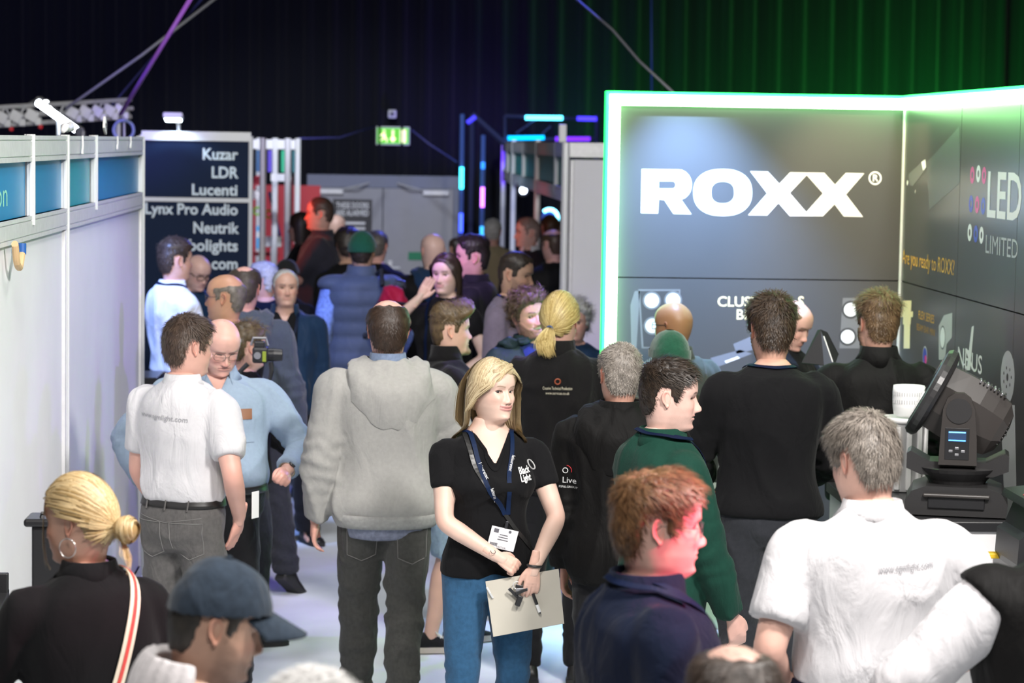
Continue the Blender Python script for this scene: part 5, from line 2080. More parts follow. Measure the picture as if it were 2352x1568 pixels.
# ---- blue lit truss arch and light poles far right of the aisle
def light_pole(xp, y0, y1, s, c, lab, segs):
    a, b = px(xp, y0, s), px(xp, y1, s)
    t = thing('light_pole', lab, 'light', (a[0], a[1], 0))
    MB().tube([(0, 0, 0), (0, 0, a[2])], .026, 10).build('pole', plain('blue_pole', (.05, .10, .30), .35), t)
    for (ya, yb, col, st) in segs:
        za, zb = px(xp, ya, s)[2], px(xp, yb, s)[2]
        MB().tube([(0, -.03, zb), (0, -.03, za)], .022, 10).build('lit_section', emit('pole_%d_%d' % (xp, ya), col, st), t)
    MB().lathe([(.085, 0), (.085, .012), (.03, .03), (.028, .06)], n=20).build('base_plate', BLACK_PL, t)


light_pole(1062, 262, 560, 215, None, 'slim light pole with a bright cyan section right of the grey door', ((384, 434, (.05, .75, 1.0), 4.5), (490, 534, (.05, .10, 1.0), 2.5)))
light_pole(1110, 310, 560, 215, None, 'slim light pole with a violet section behind the open booth', ((430, 476, (.55, .15, 1.0), 4.0), (372, 388, (.03, .25, 1.0), 1.5), (520, 548, (.05, .45, 1.0), 1.5)))


def truss_arch():
    s = 203
    a = px(1085, 262, s)
    t = thing('truss_arch', 'dark truss frame carrying glowing cyan bars above the open booth', 'truss', (a[0], a[1], 0))
    P = lambda x, y, ss=s: px(x, y, ss) - np.array([a[0], a[1], 0])
    m = plain('blue_truss', (.05, .06, .16), .4, .5)
    for (x0, y0, x1, y1, r) in ((1085, 262, 1160, 330, .035), (1160, 266, 1372, 274, .020), (1185, 306, 1230, 275, .010), (1245, 308, 1265, 290, .010), (1160, 322, 1370, 318, .020), (1160, 266, 1160, 322, .018), (1372, 274, 1370, 318, .018)):
        MB().tube([P(x0, y0), P(x1, y1)], r, 8).build('truss_bar', m, t)
    for (x0, y0, x1, y1, c, st) in ((1206, 270, 1292, 271, (.10, .75, 1.0), 5), (1325, 272, 1370, 273, (.06, .04, 1.0), 2.2), (1166, 317, 1250, 316, (.0, .42, 1.0), 2.5), (1275, 319, 1355, 319, (.20, .03, 1.0), 1.4), (1073, 282, 1092, 268, (.06, .05, 1.0), 1.2)):
        MB().tube([P(x0, y0) + [0, -.03, 0], P(x1, y1) + [0, -.03, 0]], .024, 8).build('lit_bar', emit('bar_%d' % x0, c, st), t)
    for x in (1085, 1372):
        b = P(x, 264)
        MB().tube([b, (b[0], b[1], 0)], .03, 8).build('leg', m, t)
    return t


truss_arch()
# glowing ring machine and lamp inside the open booth
c = px(1262, 500, 225)
t = thing('ring_light', 'glowing pale blue ring light inside the open booth', 'light', (c[0], c[1], 0))
th = np.linspace(-.35, math.pi * .75, 22)
MB().tube(np.stack([.085 * np.cos(th), np.zeros(22), c[2] + .085 * np.sin(th)], 1), .018, 8).build('ring', emit('ring_blue', (.25, .75, 1.0), 5), t)
MB().tube([(0, .02, 0), (0, .02, c[2] - .06)], .018, 8).build('stand', BLACK_PL, t)
MB().lathe([(.001, 0), (.08, 0), (.09, .05), (.001, .08)], (0, .01, c[2]), 18, (0, 1, 0)).build('hub', plain('blue_hub', (.05, .15, .6), .4), t)
c = px(1202, 437, 225)
t = thing('round_floodlight', 'round white floodlight beaming inside the open booth', 'lamp', (c[0], c[1], c[2]))
MB().lathe([(.001, .12), (.05, .10), (.062, .0), (.05, .0), (.001, .01)], (0, 0, 0), 18, (0, 1, 0)).build('can', BLACK_PL, t)
MB().lathe([(.001, -.005), (.036, -.003), (.038, .003), (.001, .003)], (0, 0, 0), 16, (0, 1, 0)).build('lens', emit('flood_white', (.75, .85, 1), 7), t)
MB().tube([(-.06, .05, 0), (-.07, .05, .06), (.07, .05, .06), (.06, .05, 0)], .006, 6).tube([(0, .05, .06), (0, .05, .40)], .012, 6).build('yoke', BLACK_PL, t)
a, b = px(1160, 330, 190), px(1400, 330, 190)
t = thing('blue_backdrop', 'deep blue cloth screen behind the open booth', 'screen', (a[0], a[1], 0))
xs = np.linspace(0, b[0] - a[0], 60)
rows = [np.stack([xs, .03 * np.sin(xs * 22), np.full(60, z)], 1) for z in (0, .8, 1.6, 2.3)]
F = [(i * 60 + j, i * 60 + j + 1, (i + 1) * 60 + j + 1, (i + 1) * 60 + j) for i in range(3) for j in range(59)]
mesh_obj('cloth', np.concatenate(rows), F, cloth('blue_screen_cloth', (.02, .06, .42), .8), t, True)
MB().tube([(0, .05, 0), (0, .05, 2.33), (b[0] - a[0], .05, 2.33), (b[0] - a[0], .05, 0)], .02, 8).build('frame', ALU, t)
spot('blue_stage_lamp', (px(1330, 300, 240)[0], FPX / 240, 2.9), (a[0] + .5, a[1], 1.6), 90, (.10, .22, 1.0), 80, 1.0)
from mathutils.geometry import tessellate_polygon
# ------------------------------------------------------------------ the black stand
ST = 450.0
A0 = px(1399, 216, ST)
A1 = px(2078, 228, ST)
YB = A0[1]
XS0 = A0[0]
XS1 = px_y(2078, 300, YB)[0]
ZT = A0[2]
ZSEAM = px_y(1700, 640, YB)[2]
PRINT = plain('dark_print', (.070, .069, .068), .30, var=.04, scale=2)
WI = plain('poster_white', (.82, .82, .80), .45)
OR = plain('poster_orange', (.80, .42, .06), .45)
CR = plain('poster_cream', (.85, .72, .42), .45)
LEDF = emit('led_edge_light', (.42, 1.0, .40), 13.0)


def stand_back():
    t = thing('stand_wall', 'tall black poster wall with glowing white edge and huge white name letters', 'display wall', (XS0, YB, 0))
    w = XS1 - XS0
    e = .055
    u = MB().box((w / 2 + e / 2, .02, (ZT - e + ZSEAM) / 2), (w - e, .05, ZT - e - ZSEAM - .006)).build('upper_panel', PRINT, t)
    l = MB().box((w / 2 + e / 2, .02, ZSEAM / 2), (w - e, .05, ZSEAM - .006)).build('lower_panel', PRINT, t)
    MB().box((w / 2, .06, ZT / 2), (w, .03, ZT - .02)).build('frame_back', BLACK_PL, t)
    MB().box((e / 2, .0, ZT / 2), (e, .11, ZT), bevel=.006).build('led_edge', LEDF, t)
    MB().box((w / 2, .0, ZT - e / 2), (w, .11, e), bevel=.006).build('led_edge', LEDF, t)
    gb = emit('green_halo_glow', (.02, 1.0, .16), 2.2)  # added glowing strip, stands in for the green halo in haze
    MB().box((-.008, .02, ZT / 2), (.016, .10, ZT)).build('halo_strip', gb, t)
    MB().box((w / 2, .02, ZT + .008), (w + .032, .10, .016)).build('halo_strip', gb, t)
    # big name: R O X X drawn as wide letters
    def q(xp, yp):
        p = px_y(xp, yp, YB - .006)
        return (p[0] - XS0, p[2])
    y = -.0062

    def put(poly, holes=()):
        loops = [list(poly)] + [list(h_) for h_ in holes]
        tris = tessellate_polygon([[Vector((a_, b_, 0)) for a_, b_ in lp] for lp in loops])
        flat = [p_ for lp in loops for p_ in lp]
        n_ = len(flat)
        V = [(a_, y, b_) for a_, b_ in flat] + [(a_, y + .0008, b_) for a_, b_ in flat]
        F = [tuple(t_) for t_ in tris] + [tuple(i + n_ for i in reversed(t_)) for t_ in tris]
        k0 = 0
        for lp in loops:
            m_ = len(lp)
            F += [(k0 + i, k0 + (i + 1) % m_, k0 + (i + 1) % m_ + n_, k0 + i + n_) for i in range(m_)]
            k0 += m_
        mesh_obj('letter', V, F, WI, u)

    def arc(cx, cy, rx, ry, a0, a1, n=14, ex=1.0):
        out = []
        for k in range(n + 1):
            a_ = math.radians(a0 + (a1 - a0) * k / n)
            c_, s_ = math.cos(a_), math.sin(a_)
            out.append(q(cx + rx * math.copysign(abs(c_) ** ex, c_), cy - ry * math.copysign(abs(s_) ** ex, s_)))
        return out
    # R
    put([q(1474, 388), q(1550, 389)] + arc(1558, 424, 31, 35, 90, -75, 10) + [q(1565, 459), q(1588, 492), q(1547, 491), q(1526, 459), q(1513, 458), q(1511, 490), q(1472, 489)],
        [[q(1513, 416), q(1545, 416)] + arc(1545, 424.5, 7, 8.5, 90, -90, 6) + [q(1513, 433)]])
    # O
    put(arc(1660, 442, 67.5, 54, 0, 352, 44, .86), [arc(1660, 442, 26.5, 25, 0, 352, 36, .8)])
    # X X
    put([q(1723, 393), q(1764, 394), q(1790, 422), q(1815, 395.5), q(1893, 396.5), q(1918, 424), q(1943, 397), q(1985, 398), q(1943, 446.5), q(1982.5, 498), q(1938, 497), q(1917, 469), q(1890, 496.5), q(1814, 496), q(1788, 466), q(1762, 494.5), q(1718.5, 494), q(1762, 444)],
        [[q(1853, 402), q(1890, 444), q(1852, 487), q(1814, 443)]])
    # registered mark
    put(arc(2010, 409, 15, 15.5, 0, 350, 28), [arc(2010, 409, 11.5, 12, 0, 350, 24)])
    p = q(2010, 416)
    letter('R', 22 / ST, (p[0], y, p[1]), (1, 0, 0), (0, 0, 1), WI, u, bold=.001, align='CENTER')
    # lower poster: yellow caption and printed fixtures
    p = q(1647, 703)
    letter('CLUST', 33 / ST, (p[0], -.0058, p[1]), (1, 0, 0), (0, 0, 1), CR, l, bold=.0012)
    p = q(1832, 703)
    letter('S', 33 / ST, (p[0], -.0058, p[1]), (1, 0, 0), (0, 0, 1), CR, l, bold=.0012)
    p = q(1690, 733)
    letter('BLI', 33 / ST, (p[0], -.0058, p[1]), (1, 0, 0), (0, 0, 1), CR, l, bold=.0012)
    grey = plain('print_grey', (.05, .05, .05), .4)
    lt = plain('print_lamp_white', (.78, .78, .72), .4)
    rimm = plain('print_rim', (.15, .15, .145), .4)

    def disc(cx, cy, r, m, dy, par, nm):
        c = q(cx, cy)
        dy = -.0054 + (dy + .0085) * .35
        MB().lathe([(.001, 0), (r / ST, 0), (r / ST, .0003), (.001, .0003)], (c[0], dy, c[1]), 24, (0, 1, 0)).build(nm, m, par)

    def quad(pts, m, dy, par, nm):
        dy = -.0054 + (dy + .0085) * .35
        MB().prism([q(*p_) for p_ in pts], dy, dy + .0003).build(nm, m, par)
    # four-lamp blinder at the left
    quad([(1466, 664), (1563, 664), (1560, 800), (1474, 800)], rimm, -.0085, l, 'printed_housing')
    quad([(1470, 668), (1559, 668), (1556, 796), (1478, 796)], grey, -.0100, l, 'printed_face')
    for cx, cy in ((1497, 690), (1546, 689), (1499, 748), (1545, 748)):
        disc(cx, cy, 21, rimm, -.0115, l, 'printed_lamp_rim')
        disc(cx, cy, 16.5, lt, -.0130, l, 'printed_lamp')
    quad([(1448, 700), (1458, 668), (1470, 668), (1462, 800), (1450, 800)], rimm, -.0085, l, 'printed_bracket')
    # two-lamp blinder at the right
    quad([(1936, 684), (1980, 684), (1974, 800), (1928, 800)], rimm, -.0085, l, 'printed_housing')
    for cx, cy in ((1954, 711), (1947, 773)):
        disc(cx, cy, 21, grey, -.0100, l, 'printed_lamp_rim')
        disc(cx, cy, 16, lt, -.0115, l, 'printed_lamp')
    # grey printed bank of units
    blu = plain('print_blue_grey', (.16, .17, .20), .4)
    quad([(1684, 790), (1740, 766), (1745, 800), (1692, 812)], blu, -.0085, l, 'printed_unit')
    quad([(1632, 822), (1700, 803), (1728, 812), (1640, 846)], blu, -.0085, l, 'printed_unit')
    quad([(1664, 829), (1694, 818), (1700, 822), (1668, 834)], WI, -.0100, l, 'printed_label')


stand_back()
# right wall: goes from the corner towards the viewer
XW = XS1


def on_right(xp, yp):
    v = _F * FPX + _R * (xp - IMG_W / 2) - _U * (yp - IMG_H / 2)
    P = CAM + v * (XW / v[0])
    return P


def stand_side():
    y1 = on_right(2470, 300)[1]
    t = thing('stand_wall', 'black poster wall at right angles with orange slogan and ring logo', 'display wall', (XW, YB, 0))
    ym = on_right(2210, 300)[1]
    yn = on_right(2345, 300)[1]
    pan = []
    for i, (a, b) in enumerate(((YB - .02, ym), (ym, yn), (yn, y1))):
        up = MB().box((.022, (a + b) / 2 - YB, (ZT - .055 + ZSEAM) / 2), (.05, abs(a - b) - .006, ZT - .055 - ZSEAM - .006)).build('upper_panel', PRINT, t)
        lo = MB().box((.022, (a + b) / 2 - YB, ZSEAM / 2), (.05, abs(a - b) - .006, ZSEAM - .006)).build('lower_panel', PRINT, t)
        pan.append((up, lo))
    MB().box((.06, (YB + y1) / 2 - YB, ZT / 2), (.03, abs(YB - y1), ZT - .02)).build('frame_back', BLACK_PL, t)
    MB().box((.0, (YB + y1) / 2 - YB - .03, ZT - .0275), (.11, abs(YB - y1) - .06, .055), bevel=.006).build('led_edge', LEDF, t)
    MB().box((.02, (YB + y1) / 2 - YB - .03, ZT + .008), (.10, abs(YB - y1) - .06, .016)).build('halo_strip', emit('green_halo_glow', (.02, 1.0, .16), 2.2), t)  # same added glow strip for the halo along this wall
    col_post(-.002, -.02, ZT - .05, t, .012, ALU, name='corner_post')
    U = (0, -1, 0)

    def q(xp, yp):
        p = on_right(xp, yp)
        return (p[1] - YB, p[2])

    def txt(s_, x0, x1, yb, hpx, m, par, bold=0.0):
        p0, p1 = on_right(x0, yb), on_right(x1, yb)
        sc = FPX / p0[1]
        letter(s_, hpx / sc * 1.38, (-.0040, p0[1] - YB, p0[2]), U, (0, 0, 1), m, par, bold=bold, width=abs(p1[1] - p0[1]))

    def quad(pts, m, d, par, nm):
        d = .0034 + (d - .0080) * .35
        MB().prism([q(*p_) for p_ in pts], -d - .0003, -d, 'yz').build(nm, m, par)

    def disc(cx, cy, rx, m, d, par, nm, hole=None, aspect=1.0):
        d = .0034 + (d - .0080) * .35
        c = q(cx, cy)
        sc = FPX / (c[0] + YB)
        r = rx / sc
        n = 26
        th = np.arange(n) * 2 * math.pi / n
        if hole:
            ro, ri = np.array([r, r * hole])
            V = np.concatenate([np.stack([np.full(n, x_), c[0] + rr_ * np.cos(th) * aspect, c[1] + rr_ * np.sin(th)], 1) for x_ in (-d - .0003, -d) for rr_ in (ro, ri)])
            F = []
            for i in range(n):
                j = (i + 1) % n
                F += [(i, j, n + j, n + i), (2 * n + i, 3 * n + i, 3 * n + j, 2 * n + j), (i, 2 * n + i, 2 * n + j, j), (n + i, n + j, 3 * n + j, 3 * n + i)]
            mesh_obj(nm, V, F, m, par)
        else:
            MB().lathe([(.001, 0), (r, 0), (r, .0003), (.001, .0003)], (-d - .0003, c[0], c[1]), n, (1, 0, 0)).build(nm, m, par)
    up0, lo0 = pan[0]
    up1, lo1 = pan[1]
    txt('Are you ready to ROXX?', 2074, 2194, 604, 34, OR, up0)
    # printed beam lamp
    gw = plain('print_pale_grey', (.50, .50, .48), .4)
    quad([(2088, 400), (2126, 366), (2128, 388), (2098, 428), (2090, 424)], plain('print_rim', (.3, .3, .29), .4), .0085, up0, 'printed_lamp_body')
    quad([(2118, 372), (2127, 366), (2129, 384), (2122, 392)], WI, .0095, up0, 'printed_lamp_lens')
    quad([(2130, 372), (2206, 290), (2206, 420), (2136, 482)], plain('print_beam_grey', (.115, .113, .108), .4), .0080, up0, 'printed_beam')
    disc(2086, 420, 6, WI, .0095, up0, 'printed_spark')
    disc(2104, 440, 4, gw, .0095, up0, 'printed_spark')
    # ring logo and words
    pk, bl = plain('print_pink', (.75, .06, .28), .4), plain('print_blue', (.05, .08, .50), .4)
    for xp, yp, m in ((2235, 402, pk), (2249, 399, WI), (2262, 403, pk), (2232, 468, bl), (2246, 470, pk), (2260, 473, bl), (2229, 534, WI), (2243, 537, bl), (2256, 540, WI)):
        disc(xp, yp, 20, m, .0085, up1, 'printed_ring', .42)
    txt('LED', 2266, 2344, 496, 108, WI, up1, .004)
    txt('LIMITED', 2264, 2338, 580, 44, plain('print_grey_white', (.45, .46, .46), .4), up1)
    # lower panels
    txt('FLEX SERIES', 2111, 2147, 731, 20, OR, lo0)
    txt('BEAM BAR MINI', 2107, 2149, 757, 16, plain('print_dim_orange', (.5, .26, .05), .4), lo0)
    for yy0, yy1, w_ in ((690, 715, 9), (715, 728, 13), (728, 745, 8), (745, 800, 6)):
        quad([(2084 - w_, yy0), (2086 + w_, yy0), (2085 + w_, yy1), (2083 - w_, yy1)], CR, .0085, lo0, 'printed_torch')
    disc(2085, 702, 11, CR, .0090, lo0, 'printed_torch_head')
    disc(2126, 818, 24, gw, .0085, lo0, 'printed_dial')
    disc(2126, 818, 20, bl, .0100, lo0, 'printed_dial')
    disc(2128, 826, 11, pk, .0115, lo0, 'printed_dial')
    quad([(2158, 748), (2170, 724), (2189, 718), (2188, 775), (2176, 790), (2172, 826), (2158, 826)], gw, .0085, lo0, 'printed_projector')
    disc(2167, 775, 28, plain('print_rim', (.3, .3, .29), .4), .0100, lo0, 'printed_projector_rim')
    disc(2167, 775, 24, WI, .0115, lo0, 'printed_projector_lens')
    txt('NE', 2200, 2226, 838, 46, WI, lo1, .001)
    txt('US', 2232, 2256, 850, 44, WI, lo1, .001)
    quad([(2222, 850), (2234, 750), (2239, 748), (2230, 850)], WI, .0095, lo1, 'printed_slash')
    quad([(2219, 800), (2223, 800), (2238, 848), (2234, 848)], WI, .0105, lo1, 'printed_slash')
    disc(2217, 850, 16, WI, .0090, lo1, 'printed_swash', .75)
    disc(2316, 866, 62, plain('print_grey_white', (.45, .46, .46), .4), .0085, lo1, 'printed_reel')
    disc(2316, 866, 9, PRINT, .0100, lo1, 'printed_reel_hub')
    for k in range(7):
        a_ = k * 2 * math.pi / 7
        disc(2316 + 9 * math.cos(a_), 866 + 22 * math.sin(a_), 4, PRINT, .0100, lo1, 'printed_reel_hole')
    quad([(2300, 930), (2332, 930), (2336, 1130), (2308, 1130)], plain('print_grey_white', (.45, .46, .46), .4), .0080, lo1, 'printed_column')


stand_side()
# stand carpet, with the green LED spill painted into its colour
g = MB()
g.box(((XS0 + XW) / 2 + .02, YB - 1.45, .006), (XW - XS0 + .0, 2.75, .012))
tag(g.build('floor_stand', plain('green_spill_carpet', (.015, .34, .07), .9, spec=.2, var=.08, scale=40, bump=.3, bscale=300)), 'bright green carpet of the black stand', None, None, 'structure')  # the bright green is LED spill painted into the carpet colour


# ---- counters on the right
def counter(label, x0, x1, y0, y1, h, name='display_counter'):
    t = thing(name, label, 'counter', (x0, y0, 0))
    w, d = x1 - x0, y1 - y0
    wm = plain('counter_white', (.74, .73, .74), .35)
    b = MB().box((.006, d / 2, (h - .04) / 2), (.012, d, h - .04))
    MB().box((w / 2, .006, (h - .04) / 2), (w, .012, h - .04)).build('front_panel', wm, t)
    MB().box((.006, d / 2, (h - .04) / 2), (.012, d - .026, h - .042)).build('side_panel', wm, t)
    MB().box((w - .006, d / 2, (h - .04) / 2), (.012, d - .026, h - .042)).build('side_panel', wm, t)
    MB().box((w / 2, d - .006, (h - .04) / 2), (w, .012, h - .04)).build('back_panel', wm, t)
    MB().box((w / 2, d / 2, h - .02), (w + .03, d + .03, .04), bevel=.004).build('counter_top', BLACK_SATIN, t)
    return t


CH = 1.05
P0 = px_z(2125, 1196, CH)
YC0 = P0[1]
XC0 = P0[0]
XC1 = px_z(2420, 1200, CH)[0]
XC1 = min(XC1, XW - .06)
counter('white display counter with black top carrying the moving head lamp', px_y(2020, 1196, YC0)[0], XC1, YC0, YC0 + 1.05, CH)


def moving_head():
    """moving-head lamp: base, yoke arms, tilted head with vents"""
    c = px_z(2235, 1176, CH)
    s = FPX / c[1]
    x = px_y(2196, 1180, YC0 + .24)[0]
    t = thing('moving_head_light', 'large black moving-head stage light on the white counter', 'stage light', (x, YC0 + .24, CH + .006), math.radians(-14))
    M = plain('charcoal_casing', (.030, .029, .030), .36, bump=.04, bscale=150)
    M2 = plain('charcoal_gloss', (.045, .040, .038), .30)
    k = .385 / .40
    # base
    b = MB()
    b.prism([(-.195, 0), (.195, 0), (.20, .05), (.175, .095), (.12, .115), (-.12, .115), (-.175, .095), (-.20, .05)], -.16, .16)
    bs = b.build('base', M, t)
    MB().box((0, -.165, .055), (.22, .012, .05), bevel=.004).build('handle_recess', BLACK_SATIN, bs)
    MB().box((0, -.175, .082), (.26, .022, .014), bevel=.005).build('carry_handle', M2, bs)
    for sx in (-1, 1):
        for sy in (-1, 1):
            MB().lathe([(.02, 0), (.018, -.004), (.001, -.004)], (sx * .16, sy * .12, .001), 10).build('foot', BLACK_PL, bs)
    # turntable and yoke bottom
    MB().lathe([(.11, .113), (.12, .13), (.155, .165), (.165, .18), (.10, .185)], n=28).build('turntable', M, t)
    y = MB()
    y.prism([(-.20, .175), (-.20, .235), (-.185, .245), (-.11, .205), (.11, .205), (.185, .245), (.20, .235), (.20, .175), (.14, .150), (-.14, .150)], -.085, .085)
    yk = y.build('yoke', M, t)

    def arm(yy0, yy1):
        prof = [(-.075, .20), (.075, .20), (.072, .30), (.062, .42), (.045, .465), (.018, .485), (-.018, .485), (-.045, .465), (-.062, .42), (-.070, .30)]
        return MB().prism(prof, yy0, yy1).build('yoke_arm', M2, t)
    fa = arm(-.140, -.088)
    arm(.088, .140)
    # menu screen and keys on the near arm
    MB().box((-.004, -.1415, .285), (.094, .003, .125), bevel=.001).build('menu_plate', BLACK_SATIN, fa)
    MB().box((-.004, -.1440, .315), (.070, .003, .042)).build('menu_screen', emit('menu_screen', (.01, .03, .08), .8), fa)
    for dz, c_ in ((.016, (.15, .45, .8)), (-.016, (.10, .35, .7))):
        MB().box((-.004, -.1462, .315 + dz), (.066, .002, .005)).build('screen_line', emit('screen_line_%d' % int(dz * 1000), c_, 1.6), fa)
    for dx, dz in ((0, .018), (-.024, .006), (.024, .006), (0, -.008)):
        MB().box((-.004 + dx, -.1440, .250 + dz), (.016, .004, .010), bevel=.002).build('key', GREY_M, fa)
    # head, tilted back about the yoke axis (local y)
    R = Matrix.Rotation(math.radians(-62), 3, 'Y')
    hub = Vector((0, 0, .415))

    def hb(mb, name, m, parent=None, smooth=False):
        mb.V = [tuple(R @ Vector(v) + hub) for v in mb.V]
        return mb.build(name, m, parent or t, smooth)
    V = MB()
    # z' axis = optical axis (front up); front ring at +z', lamp house at -z'
    hd = hb(MB().lathe([(.001, .150), (.150, .150), (.178, .146), (.190, .132), (.190, .112), (.176, .098), (.150, .092), (.001, .092)], n=40), 'front_ring', M)
    hb(MB().lathe([(.001, .154), (.135, .152), (.140, .149), (.001, .149)], n=36), 'front_lens', plain('dark_lens', (.02, .02, .03), .08), hd)
    for a_ in range(6):
        q = a_ * math.pi / 3 + .3
        hb(MB().lathe([(.001, .0), (.006, .0), (.006, .006), (.001, .006)], (.183 * math.cos(q), .183 * math.sin(q), .118), 8, (math.cos(q), math.sin(q), 0)), 'ring_screw', GREY_M, hd)
    body = MB()
    oct_ = lambda r, sq: [(r * math.cos(math.radians(22.5 + 45 * i)) * (1.0), r * math.sin(math.radians(22.5 + 45 * i)) * sq) for i in range(8)]
    secs = [(.145, .092, .60), (.150, .02, .58), (.150, -.06, .58), (.140, -.12, .58), (.125, -.17, .60), (.085, -.200, .66), (.03, -.210, .7)]
    Vb, Fb = rings([np.array([(p_[0], p_[1], z_) for p_ in oct_(r_, sq_)]) for r_, z_, sq_ in secs])
    body.add(Vb, Fb)
    bd = hb(body, 'lamp_house', M2)
    for i in range(8):
        hb(MB().box((.136 - .004 * (i > 5), .0, -.02 - i * .016), (.012, .105, .007), bevel=.002), 'vent_slat', M if i % 2 else GREY_M, bd)
    for i in range(7):
        hb(MB().box((-.05 + i * .016, 0, -.196 - .004 * (3 - abs(i - 3))), (.006, .09, .01), bevel=.002), 'rear_vent_slat', M, bd)
    hb(MB().lathe([(.05, -.145), (.05, .145)], (0, 0, 0), 24, (0, 1, 0)), 'tilt_hub', M, bd)


moving_head()


def white_tub():
    c = px_z(2075, 1104, CH)
    c = np.array([px_y(2076, 1080, YC0 + .84)[0], YC0 + .84, CH + .002])
    s = FPX / c[1]
    t = thing('white_tub', 'ribbed white plastic tub standing behind the moving head lamp', 'tub', tuple(c))
    ht = px_y(2078, 958, c[1])[2] - CH
    r = 50 / s
    MB().lathe([(r * .90, 0), (r * .93, .004), (r, ht - .02), (r * 1.13, ht - .018), (r * 1.15, ht - .006), (r * 1.12, ht), (r * .98, ht + .002), (r * .9, ht - .012), (.001, ht - .012)], n=40).build('tub_body', WHITE_PL, t, True)
    for k in range(12):
        a_ = k * math.pi / 6
        MB().box((r * .955 * math.cos(a_), r * .955 * math.sin(a_), ht * .46), (.022, .022, ht * .86), Matrix.Rotation(a_, 3, 'Z'), bevel=.004).build('rib', WHITE_PL, t)
    p = thing('white_par_light', 'rounded white stage lamp sitting on the white tub', 'stage light', (c[0] + .012, c[1], CH + ht + .002))
    r2 = 37 / s
    h2 = px_y(2078, 886, c[1])[2] - (CH + ht)
    MB().lathe([(r2 * .6, 0), (r2 * .92, .012), (r2, .05), (r2 * 1.02, h2 * .8), (r2 * .98, h2), (r2 * .85, h2), (r2 * .8, h2 - .03), (.001, h2 - .03)], n=36).build('casing', WHITE_PL, p, True)
    for zz_ in (.05, h2 * .62):
        for k in range(18):
            a_ = math.pi * (1.05 + .9 * k / 18)
            MB().box((r2 * 1.005 * math.cos(a_), r2 * 1.005 * math.sin(a_), zz_ + .018), (.004, .003, .016), Matrix.Rotation(a_, 3, 'Z')).build('vent_slot', plain('slot_grey', (.45, .45, .46), .5), p)


white_tub()
# second counter and unit at the right edge
h2 = .98
q0 = px_z(2292, 1272, h2)
x1 = XW - .05
counter('white counter with black edge at the stand corner carrying a black console', q0[0], q0[0] + .60, q0[1] - .62, q0[1], h2)
c = (q0[0] + .28, q0[1] - .30, h2)
t = thing('black_fixture', 'black angular lighting unit with grey S lettering on the corner counter', 'stage light', (px_y(2322, 1200, q0[1] - .25)[0], q0[1] - .25, h2))
b = MB().prism([(-.0, 0), (.34, 0), (.34, .30), (.06, .245), (.02, .14), (-.01, .12), (-.015, .03)], -.16, .16)
b.build('casing', BLACK_PL, t)
MB().prism([(.01, .235), (.34, .275), (.34, .300), (.02, .262)], -.19, .19).build('top_shell', BLACK_SATIN, t)
MB().prism([(.035, .262), (.30, .293), (.30, .297), (.035, .267)], -.15, -.02).build('pink_panel', plain('pink_print', (.55, .06, .12), .4), t)
letter('SE', .075, (.018, -.1625, .045), (1, 0, 0), (0, 0, 1), plain('dim_lettering', (.09, .09, .09), .5), t, bold=.002)
MB().box((-.02, .17, .010), (.06, .05, .02), bevel=.004).build('yellow_plug', plain('yellow_plastic', (.7, .45, .02), .4), t)


# ---- pale plinth leg inside the stand
c = px_z(1640, 1450, .012)
t = thing('display_plinth', 'slim pale plinth on a round foot standing on the green carpet', 'plinth', (c[0], c[1], .012))  # the carpet's green is painted LED spill
MB().box((0, 0, .50), (.115, .10, .97), bevel=.012).build('column', plain('plinth_pale', (.50, .56, .50), .35), t)
MB().lathe([(.10, 0), (.10, .010), (.06, .018), (.001, .018)], (0, 0, 0), 26).build('foot', ALU, t)
MB().box((0, 0, 1.0), (.34, .26, .03), bevel=.006).build('top', BLACK_SATIN, t)
# grey folder held open and leaflets on the plinth
pl_c = c


# ---- desk gear at the left front
def left_gear():
    c = px_z(85, 1182, 1.18)
    t = thing('flight_case', 'tall black ridged case standing by the white booth wall', 'case', (px_y(83, 1186, 7.2)[0], 7.2, 0))
    s = FPX / 7.2
    zt = px_y(83, 1184, 7.2)[2]
    MB().box((.06, 0, zt / 2 - .01), (.13, .12, zt - .02), bevel=.006).build('body', BLACK_PL, t)
    MB().box((.055, 0, zt - .012), (.165, .14, .024), bevel=.008).build('lid', BLACK_SATIN, t)
    MB().tube([(.02, -.03, zt), (.02, -.03, zt + .012), (.10, -.03, zt + .012), (.10, -.03, zt)], .006, 6).build('handle', BLACK_PL, t)
    # control desk at the picture edge
    zt = 1.05
    p = px_z(8, 1300, zt)
    d = thing('control_desk', 'black control desk with blue power connectors beside the blonde woman', 'equipment', (p[0] - .16, p[1] - .30, 0))
    MB().box((0, .15, zt / 2), (.34, .46, zt - .30), bevel=.01).build('pedestal', BLACK_PL, d)
    MB().prism([(-.10, .86), (.36, .86), (.36, .96), (-.10, .90)], -.17, .17, 'yz').build('sloped_top', BLACK_SATIN, d)
    MB().box((0, .34, .985), (.34, .03, .07), bevel=.004).build('screen_lip', BLACK_PL, d)
    MB().box((.05, -.085, .80), (.20, .012, .07), bevel=.003).build('grey_plate', GREY_M, d)
    for k in range(2):
        MB().lathe([(.001, 0), (.034, 0), (.034, .035), (.026, .045), (.001, .045)], (.11 - k * .12, -.082, .70), 20, (0, -1, 0)).build('blue_connector', plain('connector_blue', (.01, .10, .50), .4), d)
        MB().box((.11 - k * .12, -.086, .70), (.09, .008, .09), bevel=.003).build('connector_flange', plain('connector_blue', (.01, .10, .50), .4), d)


left_gear()
# counter edge behind the left booth end with a glossy top
counter('dark counter with glossy blue-lit top at the exhibitor board', -1.82, -1.33, 14.1, 14.5, 1.10)

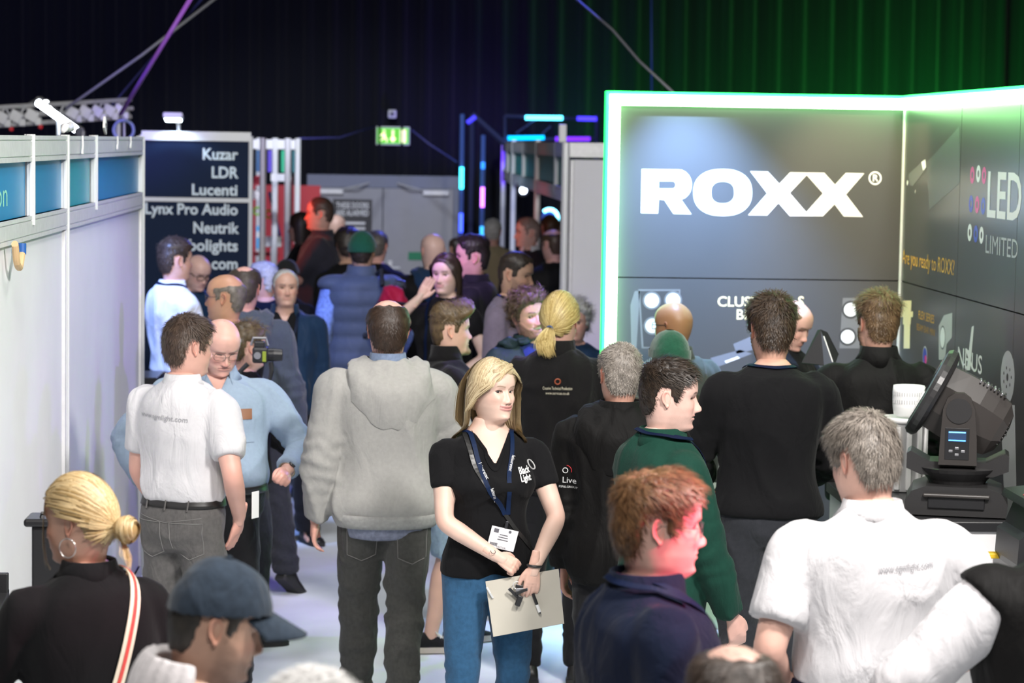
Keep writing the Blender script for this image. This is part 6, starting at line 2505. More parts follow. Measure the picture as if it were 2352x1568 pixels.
# ------------------------------------------------------------------ the crowd
SK_PALE = (.66, .43, .34)
SK_PINK = (.66, .38, .31)
SK_TAN = (.50, .30, .21)
SK_BROWN = (.23, .12, .065)
H_DARK = [(.016, .011, .008), (.045, .028, .018)]
H_BROWN = [(.050, .028, .014), (.120, .070, .034)]
H_LIGHT = [(.120, .070, .030), (.280, .170, .075)]
H_GREY = [(.17, .155, .14), (.46, .43, .39)]
H_WHITE = [(.42, .41, .40), (.72, .71, .70)]
H_BLOND = [(.300, .185, .065), (.660, .500, .235)]
H_GINGER = [(.150, .065, .022), (.310, .150, .055)]
C_BLACK = cloth('black_jersey', (.007, .007, .008), .9, .03)
C_BLACK2 = cloth('black_softshell', (.006, .0057, .0057), .7, .02, fold=.7)
C_FLEECE = cloth('black_fleece', (.008, .0075, .008), .95, .08, weave=.5)
C_WHITE = cloth('white_pique', (.60, .59, .61), .8, .05, .02, .2, .8, 11)
C_NAVY = cloth('navy_knit', (.004, .008, .024), .9, .05)
C_NAVYJ = cloth('navy_jacket', (.010, .030, .075), .6, .1, fold=.8)
C_GREYH = cloth('grey_marl', (.34, .335, .32), .95, .1, .05, .4, .5)
C_BLUE = cloth('pale_blue_shirt', (.27, .35, .45), .75, .08, .04, .2, .55)
C_GREEN = cloth('bottle_green_cotton', (.006, .040, .027), .8, .05, .06, .25, .65)
C_SLATE = cloth('slate_hoodie', (.060, .075, .098), .9, .2)
C_DARKB = cloth('dark_blue_shirt', (.018, .028, .070), .8, .1)
C_BROWNJ = cloth('dark_brown_jacket', (.030, .022, .017), .65, .1, fold=.7)
C_OLIVE = cloth('grey_green_jacket', (.050, .058, .052), .7, .1)
C_TEAL = cloth('dark_teal_raincoat', (.022, .040, .042), .45, .0, fold=.9)
C_LILAC = cloth('grey_lilac_tee', (.16, .13, .18), .85, .1)
C_SUIT = cloth('black_suiting', (.010, .010, .014), .7, .1)
C_TAN = cloth('tan_jacket', (.36, .30, .19), .85, .1)
C_PUFF = cloth('slate_quilt', (.075, .095, .130), .55, .1, fold=.3)
J_GREY = cloth('grey_denim', (.105, .100, .098), .9, .1, .12, .5, .7, 14)
J_DARK = cloth('dark_denim', (.028, .030, .036), .9, .1, .12, .5, .6, 14)
J_CHAR = cloth('charcoal_denim', (.062, .062, .058), .9, .1, .14, .5, .7, 14)
J_BLUE = cloth('blue_denim', (.030, .095, .190), .9, .1, .14, .5, .5, 14)
J_LIGHT = cloth('pale_denim', (.26, .36, .44), .9, .1, .12, .5, .6, 14)
T_BLACK = cloth('black_trouser', (.011, .011, .013), .8, .1)
SHOE = plain('black_leather', (.014, .013, .013), .4)
CANVAS = cloth('black_canvas', (.014, .014, .015), .9)
SOLE_W = plain('cream_rubber', (.52, .47, .40), .7)
LACE_W = plain('white_lace', (.75, .73, .70), .8)
LANY = cloth('navy_lanyard', (.003, .008, .030), .6, .0, .05, .1, .1)
SKIN_L = LANY


def make(label, x, y, s, heading, seed, hair=None, head=None, build=True, **kw):
    res = kw.pop('hres', float(np.clip(s / 800, .46, .86)))
    vox = float(np.clip(6.2 / s, .0105, .018))
    kw.setdefault('vox', vox)
    kw.setdefault('hair_h', (hair or {}).get('top', .012) * 1.2 if hair else .0)
    p = Person(label, head_px=(x, y, s), heading=heading, seed=seed, head=dict(head or {}), res=res, **kw)
    p.s = s
    p.build_body()
    if hair:
        h = dict(hair)
        h['n'] = int(h.get('n', 2600) * (.85 if s > 520 and s < 1100 else .6))
        if s < 400:
            h['n'] = int(h.get('n', 2600) * .4)
            h['w'] = h.get('w', .0017) * 1.8
        p.hair(h)
    return p


def short(col, **k):
    d = dict(col=col)
    d.update(k)
    return d


def basics(p, bot=T_BLACK, ease=.012, shoe=SHOE, flare=.058, name='trousers'):
    p.bottoms(bot, ease=ease, flare=flare, name=name)
    p.shoes(shoe)


def jacket(p, mat, ease=.028, hem=.82, open_w=None, name='jacket', sl=.020, amp=.009, coll=True, vox=None, **kw):
    cut = None
    if open_w:
        cut = lambda V: np.minimum(V[:, 1] - .02, np.interp(V[:, 2], [.8, 1.0, 1.3, 1.5], open_w) - np.abs(V[:, 0]))
    o = p.top(mat, ease=ease, hem=hem, sleeve=1.0, sl_ease=sl, cuff=.95, amp=amp, name=name, cut=cut, scale=8, arm_fold=.008, vox=vox, **kw)
    if coll:
        p.collar(mat, 1.472, .060, .020, .010, .30 if not open_w else .75, parent=o)
    return o


# --- 1  woman with the clipboard
p = make('smiling blonde woman in black V-neck tee with blue jeans holding a clipboard', 1131, 817, 600, 190, 27, hres=1.05,
         hair=None, hair_h=.026,
         head=dict(skin=(.72, .50, .41), fem=1.0, smile=1.0, fat=.40, brow=(.16, .10, .05), brow_amt=.7, iris=(.05, .035, .03), lips=(.55, .20, .20), nose=.86, flush=.7, eye_open=.85, gaze=(.25, 1, .02), ear_out=18),
         body=dict(fem=1.0, girth=1.04, bust=.055, belly=.025, shoulder=1.15), head_yaw=28, head_pitch=-3, head_roll=-3, skin_vox=.008, hand_vox=.0035, sss=.0,
         arms=dict(R=dict(wrist=(.005, .205, .995), pole=(1.0, -.15, -.1), hand='grip', thumb=(-.4, -.3, .75), dir=(-.82, .12, -.50)),
                   L=dict(wrist=(-.140, .230, .955), pole=(-1.0, -.35, -.1), hand='relaxed', thumb=(1, .05, 0), dir=(.12, .05, -1))),
         legs=dict(R=dict(foot=(.11, .02, 0)), L=dict(foot=(-.12, -.04, 0))))
W27 = p
p.bottoms(J_BLUE, ease=.0075, waist=1.02, flare=None, name='jeans', amp=.004)
p.shoes(SHOE)
vn = v_neck(1.352, .62)
sh = p.top(C_BLACK, ease=.010, hem=.895, sleeve=.27, sl_ease=.008, amp=.006, name='t_shirt', cut=lambda V: np.maximum(vn(V), V[:, 2] - 1.470), scale=8, vox=.0065)
p.strap('neckline', p.bend([(.085, -.02, 1.475), (.070, .06, 1.462), (.035, .13, 1.408), (.0, .16, 1.350), (-.035, .13, 1.408), (-.070, .06, 1.462), (-.085, -.02, 1.475)]), .014, C_BLACK, off=.001, n=44, parent=sh)
p.hair(dict(kind='long', col=[(.30, .20, .10), (.78, .64, .40)], length=.41, part=-.018, puff=.012, flare=.075, tuck=1, fringe=.060, sweep=-.05, n=2400, w=.0048))
# side fringe sweeping over the forehead
rng = np.random.default_rng(8)
n = 130
u = rng.uniform(0, 1, n)
st_ = np.stack([-.018 + rng.normal(0, .004, n), .062 + .02 * u, .116 - .018 * u], 1)
pts = []
for q in np.linspace(0, 1, 10):
    x = st_[:, 0] + q * (.088 + .004 * u)
    z = st_[:, 2] - q ** 1.7 * (.105 - .035 * u)
    yy = np.sqrt(np.clip(1 - (x / .086) ** 2, .0, 1)) * .106 - .004 - .25 * np.clip(z - .06, 0, 1) - .004 * q
    yy = np.where(q > .75, yy * (1 - (q - .75) * .9), yy)
    pts.append(np.stack([x, yy, z], 1))
p.locks(np.stack(pts, 1), .0050 * rng.uniform(.6, 1.2, n), (.30, .20, .10), (.76, .62, .38), 'fringe', 4)
lan = p.lanyard(cloth('navy_blue_lanyard', (.005, .015, .050), .55, .0, .05, .1, .1), drop=1.135, x=-.045, tilt=-14, sz=(.112, .085))
bm_ = plain('badge_print', (.12, .12, .14), .5)
c, R = p.badge_c, p.badge_R
bd = [o for o in lan.children if o.name.startswith('badge')][0]


def on_badge(mb, name, m):
    V = np.array(mb.V) @ R.T + c
    return p.put(name, V, mb.F, m, False, parent=None)


pr = MB()
for i, (w_, z_) in enumerate(((.034, -.058), (.040, -.068), (.044, -.078))):
    pr.box((.0, .0022, z_), (w_, .001, .0035))
for k in range(14):
    pr.box((.018 + k * .0022, .0022, -.100), (.0012 if k % 3 else .0018, .001, .012))
pr.box((.034, .0022, -.045), (.020, .001, .016))
pr.lathe([(.001, 0), (.006, 0), (.006, .001), (.001, .001)], (-.022, .0018, -.040), 12, (0, 1, 0))
V = np.array(pr.V) @ R.T + c
o = p.put('badge_printing', V, pr.F, bm_, False, parent=lan)
V_, F_ = text_mesh('VISITOR', .0115, 0.0, align='CENTER', res=2)
V = np.stack([-V_[:, 0], np.full(len(V_), .0030), V_[:, 1] - .112], 1) @ R.T + c
p.put('badge_lettering', V, F_, bm_, False, parent=lan)
# lettering along the lanyard
for (ox, oz, an, sd) in ((.058, 1.33, -68, 1), (-.062, 1.36, -110, 1), (.022, 1.235, -68, 1)):
    a_ = math.radians(an)
    uu = (-math.cos(a_), 0, math.sin(a_))
    vv = (math.sin(a_), 0, math.cos(a_))
    pp = p.bend([(ox, .30, oz)])[0]
    p.print_text('leisuretec', .020, pp, uu, vv, (0, -1, 0), INK_W, .0, off=.0105, parent=lan, width=.062)
# cross-body strap
p.strap('bag_strap', p.bend([(.085, -.06, 1.49), (.105, .03, 1.46), (.085, .14, 1.36), (.03, .17, 1.25), (-.06, .17, 1.13), (-.15, .12, 1.03), (-.21, .02, .97)]), .017, plain('black_leather_strap', (.02, .02, .02), .35), off=.0035, n=44)
# chest print
p.print_text('Black', .036, p.bend([(-.120, .3, 1.318)])[0], (-1, 0, .10), (.1, 0, 1), (0, -1, 0), INK_W, .0009, off=.007, parent=sh, width=.052)
p.print_text('Light', .036, p.bend([(-.121, .3, 1.290)])[0], (-1, 0, .10), (.1, 0, 1), (0, -1, 0), INK_W, .0009, off=.007, parent=sh, width=.048)
ring = []
for k in range(25):
    a_ = 2 * math.pi * k / 24
    ring.append((-.160 + .014 * math.cos(a_) + .006 * math.sin(a_), .3, 1.345 + .018 * math.sin(a_) + .006 * math.cos(a_)))
p.patch('printed_ring', p.bend(ring), (0, -1, 0), plain('grey_ink', (.45, .45, .45), .6), off=.003, closed_line=True, w=.006, parent=sh)
# necklace
sk = BVHTree.FromPolygons([Vector(v.co) / p.k for v in p.body.data.vertices], [tuple(f.vertices) for f in p.body.data.polygons])
nk = p.bend([(.075, .02, 1.478), (.058, .07, 1.435), (.022, .11, 1.385), (.0, .12, 1.362), (-.022, .11, 1.385), (-.058, .07, 1.435), (-.075, .02, 1.478)])
Q, _ = p.onto(np.array([np.array(a) for a in nk]), sk, .003)
tt = np.linspace(0, 1, 30)
Q = np.stack([pchip(np.linspace(0, 1, 7), Q[:, k], tt) for k in range(3)], 1)
V, F = tube(Q, .0011, 6)
gold = plain('rose_gold', (.60, .36, .26), .25, .9)
nl = p.put('necklace', V, F, gold)
V, F = ellipsoid(Q[15] + [0, .003, -.010], (.005, .004, .009), 10, 8)
p.put('pendant', V, F, gold, parent=nl)
V, F = ellipsoid((.0835, -.012, -.034), (.0028, .0028, .0028), 8, 6)
p.put('ear_stud', p.head_M(V), F, plain('silver_stud', (.8, .8, .8), .2, .9))
# wrist tattoo mark and ring
wv, X_, Y_, Z_ = p.hand_frame[1]
V, F = tube([wv + Y_ * .0300 - Z_ * .03 + X_ * .008 * math.cos(a) + Z_ * .010 * math.sin(a) for a in np.linspace(.3, 4.6, 14)], .0014, 5)
p.put('wrist_tattoo', V, F, plain('tattoo_ink', (.05, .05, .06), .6))
# clipboard, keys and pen in her hand
hw, hX, hY, hZ = p.hand_frame[-1]
hp_ = p.to_world(hw + hZ * .10 - hY * .020)
sb = FPX / float(np.dot(hp_ - CAM, _F))
cn = [px(a, b, sb) for a, b in ((1115, 1335), (1283, 1306), (1296, 1432), (1133, 1462))]
nrm = unit(np.cross(cn[1] - cn[0], cn[3] - cn[0]))
if nrm[1] < 0:
    nrm = -nrm
ctr = sum(cn) / 4
t = thing('clipboard', 'beige card clipboard held low in front of the blonde woman', 'clipboard', tuple(ctr))
V = [c_ - ctr for c_ in cn] + [c_ - ctr + nrm * .004 for c_ in cn]
MB().add(V, [(0, 1, 2, 3), (7, 6, 5, 4), (0, 4, 5, 1), (1, 5, 6, 2), (2, 6, 7, 3), (3, 7, 4, 0)]).build('board', plain('beige_card', (.52, .49, .42), .6, var=.03), t)
a_, b_ = px(1118, 1348, sb) - ctr - nrm * .006, px(1132, 1372, sb) - ctr - nrm * .006
MB().tube([a_, (a_ + b_) / 2 - nrm * .006, b_], .004, 8).build('metal_clip', ALU, t)
a_, b_ = px(1224, 1362, sb) - nrm * .012, px(1241, 1408, sb) - nrm * .016
t = thing('marker_pen', 'black and white marker pen held against the clipboard', 'pen', tuple(b_))
d = a_ - b_
MB().tube([d * .45, d * 1.0], .0062, 10).build('cap', BLACK_PL, t)
MB().tube([d * .08, d * .45], .0066, 10).build('barrel', WHITE_PL, t)
MB().tube([d * .0, d * .08], [.002, .005], 8).build('tip', BLACK_PL, t)
c_ = px(1187, 1350, sb) - nrm * .016
t = thing('key_bunch', 'bunch of black keys with fob held on the clipboard', 'keys', tuple(c_))
rr = random.Random(2)
for k in range(6):
    a0 = rr.uniform(-2.6, .4)
    MB().box((.018 * math.cos(a0), -.003 * k, .022 * math.sin(a0)), (.012, .004, .046), Matrix.Rotation(a0 + 1.57, 3, 'Y'), bevel=.002).build('key', BLACK_PL if k % 2 else GREY_M, t)
MB().box((.008, -.012, -.045), (.022, .010, .042), Matrix.Rotation(.35, 3, 'Y'), bevel=.004).build('fob', BLACK_SATIN, t)
th = np.linspace(0, 6.2832, 20)
MB().tube(np.stack([.014 * np.cos(th), np.zeros(20), .014 * np.sin(th) + .012], 1), .0016, 6, False).build('split_ring', ALU, t)
V, F = tube([hw + hX * .020 * math.cos(a) * 1.35 + hY * .020 * math.sin(a) * 1.2 - hZ * .004 for a in np.linspace(0, 6.283, 20)], .0055, 8, False)
p.put('wristband', V, F, BLACK_PL)

# --- 2  man in the grey hoodie
p = make('broad man in pale grey hooded sweatshirt seen from behind walking up the aisle', 892, 684, 545, 4, 23,
         hair=short([(.022, .012, .008), (.055, .030, .018)], top=.008, side=.010, back=.013, crown=((0, .020, .125), .062, .022), sparse=.10, len=.018, len_side=.020, n=3600, lift=.25, rand=.2, line=[(0, .095), (40, .085), (60, .05), (72, .0), (80, -.015), (88, .03), (106, .034), (114, -.01), (122, -.055), (140, -.082), (180, -.084)]),
         head=dict(skin=SK_PINK, fat=.4, ear=1.05), body=dict(girth=1.13, belly=.05, shoulder=1.10),
         arms=dict(L=dict(wrist=(-.285, .02, .855), pole=(-.6, -1, 0)), R=dict(wrist=(.17, .22, .98), pole=(1, -.6, -.2))),
         legs=dict(L=dict(foot=(-.10, .16, 0), toe=2), R=dict(foot=(.05, -.20, 0), heel_up=14)))
p.bottoms(J_CHAR, ease=.016, flare=.066, name='jeans', amp=.008)
p.shoes(SHOE)
for s_ in (-1, 1):
    x0 = s_ * .10
    p.patch('back_pocket', [(x0 - .062, -.3, .835), (x0 + .062, -.3, .835), (x0 + .058, -.3, .72), (x0, -.3, .695), (x0 - .058, -.3, .72)], (0, 1, 0), plain('stitching', (.16, .155, .15), .8), p.bot_bvh, .002, closed_line='loop', w=.004)
sh = p.top(cloth('check_shirt', (.20, .22, .30), .8, .1, .2), ease=.020, hem=.79, sleeve=0, name='shirt', amp=.004, neck_z=1.2, arm_fold=0)
p.collar(cloth('blue_check_collar', (.17, .22, .33), .8, .1, .2), 1.49, .050, .008, .008, .4, parent=sh)
hd = p.top(C_GREYH, ease=.036, hem=.852, sleeve=1.0, sl_ease=.024, cuff=.80, amp=.012, name='hooded_sweatshirt', hem_in=.020, blouse=.010, scale=6.5, vertical=.30, arm_fold=.009)
p.hood(C_GREYH, hd)
p.band('hem_rib', .838, .895, .034, cloth('grey_rib', (.34, .34, .33), .95, .2, .12, .6, .2), parent=hd)

# --- 3  white polo man at the left wall
p = make('brown-haired man in white polo and grey jeans with hand in pocket by the left wall', 435, 718, 560, -30, 35,
         hair=short([(.035, .020, .016), (.105, .068, .046)], top=.016, side=.011, back=.012, len=.030, len_side=.024, n=3800, lift=.35, rand=.28, w=.0020),
         head=dict(skin=SK_PINK), body=dict(girth=1.06), head_yaw=-26, head_pitch=4, skin_vox=.011,
         arms=dict(R=dict(wrist=(.222, .075, .935), pole=(.75, -1, -.1), hand='flat', dir=(-.42, .10, -1)), L=dict(wrist=(-.20, .16, .90), pole=(-.6, -1, 0))))
p.bottoms(J_GREY, ease=.016, waist=1.03, flare=.066, name='jeans', amp=.007)
p.shoes(SHOE)
p.band('belt', .985, 1.022, .012, plain('black_leather', (.018, .017, .017), .4))
st_m = plain('grey_stitching', (.19, .185, .18), .8)
for s_ in (-1, 1):
    x0 = s_ * .088
    p.patch('back_pocket', [(x0 - .066, -.3, .925), (x0 + .066, -.3, .925), (x0 + .062, -.3, .80), (x0, -.3, .772), (x0 - .062, -.3, .80)], (0, 1, 0), st_m, p.bot_bvh, .002, closed_line='loop', w=.0035)
p.patch('yoke_seam', [(-.15, -.3, .948), (0, -.3, .925), (.15, -.3, .948)], (0, 1, 0), st_m, p.bot_bvh, .002, closed_line=True, w=.003)
for xx in (-.10, .0, .10):
    p.patch('belt_loop', [(xx, -.3, .975), (xx, -.3, 1.03)], (0, 1, 0), J_GREY, p.bot_bvh, .009, closed_line=True, w=.008)
sh = p.top(C_WHITE, ease=.018, hem=1.005, sleeve=.36, sl_ease=.020, cuff=1.0, amp=.009, name='polo_shirt', hem_in=.012, blouse=.010, scale=8, vertical=.35, vox=.0105)
p.collar(C_WHITE, 1.476, .045, .012, .012, .5, parent=sh)
p.print_text('www.sgmlight.com', .030, p.bend([(-.01, -.3, 1.345)])[0], (1, 0, -.05), (.05, 0, 1), (0, 1, 0), plain('grey_print', (.30, .30, .32), .6), .0, off=.004, parent=sh, width=.24)
pbx = MB().box((.262, .13, .985), (.004, .05, .11), bevel=.001)
p.put('pocket_paper', pbx.V, pbx.F, WHITE_PL, False)

# --- 4  blue shirt man
p = make('heavy bald man in pale blue shirt and glasses looking down at his wrist', 515, 738, 530, 188, 36, hres=.9,
         hair=short(H_WHITE, top=.002, side=.004, back=.006, crown=((0, .0, .11), .085, .02), n=700, len_side=.010, hair_h=0),
         head=dict(skin=(.68, .40, .33), fat=1.1, brow=(.5, .42, .36), brow_amt=.35, eye_open=.28, nose=1.05, flush=1.5), body=dict(girth=1.28, belly=.15, shoulder=1.0),
         head_pitch=26, head_yaw=14, lean=3, hair_h=.0, hand_vox=.0042, skin_vox=.012,
         arms=dict(R=dict(wrist=(.30, .05, 1.00), pole=(1.0, -.7, .0), hand='relaxed', dir=(-.5, .2, -.8)), L=dict(wrist=(-.285, .30, 1.085), pole=(-1, -.6, -.5), hand='fist', dir=(.25, .95, -.25), thumb=(.7, .1, .55))))
p.bottoms(T_BLACK, ease=.018, waist=1.02, flare=.066)
p.shoes(SHOE)
p.band('belt', .975, 1.012, .020, plain('black_leather', (.018, .017, .017), .4))
bk = MB()
a, b, yy = torso_sec(p.bp, np.array([.993]))
bk.box((0, yy[0] + b[0] + .022, .993), (.05, .006, .036), bevel=.003)
p.put('belt_buckle', bk.V, bk.F, ALU, False)
op_ = v_neck(1.40, .55)
sh = p.top(C_BLUE, ease=.020, hem=.985, sleeve=.97, sl_ease=.016, cuff=1.15, amp=.008, name='shirt', hem_in=.014, blouse=.012, scale=7, vertical=.4, cut=op_)
p.collar(C_BLUE, 1.470, .050, .014, .018, .62, tip=.012, parent=sh)
p.patch('button_placket', [(-.016, .5, 1.40), (.016, .5, 1.40), (.016, .5, 1.02), (-.016, .5, 1.02)], (0, -1, 0), C_BLUE, off=.005, dens=8, parent=sh)
for z in (1.395, 1.315, 1.24, 1.165, 1.09):
    q = p.ray([(0, .6, z)], (0, -1, 0), off=.008)[0]
    V, F = ellipsoid(q, (.006, .003, .006), 10, 6)
    p.put('button', V, F, WHITE_PL, parent=sh)
p.patch('chest_pocket', [(-.055, .5, 1.31), (-.155, .5, 1.31), (-.155, .5, 1.20), (-.055, .5, 1.20)], (0, -1, 0), C_BLUE, off=.005, dens=5, parent=sh)
p.patch('leather_badge', [(-.062, .5, 1.345), (-.145, .5, 1.345), (-.145, .5, 1.300), (-.062, .5, 1.300)], (0, -1, 0), plain('tan_leather', (.20, .075, .025), .5), off=.009, dens=4, parent=sh)
p.glasses((.08, .07, .06))
wv, X_, Y_, Z_ = p.hand_frame[-1]
V, F = tube([wv - Z_ * .018 + X_ * .034 * math.cos(a) + Y_ * .031 * math.sin(a) for a in np.linspace(0, 6.283, 24)], .0065, 8, False)
p.put('watch_strap', V, F, plain('watch_steel', (.35, .30, .22), .3, .9))
V, F = lathe([(.001, 0), (.017, 0), (.017, .008), (.001, .008)], 18)
Rm = np.stack([X_, np.cross(Y_, X_), Y_], 1)
p.put('watch_face', np.array(V) @ Rm.T + wv - Z_ * .018 + Y_ * .033, F, plain('watch_glass', (.05, .05, .05), .15))

# --- 5  green shirt man
p = make('dark-haired young man in bottle green shirt with a navy lanyard looking right', 1543, 816, 660, -68, 29, hres=.95,
         hair=short([(.014, .010, .008), (.050, .032, .020)], top=.020, side=.008, back=.009, len=.032, len_side=.016, n=4200, lift=.4, rand=.22, comb=(.1, .9, .1), w=.0018),
         head=dict(skin=(.72, .47, .40), brow=(.03, .02, .015), nose=1.15, flush=.9, eye_open=.8, beard=.10, beard_len=.0, grin=.25, smile=.2, iris=(.08, .05, .03)),
         head_yaw=-26, head_pitch=5, body=dict(girth=1.0),
         arms=dict(R=dict(wrist=(.21, .17, .875), pole=(.8, -1, 0), hand='relaxed', dir=(-.2, .4, -1)), L=dict(wrist=(-.2, .15, .90))))
p.bottoms(J_DARK, ease=.012, flare=.060, name='jeans')
p.shoes(SHOE)
sh = p.top(C_GREEN, ease=.026, hem=.83, sleeve=.98, sl_ease=.020, cuff=1.0, amp=.010, name='shirt', scale=7, vertical=.4, cut=v_neck(1.43, .7))
p.collar(C_GREEN, 1.468, .052, .014, .020, .6, tip=.015, parent=sh)
lan = p.lanyard(LANY, drop=1.10, badge=True)
p.strap('lanyard_neck_band', p.bend([(.098, .045, 1.465), (.098, .0, 1.48), (.085, -.045, 1.50), (.03, -.095, 1.512), (-.03, -.095, 1.512), (-.09, -.04, 1.49)]),   .015, LANY, off=.016, n=24)

# --- 6  pink-lit man
p = make('ginger-haired man in navy polo and glasses with pink light on his face', 1515, 1064, 1000, -82, 40,
         hair=short([(.075, .036, .016), (.22, .115, .050)], top=.020, side=.012, back=.012, len=.034, len_side=.022, n=4600, lift=.4, rand=.25, comb=(.15, .5, -.1), w=.0018, crown=((.0, -.040, .122), .012, .034), sparse=.25),
         head=dict(skin=(.70, .44, .36), fat=.75, brow=(.25, .13, .06), brow_amt=.5, nose=1.08, eye_open=.6, beard=.06, beard_len=0), head_pitch=3, head_yaw=-4,
         body=dict(girth=1.16, belly=.05))
p.bottoms(T_BLACK)
p.shoes(SHOE)
sh = p.top(C_NAVY, ease=.024, hem=.90, sleeve=.98, sl_ease=.022, amp=.010, name='sweatshirt', scale=7, vertical=.4)
p.collar(C_NAVY, 1.470, .055, .018, .012, .45, parent=sh)
p.glasses((.10, .09, .09))
lan = p.lanyard(LANY, drop=1.10)
p.strap('lanyard_neck_band', p.bend([(.105, .045, 1.455), (.102, .0, 1.47), (.09, -.045, 1.49), (.03, -.10, 1.505), (-.03, -.10, 1.505)]),   .015, LANY, off=.014, n=24)

# --- 7  grey-haired man in white polo at the right
p = make('stocky grey-haired man in tight white polo with wristwatch seen from behind', 1972, 938, 830, 2, 41,
         hair=short([(.085, .068, .055), (.34, .30, .26)], top=.020, side=.011, back=.013, len=.030, len_side=.024, n=6000, lift=.34, rand=.30, w=.0014),
         head=dict(skin=(.68, .42, .34), fat=.6), body=dict(girth=1.24, belly=.05, shoulder=1.03), head_yaw=26, head_pitch=14, lean=3, skin_vox=.011, hand_vox=.0045,
         arms=dict(L=dict(wrist=(-.215, .135, .975), pole=(-.55, -1, -.1), hand='relaxed', dir=(.15, .6, -.8)), R=dict(wrist=(.30, .20, 1.02), pole=(.9, -.7, 0))))
p.bottoms(T_BLACK, ease=.016, waist=1.03)
p.shoes(SHOE)
p.band('belt', .985, 1.028, .014, cloth('navy_webbing', (.010, .012, .035), .7, .0, .3, 1.0, .1))
sh = p.top(C_WHITE, ease=.014, hem=1.012, sleeve=.36, sl_ease=.020, cuff=1.05, amp=.007, name='polo_shirt', hem_in=.010, blouse=.008, scale=6.5, vertical=.35, vox=.0105)
p.collar(C_WHITE, 1.478, .045, .014, .012, .5, parent=sh)
p.print_text('www.sgmlight.com', .030, p.bend([(.06, -.4, 1.335)])[0], (1, 0, .08), (-.08, 0, 1), (0, 1, 0), plain('grey_print', (.30, .30, .32), .6), .0, off=.004, parent=sh, width=.155)
wv, X_, Y_, Z_ = p.hand_frame[-1]
V, F = tube([wv - Z_ * .02 + X_ * .035 * math.cos(a) + Y_ * .033 * math.sin(a) for a in np.linspace(0, 6.283, 24)], .0085, 8, False)
p.put('watch_strap', V, F, plain('woven_strap', (.06, .065, .06), .8))
V, F = lathe([(.001, 0), (.018, 0), (.018, .010), (.001, .010)], 18)
Rm = np.stack([X_, np.cross(Y_, X_), Y_], 1)
p.put('watch_face', np.array(V) @ Rm.T + wv - Z_ * .02 + Y_ * .034, F, ALU)

# --- 8  blonde woman with a bun
BC = [(.36, .23, .085), (.78, .60, .34)]
p = make('blonde woman with low bun and hoop earring in black blazer', 178, 1082, 900, 24, 38,
         hair=dict(kind='swept', col=BC, tie=(0, -.128, -.022), n=1800, w=.0046, puff=.009, top=.012), hair_h=.016,
         head=dict(skin=(.64, .38, .28), fem=1, fat=.2, brow=(.25, .16, .08)), body=dict(fem=.9, girth=1.03), head_yaw=40, head_pitch=6,
         arms=dict(R=dict(wrist=(.16, .28, 1.0), pole=(1, -.6, 0)), L=dict(wrist=(-.18, .28, 1.0), pole=(-1, -.6, 0))))
p.bottoms(T_BLACK)
p.shoes(SHOE)
sh = p.top(cloth('black_blazer', (.006, .006, .007), .85, .04, fold=.3), ease=.024, hem=.80, sleeve=.98, sl_ease=.024, amp=.006, name='blazer', scale=6)
p.collar(MATS['black_blazer'], 1.474, .050, .012, .014, .5, parent=sh)
rng = np.random.default_rng(6)
n = 320
c0 = np.array([0, -.142, -.030])
ph, tl = rng.uniform(0, 6.28, n), rng.normal(0, .55, n)
rad = np.array([.038, .031, .036]) * (1 + .06 * rng.normal(0, 1, n))[:, None]
pts = []
for q in np.linspace(0, 1, 12):
    a_ = ph + q * 2.4
    d_ = np.stack([np.cos(a_), np.sin(tl) * np.cos(a_ * .5 + ph), np.sin(a_)], 1)
    d_ = d_ + np.stack([np.zeros(n), -.75 * np.sin(tl), np.zeros(n)], 1)
    d_ /= np.linalg.norm(d_, axis=1)[:, None]
    pts.append(c0 + np.array([0, -.012, 0]) + d_ * rad)
bun = p.locks(np.stack(pts, 1), .0045 * rng.uniform(.7, 1.2, n), *BC, 'hair_bun', 9, ctr=c0 + np.array([0, -.012, 0]))
V, F = ellipsoid(c0 + [0, -.012, 0], (.036, .026, .034), 18, 12)
p.put('bun_core', p.head_M(V), F, vcol('hair', .48, .5), True, np.ones((len(V), 3)) * np.array([.38, .25, .10]), parent=bun)
# loose strands at temple and nape
n = 60
xs = rng.normal(0, .004, n)
pts = []
sd = -1
for q in np.linspace(0, 1, 10):
    pts.append(np.stack([np.full(n, -.060) + xs * (1 + q) - .004 * np.sin(q * 3), .062 + .012 * np.sin(q * 2.4) + rng.normal(0, .0006, n) + xs * .6, .055 - q * .185 + rng.normal(0, .001, n)], 1))
p.locks(np.stack(pts, 1), .0022, *BC, 'loose_strand', 3)
pts = []
for q in np.linspace(0, 1, 8):
    pts.append(np.stack([xs * (1.5 + 3.5 * q), -.135 - .02 * q + rng.normal(0, .002, n), -.055 - q * (.075 + xs * 3)], 1))
p.locks(np.stack(pts, 1), .0016, *BC, 'loose_strand', 5)
V, F = tube([(-.080, -.012 + .026 * math.cos(a), -.066 + .026 * math.sin(a)) for a in np.linspace(0, 6.283, 30)], .0018, 8, False)
p.put('hoop_earring', p.head_M(V), F, plain('silver_hoop', (.75, .72, .70), .2, .8))
